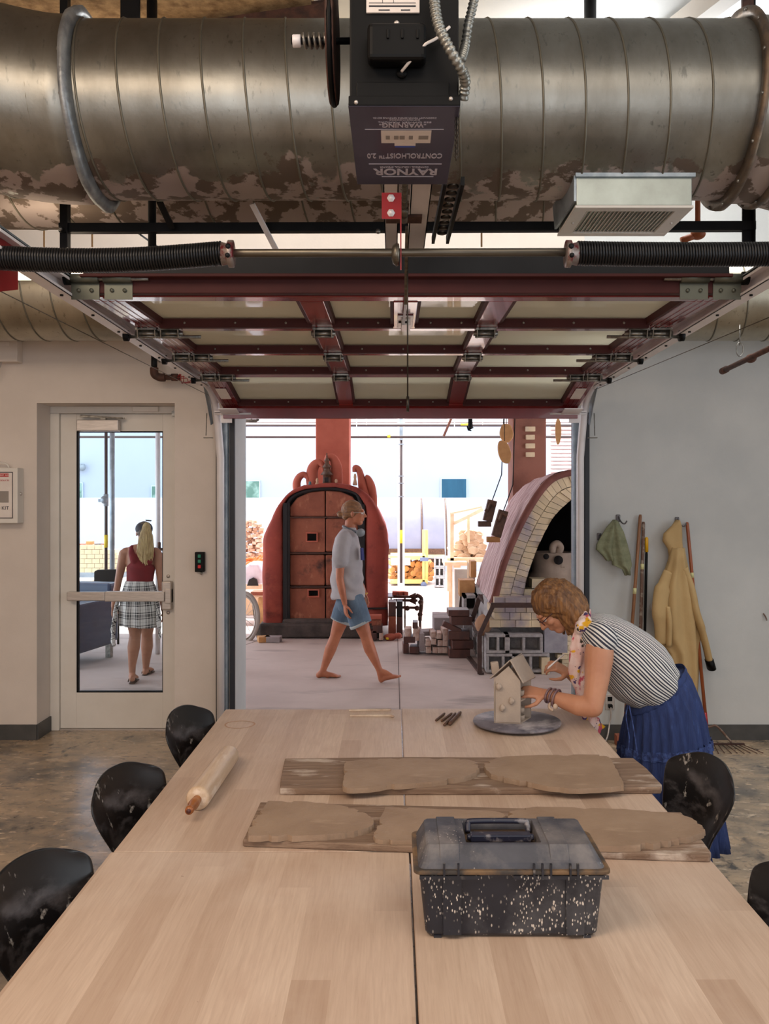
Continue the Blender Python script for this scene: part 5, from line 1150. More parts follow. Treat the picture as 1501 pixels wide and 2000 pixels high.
part('arm', ab((-.16, 0, .16), (0, .80, .68)), bluel, ac, bev=.02); part('arm', ab((-.86, 0, .16), (-.70, .80, .68)), bluel, ac, bev=.02)
part('seat_cushion', ab((-.70, .0, .18), (-.16, .70, .46)), bluel, ac, bev=.03); part('backrest', ab((-.86, .66, .18), (0, .86, .84)), bluel, ac, bev=.03)
for q in ((-.10, .03), (-.10, .74), (-.82, .03), (-.82, .74)): part('leg', ab((q[0], q[1], 0), (q[0]+.06, q[1]+.06, .17)), zinc_m, ac)
item('low_crate', MB().box(*far(146, 168, 1138, 1240, 11.8, .4)), brick_m, 'low pale brick crate between the armchair and the cream stack', 'crate')
yb_ = thing('yellow_cart_cover', 'mustard yellow folded cover standing behind the walking woman', 'cover', (-2.35, 9.6, 0))
part('cover_cloth', MB().prism([(-2.44, 9.5, .06), (-2.20, 9.5, .04), (-2.15, 9.5, .50), (-2.46, 9.5, .62)], (0, .5, 0)), mk('mustard_cloth', C(176, 128, 20), .7), yb_, bev=.02)
part('dark_base', MB().box((-2.44, 9.5, 0), (-2.18, 9.98, .05)), black_m, yb_)
item('green_bin', MB().lathe([(.10, 0), (.13, .02), (.14, .30), (.12, .42), (.06, .5)], (-2.33, 9.95, .62), 16), mk('dark_green_plastic', C(50, 78, 74), .4), 'dark green rounded bin top standing on the mustard cover', 'bin')
ck = thing('black_yard_chair', 'black plastic chair with tall curved back behind the blue armchair', 'chair', (-3.35, 10.7, 0))
part('backrest', MB().prism([PP(x, y, 10.9) for x, y in ((182, 1162), (183, 1116), (190, 1113), (224, 1112), (232, 1116), (232, 1162))], (0, .05, 0)), blackp_m, ck, bev=.015)
part('seat', MB().box((-3.68, 10.5, .43), (-3.32, 10.92, .47)), blackp_m, ck, bev=.01)
for x in (-3.66, -3.36):
    for y in (10.52, 10.88): part('leg', MB().cyl((x, y, 0), (x, y, .43), .014), blackp_m, ck)
# ------------------------------------------------------------------ work tables
TZ = .74
def onz(px, py, z): Y = (CH-z)*F/(py-VY); return V(((px-VX)*Y/F, Y, z))
def table(x0, x1, y0, y1, lab):
    t = thing('work_table', lab, 'table', ((x0+x1)/2, (y0+y1)/2, 0), group='pale wooden work tables pushed together')
    part('tabletop', MB().box((x0, y0, TZ-.04), (x1, y1, TZ)), table_m, t, bev=.002)
    part('apron', MB().box((x0+.06, y0+.06, TZ-.12), (x1-.06, y1-.06, TZ-.04)), tabled_m, t)
    for x in (x0+.05, x1-.12):
        for y in (y0+.05, y1-.12): part('leg', MB().box((x, y, 0), (x+.07, y+.07, TZ-.041)), tabled_m, t, bev=.004)
    return t
t1 = table(-.835, .036, 2.662, 4.44, 'pale wooden work table at the far left, carrying the rolling pin')
table(.041, .922, 2.668, 4.455, 'pale wooden work table at the far right, carrying the turntable')
table(-.842, .046, .60, 2.657, 'nearest left pale wooden work table with nothing on it')
table(.051, .925, .60, 2.662, 'nearest right pale wooden work table under the black toolbox')
rc = onz(468, 1415, TZ+.0006)
part('ring_stain', MB().rings([[rc+V((math.cos(a)*r*(1+.03*math.sin(3*a)), math.sin(a)*r, 0)) for a in [2*pi*k/36 for k in range(36)]] for r in (.064, .071)], caps=False), mk('brown_stain', C(190, 148, 116), .6), t1)
# ---- boards with clay slabs
def board(name, pts, th, lab):
    P = [onz(x, y, TZ+th) for x, y in pts]; return item(name, MB().prism(P, (0, 0, -th+.0005)), board_m, lab, 'board', group='weathered boards holding clay slabs', bev=.004)
board('ware_board', ((556, 1481), (800, 1478), (1236, 1480), (1262, 1500), (1292, 1532), (1290, 1538), (900, 1540), (546, 1540), (548, 1520)), .024, 'far weathered board nearer the clay house, carrying two clay slabs')
board('ware_board', ((508, 1566), (900, 1575), (1330, 1586), (1350, 1612), (1388, 1664), (1386, 1670), (900, 1656), (474, 1640), (478, 1632)), .022, 'near weathered board right behind the toolbox, carrying three clay slabs')
def slab(pts, zb, th, lab, seed):
    P = [onz(x, y, zb+th) for x, y in pts]; Q = smoothpath(P+[P[0]], 10)[:-1]; n = len(Q); c = sum(Q, V())/n; R = []
    random.seed(seed)
    off = [noise.noise(V((k*.45, seed, 0)))*.007+noise.noise(V((k*1.7, seed, 4)))*.004+(-.014 if random.random() < .09 else 0) for k in range(n)]
    for s_, z in ((1.002, 0), (1.0, th*.6), (.995, th)):
        R.append([V((c.x+(p.x-c.x)*s_, c.y+(p.y-c.y)*s_, zb+z+.0004))+(p-c).normalized()*off[k]*V((1, 1, 0)).length*.7 for k, p in enumerate(Q)])
        for q in R[-1]: q.z = zb+z+.0004
    m = MB().rings(R, smooth=False); return item('clay_slab', m, clay_m, lab, 'clay slab', group='rolled clay slabs on the boards')
slab(((673, 1487), (740, 1482), (860, 1481), (920, 1485), (934, 1500), (915, 1515), (850, 1526), (770, 1533), (677, 1539), (672, 1510)), TZ+.024, .018, 'long clay slab at the left of the far board', 1)
slab(((944, 1492), (985, 1478), (1100, 1474), (1180, 1476), (1200, 1497), (1216, 1528), (1205, 1536), (1110, 1540), (1030, 1528), (960, 1512)), TZ+.024, .018, 'broad clay slab at the right of the far board', 2)
slab(((524, 1564), (600, 1566), (680, 1576), (722, 1594), (727, 1612), (690, 1624), (620, 1631), (500, 1633), (484, 1626), (500, 1596)), TZ+.022, .018, 'rounded clay slab at the left end of the near board', 3)
slab(((752, 1576), (860, 1580), (975, 1586), (985, 1610), (980, 1638), (900, 1644), (800, 1642), (733, 1638), (738, 1610)), TZ+.022, .013, 'middle clay slab on the near board, half behind the toolbox', 4)
slab(((992, 1586), (1050, 1576), (1200, 1580), (1325, 1590), (1366, 1610), (1372, 1626), (1310, 1642), (1230, 1652), (1100, 1650), (998, 1640)), TZ+.022, .018, 'large clay slab at the right end of the near board', 5)
random.seed(11)
# ---- rolling pin
rp = thing('rolling_pin', 'wooden rolling pin with amber handles lying on the left side of the table', 'rolling pin', onz(410, 1530, TZ))
A = V((onz(388, 1580, TZ).x, 3.00, TZ+.041)); Bp = V((A.x+.012, 3.52, TZ+.040)); ax = (Bp-A).normalized(); Lp = (Bp-A).length
part('barrel', MB().lathe([(.004, 0), (.034, .0), (.0395, .006), (.040, .02), (.040, Lp-.02), (.0385, Lp-.006), (.032, Lp), (.004, Lp)], A, 40, ax), pin_m, rp)
part('handle', MB().lathe([(.012, 0), (.015, .004), (.013, .012), (.017, .03), (.0175, .06), (.012, .088), (.0145, .10), (.013, .112), (.004, .115)], A, 24, -ax), pinh_m, rp)
part('handle', MB().lathe([(.012, 0), (.015, .004), (.013, .012), (.017, .03), (.0165, .05), (.011, .062), (.003, .068)], Bp, 24, ax), mk('pink_wood_handle', C(190, 140, 118), .4), rp)
part('handle_pin', MB().cyl(A-ax*.112, A-ax*.118, .0075), mk('handle_end', C(84, 44, 40), .4), rp)
# ---- toolbox
tb = thing('toolbox', 'black plastic toolbox splattered with pale clay on the near table', 'toolbox', (.285, 2.25, TZ))
bx0, bx1 = .062, .506
m = MB()
R = []
for z, e in ((.0045, .010), (.012, .006), (.150, .0), (.158, .0)):
    a, b, c, d = bx0+e+(.158-z)*.06, bx1-e-(.158-z)*.06, 2.133+e, 2.372-e
    r = .018; pts = []
    for (cx, cy, a0) in ((b-r, c+r, -90), (b-r, d-r, 0), (a+r, d-r, 90), (a+r, c+r, 180)):
        for k in range(5): t = math.radians(a0+k*22.5); pts.append(V((cx+r*math.cos(t), cy+r*math.sin(t), TZ+z)))
    R.append(pts)
m.rings(R, smooth=False); part('body', m, dbox_m, tb, bev=.002)
def rr_ring(a, b, c, d, r, z): 
    pts = []
    for (cx, cy, a0) in ((b-r, c+r, -90), (b-r, d-r, 0), (a+r, d-r, 90), (a+r, c+r, 180)):
        for k in range(5): t = math.radians(a0+k*22.5); pts.append(V((cx+r*math.cos(t), cy+r*math.sin(t), z)))
    return pts
part('rim', MB().rings([rr_ring(bx0-.012, bx1+.012, 2.122, 2.38, .02, TZ+.158), rr_ring(bx0-.014, bx1+.014, 2.120, 2.382, .02, TZ+.160), rr_ring(bx0-.014, bx1+.014, 2.120, 2.382, .02, TZ+.167), rr_ring(bx0-.010, bx1+.010, 2.124, 2.378, .02, TZ+.169)], smooth=False), rimm_m, tb, bev=.001)
# lid as four sloping sides round a recessed handle well
LZ = TZ+.212; ix0, ix1, iy0, iy1 = .178, .362, 2.185, 2.338
o0 = (bx0-.004, bx1+.004, 2.130, 2.374); o1 = (bx0+.004, bx1-.006, 2.138, 2.370); o2 = (bx0+.018, bx1-.022, 2.170, 2.352)
m = MB().rings([rr_ring(*o0, .02, TZ+.166), rr_ring(*o1, .02, TZ+.182), rr_ring(*o2, .012, LZ-.003), rr_ring(o2[0]+.004, o2[1]-.004, o2[2]+.004, o2[3]-.004, .01, LZ), rr_ring(ix0, ix1, iy0, iy1, .006, LZ), rr_ring(ix0+.004, ix1-.004, iy0+.004, iy1-.004, .006, LZ-.026)], caps=True, smooth=False)
part('lid', m, dlid_m, tb, bev=.0015)
def band(x0, x1):
    s = [(2.134, TZ+.172), (2.142, TZ+.186), (2.168, LZ+.003), (2.354, LZ+.003), (2.372, TZ+.184), (2.372, TZ+.168)]
    return MB().prism([(x0, y, z) for y, z in s], (x1-x0, 0, 0))
for x0, x1 in ((.112, .160), (.378, .424)): part('lid_rib', band(x0, x1), dlid_m, tb, bev=.002)
part('handle_well', MB().box((ix0+.004, iy0+.004, LZ-.027), (ix1-.004, iy1-.004, LZ-.024)), mk('brown_grime', C(110, 84, 60), .8, col2=C(60, 50, 44), sc=16), tb)
navy = mk('navy_handle', C(34, 36, 54), .35, col2=C(120, 116, 120), sc=30, lo=.58, hi=.68)
h = part('carry_handle', MB().tube(smoothpath([(ix0+.014, 2.30, LZ-.018), (ix0+.016, 2.315, LZ-.002), (ix0+.03, 2.318, LZ+.004), (ix1-.03, 2.318, LZ+.004), (ix1-.016, 2.315, LZ-.002), (ix1-.014, 2.30, LZ-.018)], 5), .0075, 10), navy, tb)
part('handle_grip', MB().box((ix0+.016, 2.235, LZ-.020), (ix1-.016, 2.265, LZ-.002)).cyl((ix0+.008, 2.25, LZ-.012), (ix1-.008, 2.25, LZ-.012), .008), navy, tb, bev=.003)
for x in (.118, .152, .332, .352, .372, .418, .436): part('rim_tab', MB().box((x, 2.116, TZ+.150), (x+.005, 2.124, TZ+.186)), dbox_m, tb)
part('latch_rail', MB().box((bx0+.0, 2.117, TZ+.150), (.205, 2.123, TZ+.158)).box((.285, 2.117, TZ+.150), (bx1+.006, 2.123, TZ+.158)), dbox_m, tb)
for x0 in (.118, .412): part('body_rib', MB().box((x0, 2.1285, TZ+.012), (x0+.045, 2.14, TZ+.150), tap=.05), dbox_m, tb)
for x in (.097, .456):
    for y in (2.14, 2.35): part('foot', MB().box((x, y, TZ), (x+.018, y+.015, TZ+.006)), dbox_m, tb)
# ---- turntable and clay house
TC = V((.572, 4.13, 0)); 
tt = thing('turntable', 'round grey clay-crusted turntable under the clay house', 'turntable', (TC.x, TC.y, TZ))
part('wheel_head', MB().lathe([(.01, .010), (.19, .010), (.201, .012), (.203, .018), (.201, .024), (.01, .024)], (TC.x, TC.y, TZ), 64), batt_m, tt)
part('turntable_base', MB().lathe([(.09, 0), (.09, .006), (.05, .010), (.03, .0105)], (TC.x, TC.y, TZ), 32), black_m, tt)
hs = thing('clay_house', 'unfired grey clay house with gable roof and round knobs, on the turntable', 'clay house', (TC.x-.05, 4.1, TZ+.024))
hz = TZ+.0245
gA = V((.459, 4.075, hz)); gB = V((.577, 4.055, hz)); gC = V((.645, 4.175, hz)); gD = gA+(gC-gB)
u = (gB-gA); dpt = (gC-gB); up = V((0, 0, 1)); nrm = V((u.y, -u.x, 0)).normalized()
def quadwall(poly, d): return MB().prism(poly, d)
gp_ = [gA, gB, gB+up*.195, gA+u*.55+up*.262, gA+u*.02+up*.205]
part('gable_wall', quadwall(gp_, (gC-gB).normalized()*.008), gclay_m, hs, bev=.002)
part('left_wall', quadwall([gA, gD, gD+up*.205, gA+up*.205], u.normalized()*.008), gclay_m, hs)
part('back_wall', quadwall([gD, gC, gC+up*.195, gD+u*.55+up*.26, gD+up*.205], -(gC-gB).normalized()*.008), gclay_m, hs)
rA = gA-u*.14-dpt*.06+up*.200; rB = gA+u*.62-dpt*.06+up*.285; 
part('roof_panel', MB().prism([rA, rB, rB+dpt*1.14+up*.01, rA+dpt*1.14], (0, 0, .007)), gclay_m, hs, bev=.002)
rC = rB+dpt*.5; part('roof_panel', MB().prism([rB+up*.004, rB+u*.50-up*.10, rB+u*.50-up*.10+dpt*1.12, rB+dpt*1.12+up*.004], (.004, 0, .006)), gclay_m, hs, bev=.002)
part('clay_chimney', MB().box((gA.x-.005, gA.y+.05, hz+.215), (gA.x+.03, gA.y+.08, hz+.268), rot=(0, -.15, 0)), gclay_m, hs, bev=.003)
for f, z in ((.18, .168), (.66, .105), (.32, .072)):
    c = gA+u*f+up*z+nrm*.006; kb = MB().ell(c, (.012, .014, .017)).ell(c+V((.006, -.008, .002)), (.008, .008, .010)); part('clay_knob', kb, gclay_m, hs)
for f, z in ((.5, .0), (.5, .035), (.45, .115)):
    c = gB+dpt*f-u.normalized()*.022+up*(z+.001); part('tiny_pot', MB().lathe([(.010, 0), (.017, .008), (.018, .026), (.014, .026), (.012, .01)], c, 14), gclay_m, hs)
part('inner_floor', MB().prism([gA+dpt*.08+u*.03+up*.1, gB+dpt*.08+up*.1, gC+up*.1-dpt*.05, gD+u*.03-dpt*.05+up*.1], (0, 0, .006)), gclay_m, hs)
part('house_floor', MB().prism([gA, gB, gC, gD], (0, 0, .006)), gclay_m, hs)
# ---- small tools
for i, (a, b, r) in enumerate((((851, 1407), (868, 1393), .006), ((862, 1408), (882, 1393), .006), ((867, 1416), (889, 1393), .007), ((877, 1414), (899, 1391), .009))):
    p, q = onz(*a, TZ+r), onz(*b, TZ+r)
    item('modelling_tool', MB().tube([p, p.lerp(q, .1), p.lerp(q, .9), q], [r*.8, r, r, r*.6], 10), tool_m, ('leftmost', 'second from left', 'third from left', 'rightmost and thickest')[i]+' of the four short brown tools near the turntable', 'tool', 'brown modelling tools')
strip_m = mk('pale_plaster_strip', C(214, 198, 178), .7, col2=C(176, 150, 130), sc=14)
for i, (a, b) in enumerate((((681, 1387), (763, 1386)), ((683, 1397), (765, 1397)))):
    p, q = onz(*a, TZ+.004), onz(*b, TZ+.004); m = MB().bar(p, q, .016, .008)
    if i: m.ell(onz(766, 1399, TZ+.006), (.010, .008, .006))
    item('pale_strip', m, strip_m, ('far' if i == 0 else 'near, spotted')+' one of the two pale narrow strips at the far table edge', 'strip', bev=.002)

# ------------------------------------------------------------------ chairs
def chair_proto():
    t = thing('shell_chair', 'black plastic shell chair on the left side of the table, nearest the glass door', 'chair', group='black shell chairs round the table')
    prof = [(.235, .435, .185), (.22, .452, .205), (.10, .438, .215), (-.05, .430, .21), (-.13, .438, .20), (-.175, .47, .185), (-.20, .54, .155), (-.225, .63, .170), (-.25, .72, .206), (-.268, .79, .222), (-.277, .83, .216), (-.281, .852, .200)]
    S = smoothpath([V(p) for p in prof], 3); nu = 17; vs = []
    for i, p in enumerate(S):
        f = i/(len(S)-1); back = max(0, min(1, (f-.35)/.25))
        for k in range(nu):
            a = -1+2*k/(nu-1); e = abs(a)**2.4
            lift = .035*(1-back)*e*(1 if f > .06 else .3); fw = .058*back*e
            dz = -.066*back*max(0, (f-.55)/.45)*abs(a)**2.3
            vs.append(V((p.x+fw, a*p.z, p.y+lift+dz)))
    fs = [(i*nu+k, i*nu+k+1, (i+1)*nu+k+1, (i+1)*nu+k) for i in range(len(S)-1) for k in range(nu-1)]
    part('seat_shell', MB().add(vs, fs, True), plastic_m, t, solid=.009, sub=1)
    for x, y, fx, fy in ((.15, .16, .21, .22), (.15, -.16, .21, -.22), (-.12, .15, -.20, .21), (-.12, -.15, -.20, -.21)):
        part('leg', MB().tube([(x, y, .435 if x > 0 else .432), (fx, fy, .0)], .011, 10), black_m, t)
    part('seat_frame', MB().tube([(.15, .16, .425), (.15, -.16, .425), (-.12, -.15, .42), (-.12, .15, .42)], .009, 8, closed=True), black_m, t)
    return t
c0 = chair_proto(); c0.location = (-.70, 3.95, 0); c0.rotation_euler = (0, 0, math.radians(-15))
dup(c0, (-.715, 3.06, 0), math.radians(-17), 'black plastic shell chair in the middle of the left side of the table')
dup(c0, (-.715, 2.27, 0), math.radians(-16), 'nearest black plastic shell chair on the left, cut by the left frame edge')
dup(c0, (.90, 3.20, 0), math.radians(193), 'clay-smeared black shell chair on the right beside the bending woman')
dup(c0, (.81, 2.22, 0), math.radians(188), 'black shell chair at the right edge of the frame, mostly cut off')

# ------------------------------------------------------------------ things on the right wall
def drape(rings, Y, dep, folds, amp, n=48, seed=0):
    """hanging cloth: closed wavy sections; rings = (px centre, py, half width px)"""
    R = []; m = len(rings)
    for i, (cx, cy, hw) in enumerate(rings):
        c = PP(cx, cy, Y); s_ = Y/F; r = []
        for k in range(n):
            a = 2*pi*k/n; f = 1+amp*math.sin(folds*a+seed+i*.25)*min(1, i/2)
            r.append(V((c.x+hw*s_*math.cos(a)*(1+.3*(f-1)), c.y-abs(dep)*math.sin(a)*f, c.z+.004*math.sin(5*a+i))))
        R.append(r)
    return MB().rings(R)
hook_m = mk('pewter_hook', C(110, 106, 108), .4, .8)
def hook(px, py, lab):
    c = PP(px, py, 6.6); c.y = 6.6
    o = thing('wall_hook', lab, 'hook', c)
    part('hook_plate', MB().box((c.x-.016, 6.588, c.z-.02), (c.x+.016, 6.60, c.z+.035)), hook_m, o, bev=.006)
    part('hook_arm', MB().tube(smoothpath([(c.x, 6.59, c.z+.02), (c.x+.012, 6.55, c.z-.02), (c.x+.035, 6.54, c.z-.032), (c.x+.05, 6.535, c.z-.01)], 5), .005, 8), hook_m, o)
    return o
hook(1206, 1014, 'small metal coat hook holding the green cloth'); hook(1321, 1019, 'small metal coat hook holding the tan coat')
hook(1169, 1050, 'tiny hook half hidden behind the green cloth')
gc = mk('green_linen', C(134, 136, 108), .9, col2=C(112, 114, 88), sc=12, bump=.4, bs=45, st=(1, 1, 2)); cc = thing('green_cloth', 'sage green rag hanging from a hook beside the overhead door', 'cloth', PP(1197, 1120, 6.53))
part('cloth_fold', drape([(1200, 1016, 4), (1195, 1030, 12), (1190, 1048, 18), (1185, 1062, 21), (1182, 1072, 20), (1188, 1085, 12), (1191, 1095, 7)], 6.53, .030, 5, .35), gc, cc)
part('cloth_fold', drape([(1202, 1018, 4), (1206, 1040, 11), (1209, 1062, 14), (1212, 1085, 17), (1214, 1103, 18), (1222, 1112, 8), (1225, 1123, 6)], 6.51, .026, 4, .35, seed=1), gc, cc)
coat = mk('tan_canvas', C(190, 160, 112), .85, col2=C(172, 142, 96), sc=3, bump=.2, bs=30, st=(1, 1, .6))
ct = thing('canvas_coat', 'tan hooded canvas coat with black cuffs hanging from a hook on the right wall', 'coat', PP(1325, 1360, 6.5))
part('hood', drape([(1323, 1016, 3), (1320, 1028, 10), (1312, 1042, 18), (1311, 1056, 19), (1317, 1072, 15), (1321, 1090, 16)], 6.52, .04, 3, .25), coat, ct)
part('coat_body', drape([(1322, 1070, 13), (1322, 1095, 17), (1320, 1130, 27), (1321, 1170, 36), (1322, 1210, 42), (1324, 1245, 41), (1334, 1275, 29), (1336, 1310, 27), (1338, 1350, 23), (1340, 1362, 20)], 6.50, .075, 7, .22), coat, ct)
sl = part('coat_sleeve', MB().tube(smoothpath([PP(1334, 1110, 6.47), PP(1348, 1150, 6.46), PP(1358, 1195, 6.45), PP(1368, 1225, 6.46), PP(1377, 1258, 6.48), PP(1384, 1289, 6.5)], 5), [.05]*8+[.048]*8+[.04]*10, 16, flat=.6), coat, ct)
part('black_cuff', MB().tube([PP(1384, 1288, 6.5), PP(1389, 1306, 6.51)], [.048, .050], 16, flat=.6), blackp_m, ct)
part('coat_sleeve', MB().tube(smoothpath([PP(1306, 1118, 6.47), PP(1293, 1150, 6.45), PP(1288, 1190, 6.43), PP(1291, 1225, 6.44), PP(1292, 1255, 6.46)], 5), [.045]*5+[.062]*8+[.055]*8, 16, flat=.7), coat, ct)
part('folded_sleeve_end', MB().tube(smoothpath([PP(1302, 1185, 6.42), PP(1306, 1215, 6.41), PP(1305, 1262, 6.43)], 5), .030, 12, flat=.7), coat, ct)
def pole(name, a, ya, b, yb, r, mat, lab, cat='pole', extra=None):
    A_, B_ = PP(*a, ya), PP(*b, yb); o = thing(name, lab, cat, (B_.x, B_.y, 0), group='long handles leaning on the right wall')
    part('shaft', MB().tube([A_, A_.lerp(B_, .01), B_], [r*.7, r, r], 12), mat, o); return o, A_, B_
wd1 = mk('brown_handle_wood', C(150, 104, 70), .5, col2=C(124, 82, 54), sc=6, st=(4, 4, .6)); wd2 = mk('spattered_handle', C(104, 78, 66), .7, col2=C(150, 136, 124), sc=26, lo=.5, hi=.6); wd3 = mk('orange_varnished_wood', C(164, 88, 48), .35, col2=C(138, 70, 38), sc=5, st=(4, 4, .6))
ylab = mk('pale_yellow_label', C(212, 206, 150), .6)
o, A_, B_ = pole('broom_handle', (1250, 1005), 6.57, (1216, 1462), 6.40, .0125, wd1, 'plain brown wooden handle, leftmost of the three by the green cloth')
part('label_band', MB().cyl(A_.lerp(B_, .32), A_.lerp(B_, .345), .0132), ylab, o)
o, A_, B_ = pole('tool_handle', (1256, 1019), 6.57, (1244, 1460), 6.42, .0125, wd2, 'paint-spattered grey-brown handle between the brown and the black handles')
part('label_band', MB().cyl(A_.lerp(B_, .19), A_.lerp(B_, .215), .0132), ylab, o)
o, A_, B_ = pole('mop_handle', (1262, 1078), 6.57, (1254, 1460), 6.42, .010, blackp_m, 'black handle with a bright yellow grip, right of the spattered handle')
part('yellow_grip', MB().tube([A_+V((0, 0, .11)), A_+V((0, 0, .10)), A_-V((0, 0, .0))], [.006, .0135, .0135], 12), mk('yellow_grip_plastic', C(226, 170, 24), .4), o)
o, A_, B_ = pole('rake', (1341, 1020), 6.57, (1379, 1420), 6.44, .0125, wd3, 'orange varnished long-handled rake leaning right of the coat', 'rake')
part('label_band', MB().cyl(A_.lerp(B_, .25), A_.lerp(B_, .275), .0132), ylab, o); part('red_ferrule', MB().cyl(A_.lerp(B_, .93), B_, .0135), redb_m, o)
e1, e2 = PP(1400, 1419, 6.42), PP(1428, 1450, 6.40)
part('rake_neck', MB().tube(smoothpath([B_, PP(1388, 1419, 6.43), e1, e2], 5), .008, 8), wd2, o)
for k in range(9): part('rake_tine', MB().tube([e2+V((-.16+k*.03, -.01, -.015)), e2+V((-.20+k*.045, -.16-.01*(k % 2), -.03))], .003, 5), rust_m, o)
part('rake_bar', MB().bar(e2+V((-.17, 0, -.012)), e2+V((.09, 0, -.012)), .02, .012), rust_m, o)
item('coat_peg', MB().ell(PP(1272, 1186, 6.56), (.016, .03, .03)), alu_m, 'small round metal knob on the wall left of the coat', 'knob')
item('small_brown_box', MB().box((PP(1199, 0, 6.5).x, 6.42, 0), (PP(1212, 0, 6.5).x, 6.5, .075)), kdoor, 'small brown box on the floor at the right baseboard', 'box', bev=.003)
item('wall_scuff_hook', MB().tube([PP(1490, 1198, 6.59), PP(1495, 1206, 6.58), PP(1497, 1212, 6.57)], .005, 6), wd2, 'tiny bent hook on the bare right wall near the frame edge', 'hook')
# ------------------------------------------------------------------ people
def sk(name, a, b): 
    m = mk(name, a, .5, col2=b, sc=7, lo=.35, hi=.7, spec=.4); bsdf(m).inputs['Subsurface Weight'].default_value = .08
    bsdf(m).inputs['Subsurface Radius'].default_value = (.01, .004, .002); return m
def attrmix(name, cols, rough=.8):
    m = bpy.data.materials.new(name); m.use_nodes = True; return m
def head(mb, c, f, u, s=1.0, female=True):
    """c = head centre, f = facing, u = up; face modelled in the head's own frame"""
    f = V(f).normalized(); u = V(u); u = (u-f*u.dot(f)).normalized(); r = f.cross(u)
    Mx = Matrix((f, r, u)).transposed()
    def q(a, b, c_): return c+Mx @ (V((a, b, c_))*s)
    mb.ell(q(-.018, 0, .028), (.094*s, .074*s, .088*s), Mx)
    mb.ell(q(.030, 0, -.022), (.060*s, .060*s, .082*s), Mx)
    mb.ell(q(.052, 0, -.080), (.034*s, .036*s, .028*s), Mx)
    mb.ell(q(.020, 0, -.068), (.050*s, .052*s, .034*s), Mx)
    mb.ell(q(.078, 0, .030), (.016*s, .044*s, .014*s), Mx, 12, 8)          # brow
    mb.caps([q(.086, 0, .018), q(.104, 0, -.012), q(.110, 0, -.022)], [.008*s, .010*s, .0125*s], 8)   # nose
    mb.ell(q(.096, .010, -.026), (.009*s,)*3, n=8, m=6); mb.ell(q(.096, -.010, -.026), (.009*s,)*3, n=8, m=6)
    mb.ell(q(.086, 0, -.048), (.012*s, .022*s, .006*s), Mx, 10, 6); mb.ell(q(.084, 0, -.058), (.012*s, .020*s, .0065*s), Mx, 10, 6)
    for e in (1, -1):
        mb.ell(q(.062, e*.040, -.018), (.022*s, .020*s, .020*s), Mx, 10, 8)
        mb.ell(q(-.006, e*.076, -.006), (.017*s, .008*s, .030*s), Mx, 10, 8)
    return q, Mx
def eyes(par, q, Mx, s, m_w, m_i):
    for e in (1, -1):
        o = part('eye', MB().ell(q(.074, e*.031, .006), (.0125*s,)*3, n=12, m=8), m_w, par)
        part('iris', MB().ell(q(.0835, e*.031, .006), (.004*s, .0062*s, .0062*s), Mx, 10, 6), m_i, o)
        part('eyelid', MB().ell(q(.0745, e*.031, .013), (.0135*s, .0145*s, .007*s), Mx, 12, 8), bpy.data.materials['skin_fair'], o)
def hand(mb, w, d, n_, size=1.0, curl=.5, thumb=1, spread=.1):
    """w = wrist, d = direction of the hand, n_ = back-of-hand normal; fingers curl away from n_"""
    d = V(d).normalized(); n_ = V(n_); n_ = (n_-d*n_.dot(d)).normalized(); s_ = d.cross(n_)*thumb; S = size
    k = w+d*.085*S
    for a in (-.028, -.009, .010, .028): mb.caps([w+s_*a*.6*S, k+s_*a*S], [(.015*S, .012*S), (.0115*S, .0115*S)], 8, up=s_)
    for a, L, dd in ((-.030, .060, -.16), (-.0105, .074, -.05), (.010, .080, .04), (.030, .070, .15)):
        p = k+s_*a*S; dr = (d+s_*dd*(spread/.1)*.6).normalized(); pts = [p]; ang = 0
        for j, f in enumerate((.45, .31, .24)):
            ang += curl*(.75 if j == 0 else 1.0)
            v = dr*math.cos(ang)-n_*math.sin(ang); pts.append(pts[-1]+v*L*f*S)
        mb.caps(pts, [.0092*S, .0085*S, .0078*S, .0066*S], 8)
    b = w+d*.022*S+s_*.026*S
    t1_ = b+(d*.55+s_*.8-n_*.35).normalized()*.042*S; t2_ = t1_+(d*.85+s_*.25-n_*.45).normalized()*.032*S; t3 = t2_+(d*.9-s_*.1-n_*.5).normalized()*.024*S
    mb.caps([w+d*.015*S+s_*.012*S, b, t1_, t2_, t3], [.014*S, .0135*S, .0115*S, .0098*S, .0078*S], 8)
def foot(mb, ankle, heel, toe, sc=1.0):
    ankle, heel, toe = V(ankle), V(heel), V(toe); d = (toe-heel).normalized(); sd = d.cross(V((0, 0, 1))).normalized(); L = (toe-heel).length
    mb.caps([ankle, heel+d*.03+V((0, 0, .02))], [.036*sc, .030*sc], 12)
    mb.caps([heel+d*.028+V((0, 0, .026)), heel+d*L*.35+V((0, 0, .034)), heel+d*L*.68+V((0, 0, .024)), heel+d*L*.84+V((0, 0, .016))], [(.028*sc, .028*sc), (.030*sc, .032*sc), (.040*sc, .022*sc), (.040*sc, .014*sc)], 14, up=sd)
    mb.caps([ankle, ankle+d*.06-V((0, 0, .03)), heel+d*L*.6+V((0, 0, .03))], [.032*sc, .030*sc, .022*sc], 12)
    for k, (a, l) in enumerate(((-.030, .0), (-.012, -.004), (.003, -.010), (.017, -.018), (.029, -.028))):
        r = .013 if k == 0 else .0085
        b = heel+d*(L*.80)+sd*a*sc; mb.caps([b+V((0, 0, .014)), heel+d*(L+l-r)+sd*a*sc*1.05+V((0, 0, .010))], [r*sc, r*.85*sc], 8)
skin = sk('skin_fair', C(196, 142, 112), C(180, 124, 96)); skint = sk('skin_tanned', C(186, 118, 86), C(160, 96, 70)); skinw = sk('skin_shaded', C(176, 124, 98), C(156, 106, 82))
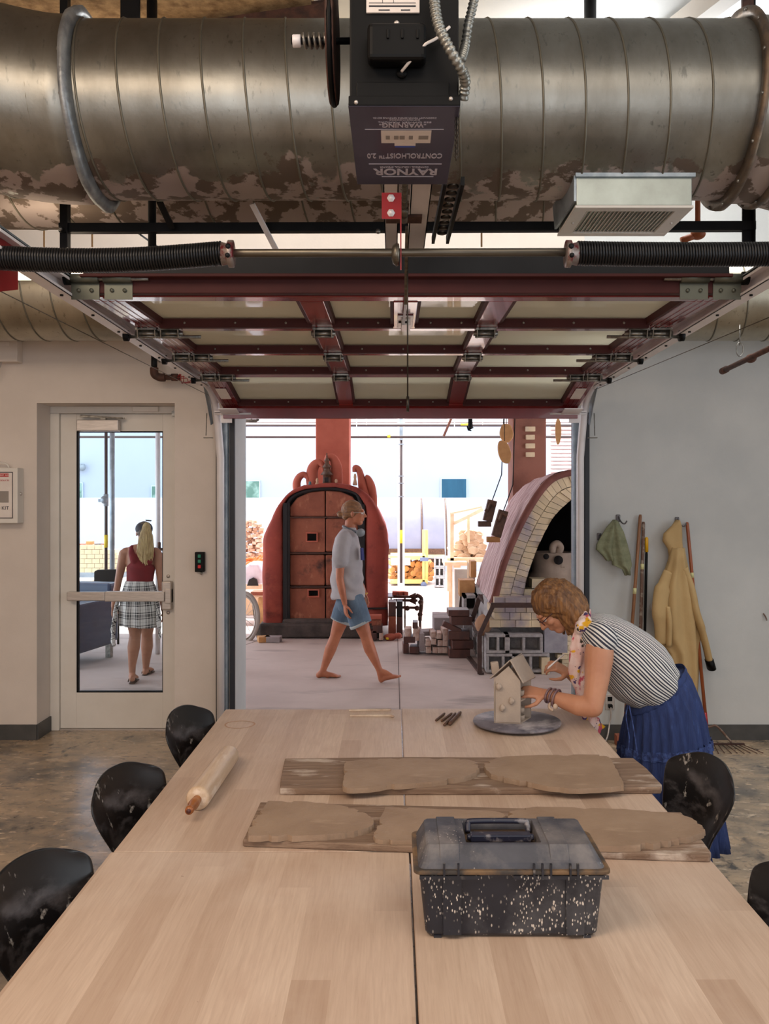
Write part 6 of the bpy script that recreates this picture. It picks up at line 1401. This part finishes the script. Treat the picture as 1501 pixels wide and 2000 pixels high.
eye_w = mk('eye_white', C(230, 224, 218), .2); eye_i = mk('iris_brown', C(60, 40, 28), .2)
hair_m = mk('brown_blond_hair', C(150, 106, 62), .45, col2=C(92, 60, 36), sc=9, st=(6, 6, 1.2), lo=.35, hi=.6, bump=.7, bs=30, bst=(5, 5, .8)); blond_m = mk('blond_hair', C(206, 180, 126), .45, col2=C(150, 122, 78), sc=10, st=(7, 7, .7), lo=.35, hi=.65, bump=.7, bs=26, bst=(6, 6, .5)); lblond_m = mk('tied_blond_hair', C(146, 102, 62), .5, col2=C(100, 66, 40), sc=9, st=(1.2, 6, 6), bump=.6, bs=30, bst=(1, 5, 5))
def hairball(mb, q, Mx, s, pad=.008):
    mb.ell(q(-.022, 0, .034), ((.094+pad)*s, (.075+pad)*s, (.086+pad)*s), Mx)

# ================= the bending woman at the table
YC = 4.27
wm = thing('person', 'woman in black and white striped top and long blue skirt bending over the clay house', 'person', (1.30, YC, 0))
def Wp(px, py, Y=YC): return PP(px, py, Y)
b = MB()
neck0 = Wp(1150, 1226, 4.27)
hc = Wp(1083, 1187, 4.27)
q, Mx = head(b, hc, (-.66, -.02, -.75), (-.75, 0, .66), 1.0)
b.caps([Wp(1112, 1205), Wp(1135, 1218), Wp(1162, 1240)], [.052, .050, .07], 14)
b.caps([Wp(1165, 1245), Wp(1205, 1285), Wp(1262, 1338), Wp(1300, 1378)], [(.14, .085), (.145, .11), (.12, .09), (.13, .095)], 20, up=(0, 1, 0))
b.caps([Wp(1168, 1243, 4.12), Wp(1168, 1243, 4.43)], [.06, .06], 12)
# near (left) arm
b.caps([Wp(1172, 1248, 4.10), Wp(1169, 1285, 4.07), Wp(1165, 1330, 4.03), Wp(1157, 1379, 4.00)], [.062, .066, .055, .046], 16)
b.caps([Wp(1157, 1381, 4.00), Wp(1128, 1378, 4.03), Wp(1092, 1366, 4.08), Wp(1066, 1356, 4.12)], [.047, .046, .034, .026], 16)
hand(b, Wp(1066, 1356, 4.12), (-1, .15, .12), (-.05, -.55, .8), .95, .55, -1)
# far (right) arm with the tool
b.caps([Wp(1172, 1248, 4.44), Wp(1160, 1300, 4.50), Wp(1150, 1340, 4.50)], [.06, .052, .044], 14)
b.caps([Wp(1150, 1341, 4.50), Wp(1132, 1330, 4.46), Wp(1112, 1315, 4.42)], [.044, .040, .027], 14)
hand(b, Wp(1112, 1315, 4.42), (-.80, -.12, .42), (.1, -.55, .85), .95, .75, -1)
# legs under the skirt
for Y_ in (4.18, 4.36):
    b.caps([Wp(1302, 1385, YC)+V((0, Y_-YC, 0)), V((1.30, Y_, .50)), V((1.33, Y_, .09))], [.078, .056, .038], 14)
    foot(b, (1.33, Y_, .09), (1.37, Y_, 0), (1.14, Y_, 0))
def fair(v): return v
body = remesh(b, .0055, 'body', skin, wm, 3)
eyes(body, q, Mx, 1.0, eye_w, eye_i)
# hair: bob falling forward and down
h = MB(); hairball(h, q, Mx, 1.0, .012)
for k in range(26):
    a = -2.5+5.0*k/25; sy = math.sin(a); cx = math.cos(a)
    r0 = q(-.03-.085*cx, .080*sy, .045); g0 = q(-.050-.075*cx, .094*sy, -.035)
    drop = .12+.012*math.sin(k*2.3); e_ = g0+V((.035, 0, -drop*(.75 if abs(a) > 1.6 else .62)))+V((.012*math.sin(k), .004*math.cos(k*1.7), 0))
    h.caps([q(-.02-.05*cx, .045*sy, .105), r0, g0, g0.lerp(e_, .6)+V((.012, sy*.012, 0)), e_], [.020, .024, .022, .018, .008], 8)
def clean(v): return 0.0035*noise.noise(V((v.x*60+v.z*24, v.y*90, v.z*10-v.x*30)))+.0025*math.sin((v.x*.75+v.y*1.7+v.z*.2)*260)
remesh(h, .006, 'hair', hair_m, wm, 2, disp=clean)
# glasses
gm = mk('dark_red_frame', C(70, 26, 26), .3)
g = MB()
for e in (1, -1):
    g.tube([q(.096-.008*math.cos(a)*0, e*.034+.021*math.cos(a), .004+.016*math.sin(a)) for a in [2*pi*k/20 for k in range(20)]], .0022, 6, closed=True)
    g.tube([q(.095, e*.055, .010), q(.05, e*.072, .010), q(-.005, e*.079, .006)], .0026, 6)
g.tube([q(.098, -.013, .008), q(.101, 0, .010), q(.098, .013, .008)], .0022, 6)
part('glasses', g, gm, wm)
# striped top
t_ax0, t_ax1 = Wp(1168, 1242), Wp(1300, 1352); axd = (t_ax1-t_ax0).normalized(); dors = V((-axd.z, 0, axd.x)); dors = dors if dors.z > 0 else -dors
m = MB(); R = []
for (px, py, dv, lt, tl) in ((1128, 1216, .050, .075, -.0), (1150, 1224, .085, .15, 0), (1172, 1240, .118, .190, 0), (1196, 1262, .142, .200, 0), (1222, 1289, .168, .203, 0), (1248, 1314, .172, .200, 0), (1270, 1331, .155, .190, 0), (1286, 1341, .130, .178, 0), (1292, 1347, .110, .165, 0)):
    c = Wp(px, py); r = []
    for k in range(48):
        a = 2*pi*k/48; r.append(c+dors*dv*math.cos(a)+V((0, 1, 0))*lt*math.sin(a))
    R.append(r)
m.rings(R)
m.caps([Wp(1160, 1240, 4.16), Wp(1174, 1246, 4.085)], [(.080, .070), (.078, .072)], 18); m.caps([Wp(1160, 1240, 4.40), Wp(1172, 1248, 4.47)], [(.078, .07), (.080, .074)], 18)
def shirtdisp(v):
    t = (v-t_ax0).dot(axd); return .006*noise.noise(V((v.x*7, v.y*9, v.z*7)))+.0035*math.sin((v-t_ax0).dot(dors)*75+4*noise.noise(v*6))*max(0, min(1, (t-.16)*8))
def strat(v):
    d_ = v-t_ax0; a = math.atan2(d_.y, d_.dot(dors)); return (abs(a)*.165+.012*noise.noise(v*5),)
stm = bpy.data.materials.new('striped_cotton'); stm.use_nodes = True; nt = stm.node_tree; bb = bsdf(stm); bb.inputs['Roughness'].default_value = .85
at = nt.nodes.new('ShaderNodeAttribute'); at.attribute_name = 'q0'
fr_ = mth(nt, 'FRACT', mth(nt, 'MULTIPLY', at.outputs['Fac'], 1/.0235))
s1 = mth(nt, 'MULTIPLY', mth(nt, 'GREATER_THAN', fr_, .18), mth(nt, 'LESS_THAN', fr_, .40)); s2_ = mth(nt, 'MULTIPLY', mth(nt, 'GREATER_THAN', fr_, .58), mth(nt, 'LESS_THAN', fr_, .86))
nt.links.new(mixc(nt, mth(nt, 'MAXIMUM', s1, s2_), C(222, 220, 216), C(52, 56, 72)), bb.inputs['Base Color'])
remesh(m, .0065, 'striped_top', stm, wm, 4, disp=shirtdisp, attr=strat)
# skirt
navy_m = mk('blue_crinkle_cotton', C(44, 62, 112), .9, col2=C(34, 48, 92), sc=9, st=(5, 5, .5), bump=.6, bs=28, bst=(6, 6, .5))
layer(navy_m, C(62, 84, 140), 18, .60, .78, (4, 4, .4))
def skirt(rings, n=120, pl=26, amp=.012, seed=0, tilt=None):
    R = []
    for i, (c, rx, ry, tl, am) in enumerate(rings):
        r = []
        for k in range(n):
            a = 2*pi*k/n; f = am*(math.sin(pl*a+seed+.6*math.sin(3*a))+.5*math.sin(pl*.43*a+i*.05+seed)); ca, sa = math.cos(a), math.sin(a)
            r.append(V(c)+V(((rx+f)*ca, (ry+f)*sa, tl*ca)))
        R.append(r)
    return R
W0 = Wp(1281, 1344)
rg = [(W0, .135, .155, .095, .001), (Wp(1286, 1358), .150, .165, .085, .003), (Wp(1292, 1385), .172, .185, .055, .006), (Wp(1295, 1420), .190, .20, .035, .009), (Wp(1297, 1455), .203, .215, .02, .010), (Wp(1298, 1490), .215, .225, .01, .013)]
z = Wp(0, 1490).z
for k in range(1, 6): rg.append((V((Wp(1298, 0).x, YC, z-(z-.16)*k/5)), .215+.012*k, .225+.012*k, 0, .013+.002*k))
st_o = part('skirt', MB().rings(skirt(rg), caps=True), navy_m, wm)
band_m = mk('skirt_lace_band', C(58, 78, 132), .9, col2=C(36, 50, 96), sc=60, lo=.45, hi=.55)
def ring_at(py, rx, ry, tl): return (Wp(1297.5, py), rx, ry, tl, .010)
part('lace_band', MB().rings(skirt([ring_at(1444, .2065, .218, .022), ring_at(1452, .2085, .220, .020), ring_at(1462, .211, .222, .017)]), caps=False), band_m, st_o)
part('waistband', MB().rings(skirt([(W0+V((0, 0, .014)), .128, .150, .10, .001), (W0, .139, .158, .098, .001), (W0-V((0, 0, .03)), .147, .164, .09, .001), (W0-V((0, 0, .034)), .140, .158, .09, .001)]), caps=False), navy_m, st_o)
part('drawstring', MB().tube(smoothpath([Wp(1226, 1378, 4.12), Wp(1222, 1400, 4.09), Wp(1228, 1440, 4.06), Wp(1226, 1465, 4.05)], 5), .003, 6).tube(smoothpath([Wp(1228, 1378, 4.11), Wp(1236, 1420, 4.07), Wp(1244, 1475, 4.04)], 5), .003, 6), band_m, st_o)
# flowered scarf
sc_m = mk('flowered_scarf', C(224, 206, 200), .8, col2=C(206, 160, 150), sc=8); layer(sc_m, C(214, 160, 20), 15, .55, .58, det=2); layer(sc_m, C(186, 80, 96), 17, .55, .59, det=4, st=(1, 1, .6)); layer(sc_m, C(66, 48, 96), 26, .60, .63, det=3); layer(sc_m, C(60, 50, 40), 20, .61, .63, det=5)
sf_ = MB().caps([Wp(1140, 1206, 4.17), Wp(1146, 1216, 4.13), Wp(1134, 1226, 4.12)], [.03, .034, .03], 12)
P = smoothpath([Wp(1140, 1212, 4.17), Wp(1130, 1245, 4.14), Wp(1129, 1275, 4.14), Wp(1126, 1310, 4.16), Wp(1133, 1345, 4.17), Wp(1138, 1375, 4.17), Wp(1148, 1398, 4.14)], 5)
sf_.tube(P, [(.034, .018)]*8+[(.038, .020)]*12+[(.030, .016)]*11, 14, up=(1, 0, 0))
P = smoothpath([Wp(1150, 1212, 4.36), Wp(1140, 1250, 4.34), Wp(1138, 1300, 4.30), Wp(1143, 1350, 4.28), Wp(1150, 1398, 4.25), Wp(1160, 1412, 4.22), Wp(1172, 1428, 4.22)], 5); sf_.tube(P, [(.034, .016)]*len(P), 14, up=(1, 0, 0))
nk = [Wp(1134, 1214)+V((.02*math.cos(a)+.0, .075*math.cos(a), .0))+(-V((axd.z, 0, -axd.x)))*0+V((.052*math.sin(a)*.55, 0, .052*math.sin(a)*.85)) for a in [2*pi*k/16 for k in range(16)]]
sf_.tube(nk, .024, 10, closed=True)
remesh(sf_, .006, 'scarf', sc_m, wm, 3, disp=lambda v: .004*math.sin(v.x*170+3*noise.noise(v*8)))
# bracelets and tool
bd_m = mk('beaded_bracelet', C(140, 110, 104), .4, col2=C(90, 70, 90), sc=60)
for f, r in ((.12, .033), (.30, .037), (.48, .040)):
    c = Wp(1066, 1356, 4.12).lerp(Wp(1092, 1366, 4.08), f*1.6); ax_ = (Wp(1092, 1366, 4.08)-Wp(1066, 1356, 4.12)).normalized(); u1 = ax_.orthogonal().normalized(); u2 = ax_.cross(u1)
    part('bracelet', MB().tube([c+u1*r*math.cos(a)+u2*r*math.sin(a) for a in [2*pi*k/24 for k in range(24)]], .0055, 8, closed=True), bd_m, wm)
part('bracelet_tassel', MB().tube(smoothpath([Wp(1074, 1372, 4.08), Wp(1072, 1382, 4.07), Wp(1080, 1388, 4.06)], 4), .007, 8).ell(Wp(1084, 1380, 4.06), (.012, .010, .014)), strip_m, wm)
kt = item('needle_tool', MB().tube([Wp(1068, 1307, 4.37), Wp(1072, 1303, 4.37), Wp(1082, 1294, 4.37), Wp(1101, 1278, 4.37)], [.0015, .0055, .0045, .003], 8), galv_m, 'thin grey modelling stick held in the raised far hand of the bending woman', 'tool')

# ================= the walking man in profile
YM = 8.75
mn = thing('person', 'barefoot man in grey t-shirt and denim shorts walking past the red kiln', 'person', (-.4, YM, 0))
def Mp(px, py, Y=YM): return PP(px, py, Y)
b = MB(); s = Y_ = YM
hcm = Mp(691, 1003)
q2, Mx2 = head(b, hcm, (1, -.06, -.04), (.04, 0, 1), 1.06)
b.caps([Mp(684, 1018), Mp(683, 1030), Mp(679, 1042)], [.052, .052, .068], 14)
b.caps([Mp(678, 1050), Mp(677, 1085), Mp(679, 1130), Mp(682, 1172)], [(.13, .075), (.145, .10), (.14, .095), (.145, .10)], 20, up=(0, 1, 0))
b.caps([Mp(676, 1052, 8.60), Mp(676, 1052, 8.90)], [.05, .05], 12)
b.caps([Mp(671, 1054, 8.56), Mp(665, 1090, 8.54), Mp(663, 1128, 8.53)], [.056, .046, .038], 14)
b.caps([Mp(663, 1130, 8.53), Mp(667, 1150, 8.53), Mp(673, 1179, 8.54)], [.039, .037, .026], 14)
hand(b, Mp(673, 1179, 8.54), (.12, 0, -1), (-.9, -.4, 0), 1.0, .35, -1)
b.caps([Mp(684, 1054, 8.93), Mp(692, 1090, 8.97), Mp(697, 1128, 8.97)], [.056, .046, .038], 14)
b.caps([Mp(697, 1130, 8.97), Mp(706, 1148, 8.96), Mp(712, 1161, 8.95)], [.038, .036, .026], 14)
hand(b, Mp(712, 1162, 8.95), (.30, 0, -1), (.8, .5, .2), 1.0, .75, 1)
# rear leg (far) and front leg (near)
b.caps([Mp(677, 1178, 8.84), Mp(664, 1215, 8.85), Mp(655, 1242, 8.86)], [.095, .075, .056], 16)
b.caps([Mp(655, 1243, 8.86), Mp(645, 1268, 8.86), Mp(632, 1305, 8.87), Mp(629, 1313, 8.87)], [.054, .058, .033, .032], 16)
foot(b, Mp(629, 1313, 8.87), (Mp(617, 0, 8.9).x, 8.88, 0), (Mp(666, 0, 8.9).x, 8.86, 0))
b.caps([Mp(688, 1178, 8.66), Mp(704, 1215, 8.64), Mp(714, 1242, 8.63)], [.098, .078, .058], 16)
b.caps([Mp(714, 1243, 8.63), Mp(722, 1268, 8.63), Mp(738, 1303, 8.63), Mp(742, 1312, 8.63)], [.056, .058, .033, .032], 16)
foot(b, Mp(742, 1311, 8.63), (Mp(738.5, 0, 8.63).x, 8.64, .0), (Mp(783, 0, 8.63).x, 8.60, .055))
body = remesh(b, .0065, 'body', skint, mn, 3)
eyes(body, q2, Mx2, 1.06, eye_w, eye_i)
h = MB(); hairball(h, q2, Mx2, 1.06, .006); h.ell(q2(-.07, 0, -.02), (.045, .06, .05)); h.ell(q2(-.125, 0, -.010), (.036, .034, .032)); h.caps([q2(-.13, 0, -.01), q2(-.155, .01, -.005)], [.018, .008], 8)
def cutface(v): return v
remesh(h, .006, 'hair', lblond_m, mn, 2, disp=lambda v: .003*noise.noise(V((v.x*14, v.y*60, v.z*70)))-(.03 if False else 0))
g = MB()
for e in (1, -1):
    g.tube([q2(.094, e*.034+.020*math.cos(a), .006+.015*math.sin(a)) for a in [2*pi*k/16 for k in range(16)]], .0022, 6, closed=True); g.tube([q2(.094, e*.054, .012), q2(.05, e*.072, .012), q2(-.002, e*.082, .008)], .0024, 6)
g.tube([q2(.096, -.014, .010), q2(.096, .014, .010)], .0022, 6); part('glasses', g, alu_m, mn)
tee = mk('grey_tshirt', C(172, 167, 168), .9, col2=C(156, 152, 154), sc=5, bump=.1, bs=20)
m = MB(); R = []
for px, py, dp, lt in ((683, 1030, .062, .075), (680, 1038, .085, .13), (677, 1050, .115, .185), (677, 1075, .140, .20), (678, 1105, .155, .205), (678, 1135, .158, .205), (679, 1155, .164, .208), (680, 1168, .166, .21)):
    c = Mp(px, py); R.append([c+V((dp*math.cos(a), lt*math.sin(a), .006*math.sin(3*a) if py > 1150 else 0)) for a in [2*pi*k/48 for k in range(48)]])
m.rings(R); m.caps([Mp(672, 1052, 8.57), Mp(667, 1072, 8.54), Mp(664, 1096, 8.53)], [.074, .078, .080], 18); m.caps([Mp(682, 1052, 8.92), Mp(688, 1072, 8.97), Mp(692, 1095, 8.98)], [.072, .074, .074], 18)
def teed(v): 
    t = v.z-1.0; return .010*noise.noise(V((v.x*5, v.y*5, v.z*7)))+.007*math.sin((v.z*.9+v.x*.9)*42+3*noise.noise(v*4))*max(0, min(1, (1.25-v.z)*3))
remesh(m, .008, 'tshirt', tee, mn, 4, disp=teed)
part('shirt_print', MB().prism([Mp(703, 1070, 8.60), Mp(707, 1070, 8.64), Mp(709, 1094, 8.62), Mp(704, 1094, 8.58)], (.012, -.008, 0)), mk('navy_print', C(44, 52, 110), .8), mn)
dn = mk('faded_denim', C(104, 124, 142), .9, col2=C(78, 96, 116), sc=6, bump=.2, bs=60, st=(1, 1, .5)); dnh = mk('frayed_hem', C(170, 176, 176), .9)
m = MB(); m.caps([Mp(680, 1158), Mp(682, 1176)], [(.175, .125), (.185, .130)], 20, up=(0, 1, 0))
def legtube(mb, pts, rr, n=20): mb.tube(pts, rr, n)
legtube(m, [Mp(680, 1168, 8.82), Mp(672, 1192, 8.85), Mp(665, 1212, 8.86)], [.115, .108, .104]); legtube(m, [Mp(686, 1168, 8.68), Mp(697, 1195, 8.64), Mp(704, 1219, 8.63)], [.118, .112, .108])
so = remesh(m, .008, 'denim_shorts', dn, mn, 2, disp=lambda v: .005*noise.noise(v*9))
for a_, b_, r in ((Mp(666.5, 1209, 8.86), Mp(664.5, 1214, 8.86), .1065), (Mp(702, 1215.5, 8.63), Mp(704.5, 1220.5, 8.63), .1105)): part('frayed_hem', MB().tube([a_, b_], [r, r], 24), dnh, so)
hp_ = MB(); nkc = Mp(686, 1036)
hp_.tube([nkc+V((.085*math.cos(a), .085*math.sin(a), -.02*math.cos(a))) for a in [pi*1.05*k/14-pi*.52+0 for k in range(15)][::-1]]+[], .012, 8)
hd = part('neck_headphones', MB().tube([nkc+V((.075*math.cos(a)-.005, .09*math.sin(a), .01-.03*math.cos(a))) for a in [.6+5.1*k/20 for k in range(21)]], .014, 10), mk('grey_headphone', C(92, 98, 104), .45), mn)
part('ear_cup', MB().lathe([(.005, 0), (.036, .004), (.040, .018), (.034, .032), (.005, .036)], Mp(702, 1040, 8.64), 24, (.35, -.9, -.1)), mk('ear_cup_grey', C(128, 134, 138), .4), hd)
part('ear_cup', MB().lathe([(.005, 0), (.036, .004), (.040, .018), (.034, .032), (.005, .036)], Mp(704, 1040, 8.84), 24, (.35, .9, -.1)), bpy.data.materials['ear_cup_grey'], hd)
part('wrist_string', MB().tube([Mp(712, 1160, 8.95)+V((.029*math.cos(a), .029*math.sin(a), .008*math.cos(a))) for a in [2*pi*k/16 for k in range(16)]], .004, 6, closed=True), bpy.data.materials['yellow_tape'], mn)

# ================= the woman walking away outside the glass door
YW = 8.65
wo = thing('person', 'blonde woman in red tank top and plaid waist shirt seen through the glass door', 'person', (-2.44, YW, 0))
def Op(px, py, Y=YW): return PP(px, py, Y)
b = MB()
hco = Op(281, 1041)
q3, Mx3 = head(b, hco, (-.35, .93, 0), (0, 0, 1), .92)
b.caps([Op(279, 1055), Op(278, 1064), Op(276, 1074)], [.046, .046, .06], 12)
b.caps([Op(275, 1078), Op(274, 1100), Op(273, 1132), Op(272, 1168)], [(.145, .08), (.135, .09), (.115, .085), (.165, .11)], 20, up=(1, 0, 0))
b.caps([Op(246, 1079), Op(304, 1079)], [.05, .05], 12)
b.caps([Op(242, 1082), Op(236, 1110), Op(230, 1140)], [.050, .042, .034], 14); b.caps([Op(230, 1142), Op(225, 1165), Op(221, 1184)], [.034, .032, .022], 12)
hand(b, Op(221, 1184), (-.08, .1, -1), (-1, 0, 0), .88, .3, 1)
b.caps([Op(307, 1083), Op(312, 1112), Op(315, 1142)], [.050, .042, .034], 14); b.caps([Op(315, 1144), Op(318, 1168), Op(318, 1190)], [.034, .032, .022], 12)
hand(b, Op(318, 1190), (.02, .15, -1), (1, 0, 0), .88, .3, -1)
b.caps([Op(261, 1185), Op(263, 1215), Op(264, 1240)], [.090, .075, .056], 16); b.caps([Op(264, 1241), Op(261, 1264), Op(258, 1300), Op(258, 1318)], [.055, .060, .036, .030], 16)
b.caps([Op(287, 1185, 8.7), Op(288, 1215, 8.8), Op(287, 1238, 8.9)], [.090, .073, .056], 16); b.caps([Op(287, 1239, 8.9), Op(287, 1262, 8.92), Op(285, 1296, 8.98), Op(284.5, 1305, 9.0)], [.055, .060, .036, .030], 16)
foot(b, Op(258, 1320, 8.65), (Op(257.5, 0, 8.55).x, 8.54, .03), (Op(255, 0, 8.6).x, 8.76, .012)); foot(b, Op(284.5, 1308, 9.0), (Op(284, 0, 9).x, 8.95, .012), (Op(287, 0, 9).x, 9.18, .012))
body = remesh(b, .0065, 'body', skinw, wo, 3)
m = MB(); hairball(m, q3, Mx3, .92, .006); remesh(m, .007, 'hair', mk('dark_root_hair', C(84, 66, 48), .5), wo, 1)
cp = part('cap', MB().ell(q3(-.012, 0, .045), (.108*.92, .09*.92, .078*.92), Mx3), mk('dark_cap', C(40, 38, 48), .7), wo)
part('cap_brim', MB().prism([Op(285, 1018, 8.60), Op(295, 1018.5, 8.56), Op(296, 1017, 8.50), Op(284, 1016, 8.54)], (0, 0, .006)), bpy.data.materials['dark_cap'], cp)
pt = MB()
for k in range(18):
    fx = (k-8.5)/8.5; y0 = 8.56-.015*math.cos(fx*1.4)
    top = Op(286+fx*4, 1022+abs(fx)*3, y0); mid = Op(285+fx*12, 1050+abs(fx)*4, y0-.03); low = Op(284+fx*15+math.sin(k)*1.0, 1078, y0-.02); end = Op(284+fx*12+math.sin(k*2)*2, 1104-abs(fx)*12+5*math.sin(k*3.1), y0+.0)
    pt.caps([top, mid, low, end], [.014, .016, .015, .005], 8)
remesh(pt, .006, 'ponytail', blond_m, wo, 1, disp=lambda v: .0025*math.sin(v.x*420+6*noise.noise(v*6)))
part('glasses', MB().tube([q3(.09, .05, .008), q3(.0, .078, .008)], .004, 6), blackp_m, wo)
redt = mk('red_tank_knit', C(126, 14, 28), .85, col2=C(104, 10, 22), sc=6, bump=.1, bs=40)
m = MB(); R = []
for px, py, hx, hy in ((277, 1077, .085, .068), (276, 1084, .095, .085), (275, 1096, .112, .100), (275, 1108, .140, .108), (274, 1122, .132, .104), (273, 1134, .130, .100), (273, 1140, .128, .098)):
    c = Op(px, py); R.append([c+V((hx*math.cos(a), hy*math.sin(a), 0)) for a in [2*pi*k/36 for k in range(36)]])
m.rings(R); m.caps([Op(258, 1070, 8.62), Op(257, 1080, 8.58), Op(262, 1094, 8.57)], [.028, .032, .04], 10); m.caps([Op(296, 1070, 8.62), Op(297, 1082, 8.58), Op(290, 1096, 8.57)], [.024, .03, .04], 10)
remesh(m, .007, 'tank_top', redt, wo, 3, disp=lambda v: .003*noise.noise(v*12))
# plaid shirt tied round the waist
pm = bpy.data.materials.new('black_white_plaid'); pm.use_nodes = True; nt = pm.node_tree; bb = bsdf(pm); bb.inputs['Roughness'].default_value = .9
def stripes(fac, per, bands):
    f_ = mth(nt, 'FRACT', mth(nt, 'MULTIPLY', fac, 1/per)); o = None
    for a, b_, w_ in bands:
        t = mth(nt, 'MULTIPLY', mth(nt, 'MULTIPLY', mth(nt, 'GREATER_THAN', f_, a), mth(nt, 'LESS_THAN', f_, b_)), w_); o = t if o is None else mth(nt, 'MAXIMUM', o, t)
    return o
a0 = nt.nodes.new('ShaderNodeAttribute'); a0.attribute_name = 'q0'; a1 = nt.nodes.new('ShaderNodeAttribute'); a1.attribute_name = 'q1'
bnd = ((.05, .13, .9), (.20, .42, .62), (.50, .58, .95), (.78, .81, .4))
su, sv = stripes(a0.outputs['Fac'], .125, bnd), stripes(a1.outputs['Fac'], .125, bnd)
nt.links.new(mixc(nt, mth(nt, 'MINIMUM', mth(nt, 'ADD', mth(nt, 'MULTIPLY', su, .75), mth(nt, 'MULTIPLY', sv, .7)), 1.0), C(216, 212, 206), C(26, 28, 36)), bb.inputs['Base Color'])
m = MB(); R = []
for px, py, hx, hy, am in ((272, 1134, .135, .105, 0), (272, 1145, .152, .12, .002), (272, 1165, .178, .135, .004), (272, 1190, .19, .145, .007), (272, 1210, .192, .15, .009), (272, 1223, .188, .15, .010)):
    c = Op(px, py); R.append([c+V(((hx+am*math.sin(11*a))*math.cos(a), (hy+am*math.sin(9*a+1))*math.sin(a), -.02*abs(math.sin(a*1.0))*0+(.012*math.sin(2*a) if py > 1215 else 0))) for a in [2*pi*k/48 for k in range(48)]])
m.rings(R)
pl_at = lambda v: (math.atan2(v.x+2.465, -(v.y-YW))*.19+.02*noise.noise(v*4)+3, v.z+.02*noise.noise(v*3+V((5, 0, 0)))+3)
remesh(m, .007, 'plaid_shirt', pm, wo, 2, disp=lambda v: .004*noise.noise(v*10), attr=pl_at)
m = MB(); m.tube(smoothpath([Op(234, 1160, 8.62), Op(226, 1190, 8.58), Op(222, 1220, 8.57), Op(221, 1248, 8.58), Op(223, 1262, 8.60)], 5), [.03]*6+[.034]*8+[.03]*7, 12, flat=.6)
remesh(m, .007, 'hanging_sleeve', pm, wo, 2, disp=lambda v: .006*noise.noise(v*16), attr=lambda v: (v.x+3+v.z*.4, v.z-v.x*.4+3))
m = MB(); m.tube(smoothpath([Op(306, 1165, 8.62), Op(309, 1195, 8.58), Op(311, 1225, 8.57), Op(312, 1248, 8.58)], 5), [.03]*5+[.036]*6+[.02]*5, 12, flat=.6)
remesh(m, .007, 'hanging_sleeve', pm, wo, 2, disp=lambda v: .006*noise.noise(v*16), attr=lambda v: (v.x+3+v.z*.4, v.z-v.x*.4+3))
sole = mk('brown_sandal', C(92, 66, 50), .7, col2=C(60, 44, 36), sc=16)
for hx, hy, tx, ty in ((Op(257.5, 0, 8.55).x, 8.53, Op(255, 0, 8.6).x, 8.78), (Op(284, 0, 9).x, 8.94, Op(287, 0, 9).x, 9.20)):
    z0_ = .0; P0, P1 = V((hx, hy, .006)), V((tx, ty, .006)); sd = part('sandal', MB().caps([P0+V((0, .02, 0)), P0.lerp(P1, .4), P0.lerp(P1, .75), P1-V((0, .02, 0))], [(.030, .006), (.032, .006), (.043, .006), (.036, .006)], 14, up=(1, 0, 0)), sole, wo)
    part('sandal_strap', MB().tube([P0.lerp(P1, .25)+V((.042*math.cos(a), .0, .006+.05*math.sin(a))) for a in [pi*k/12 for k in range(13)]], .005, 6), sole, sd)
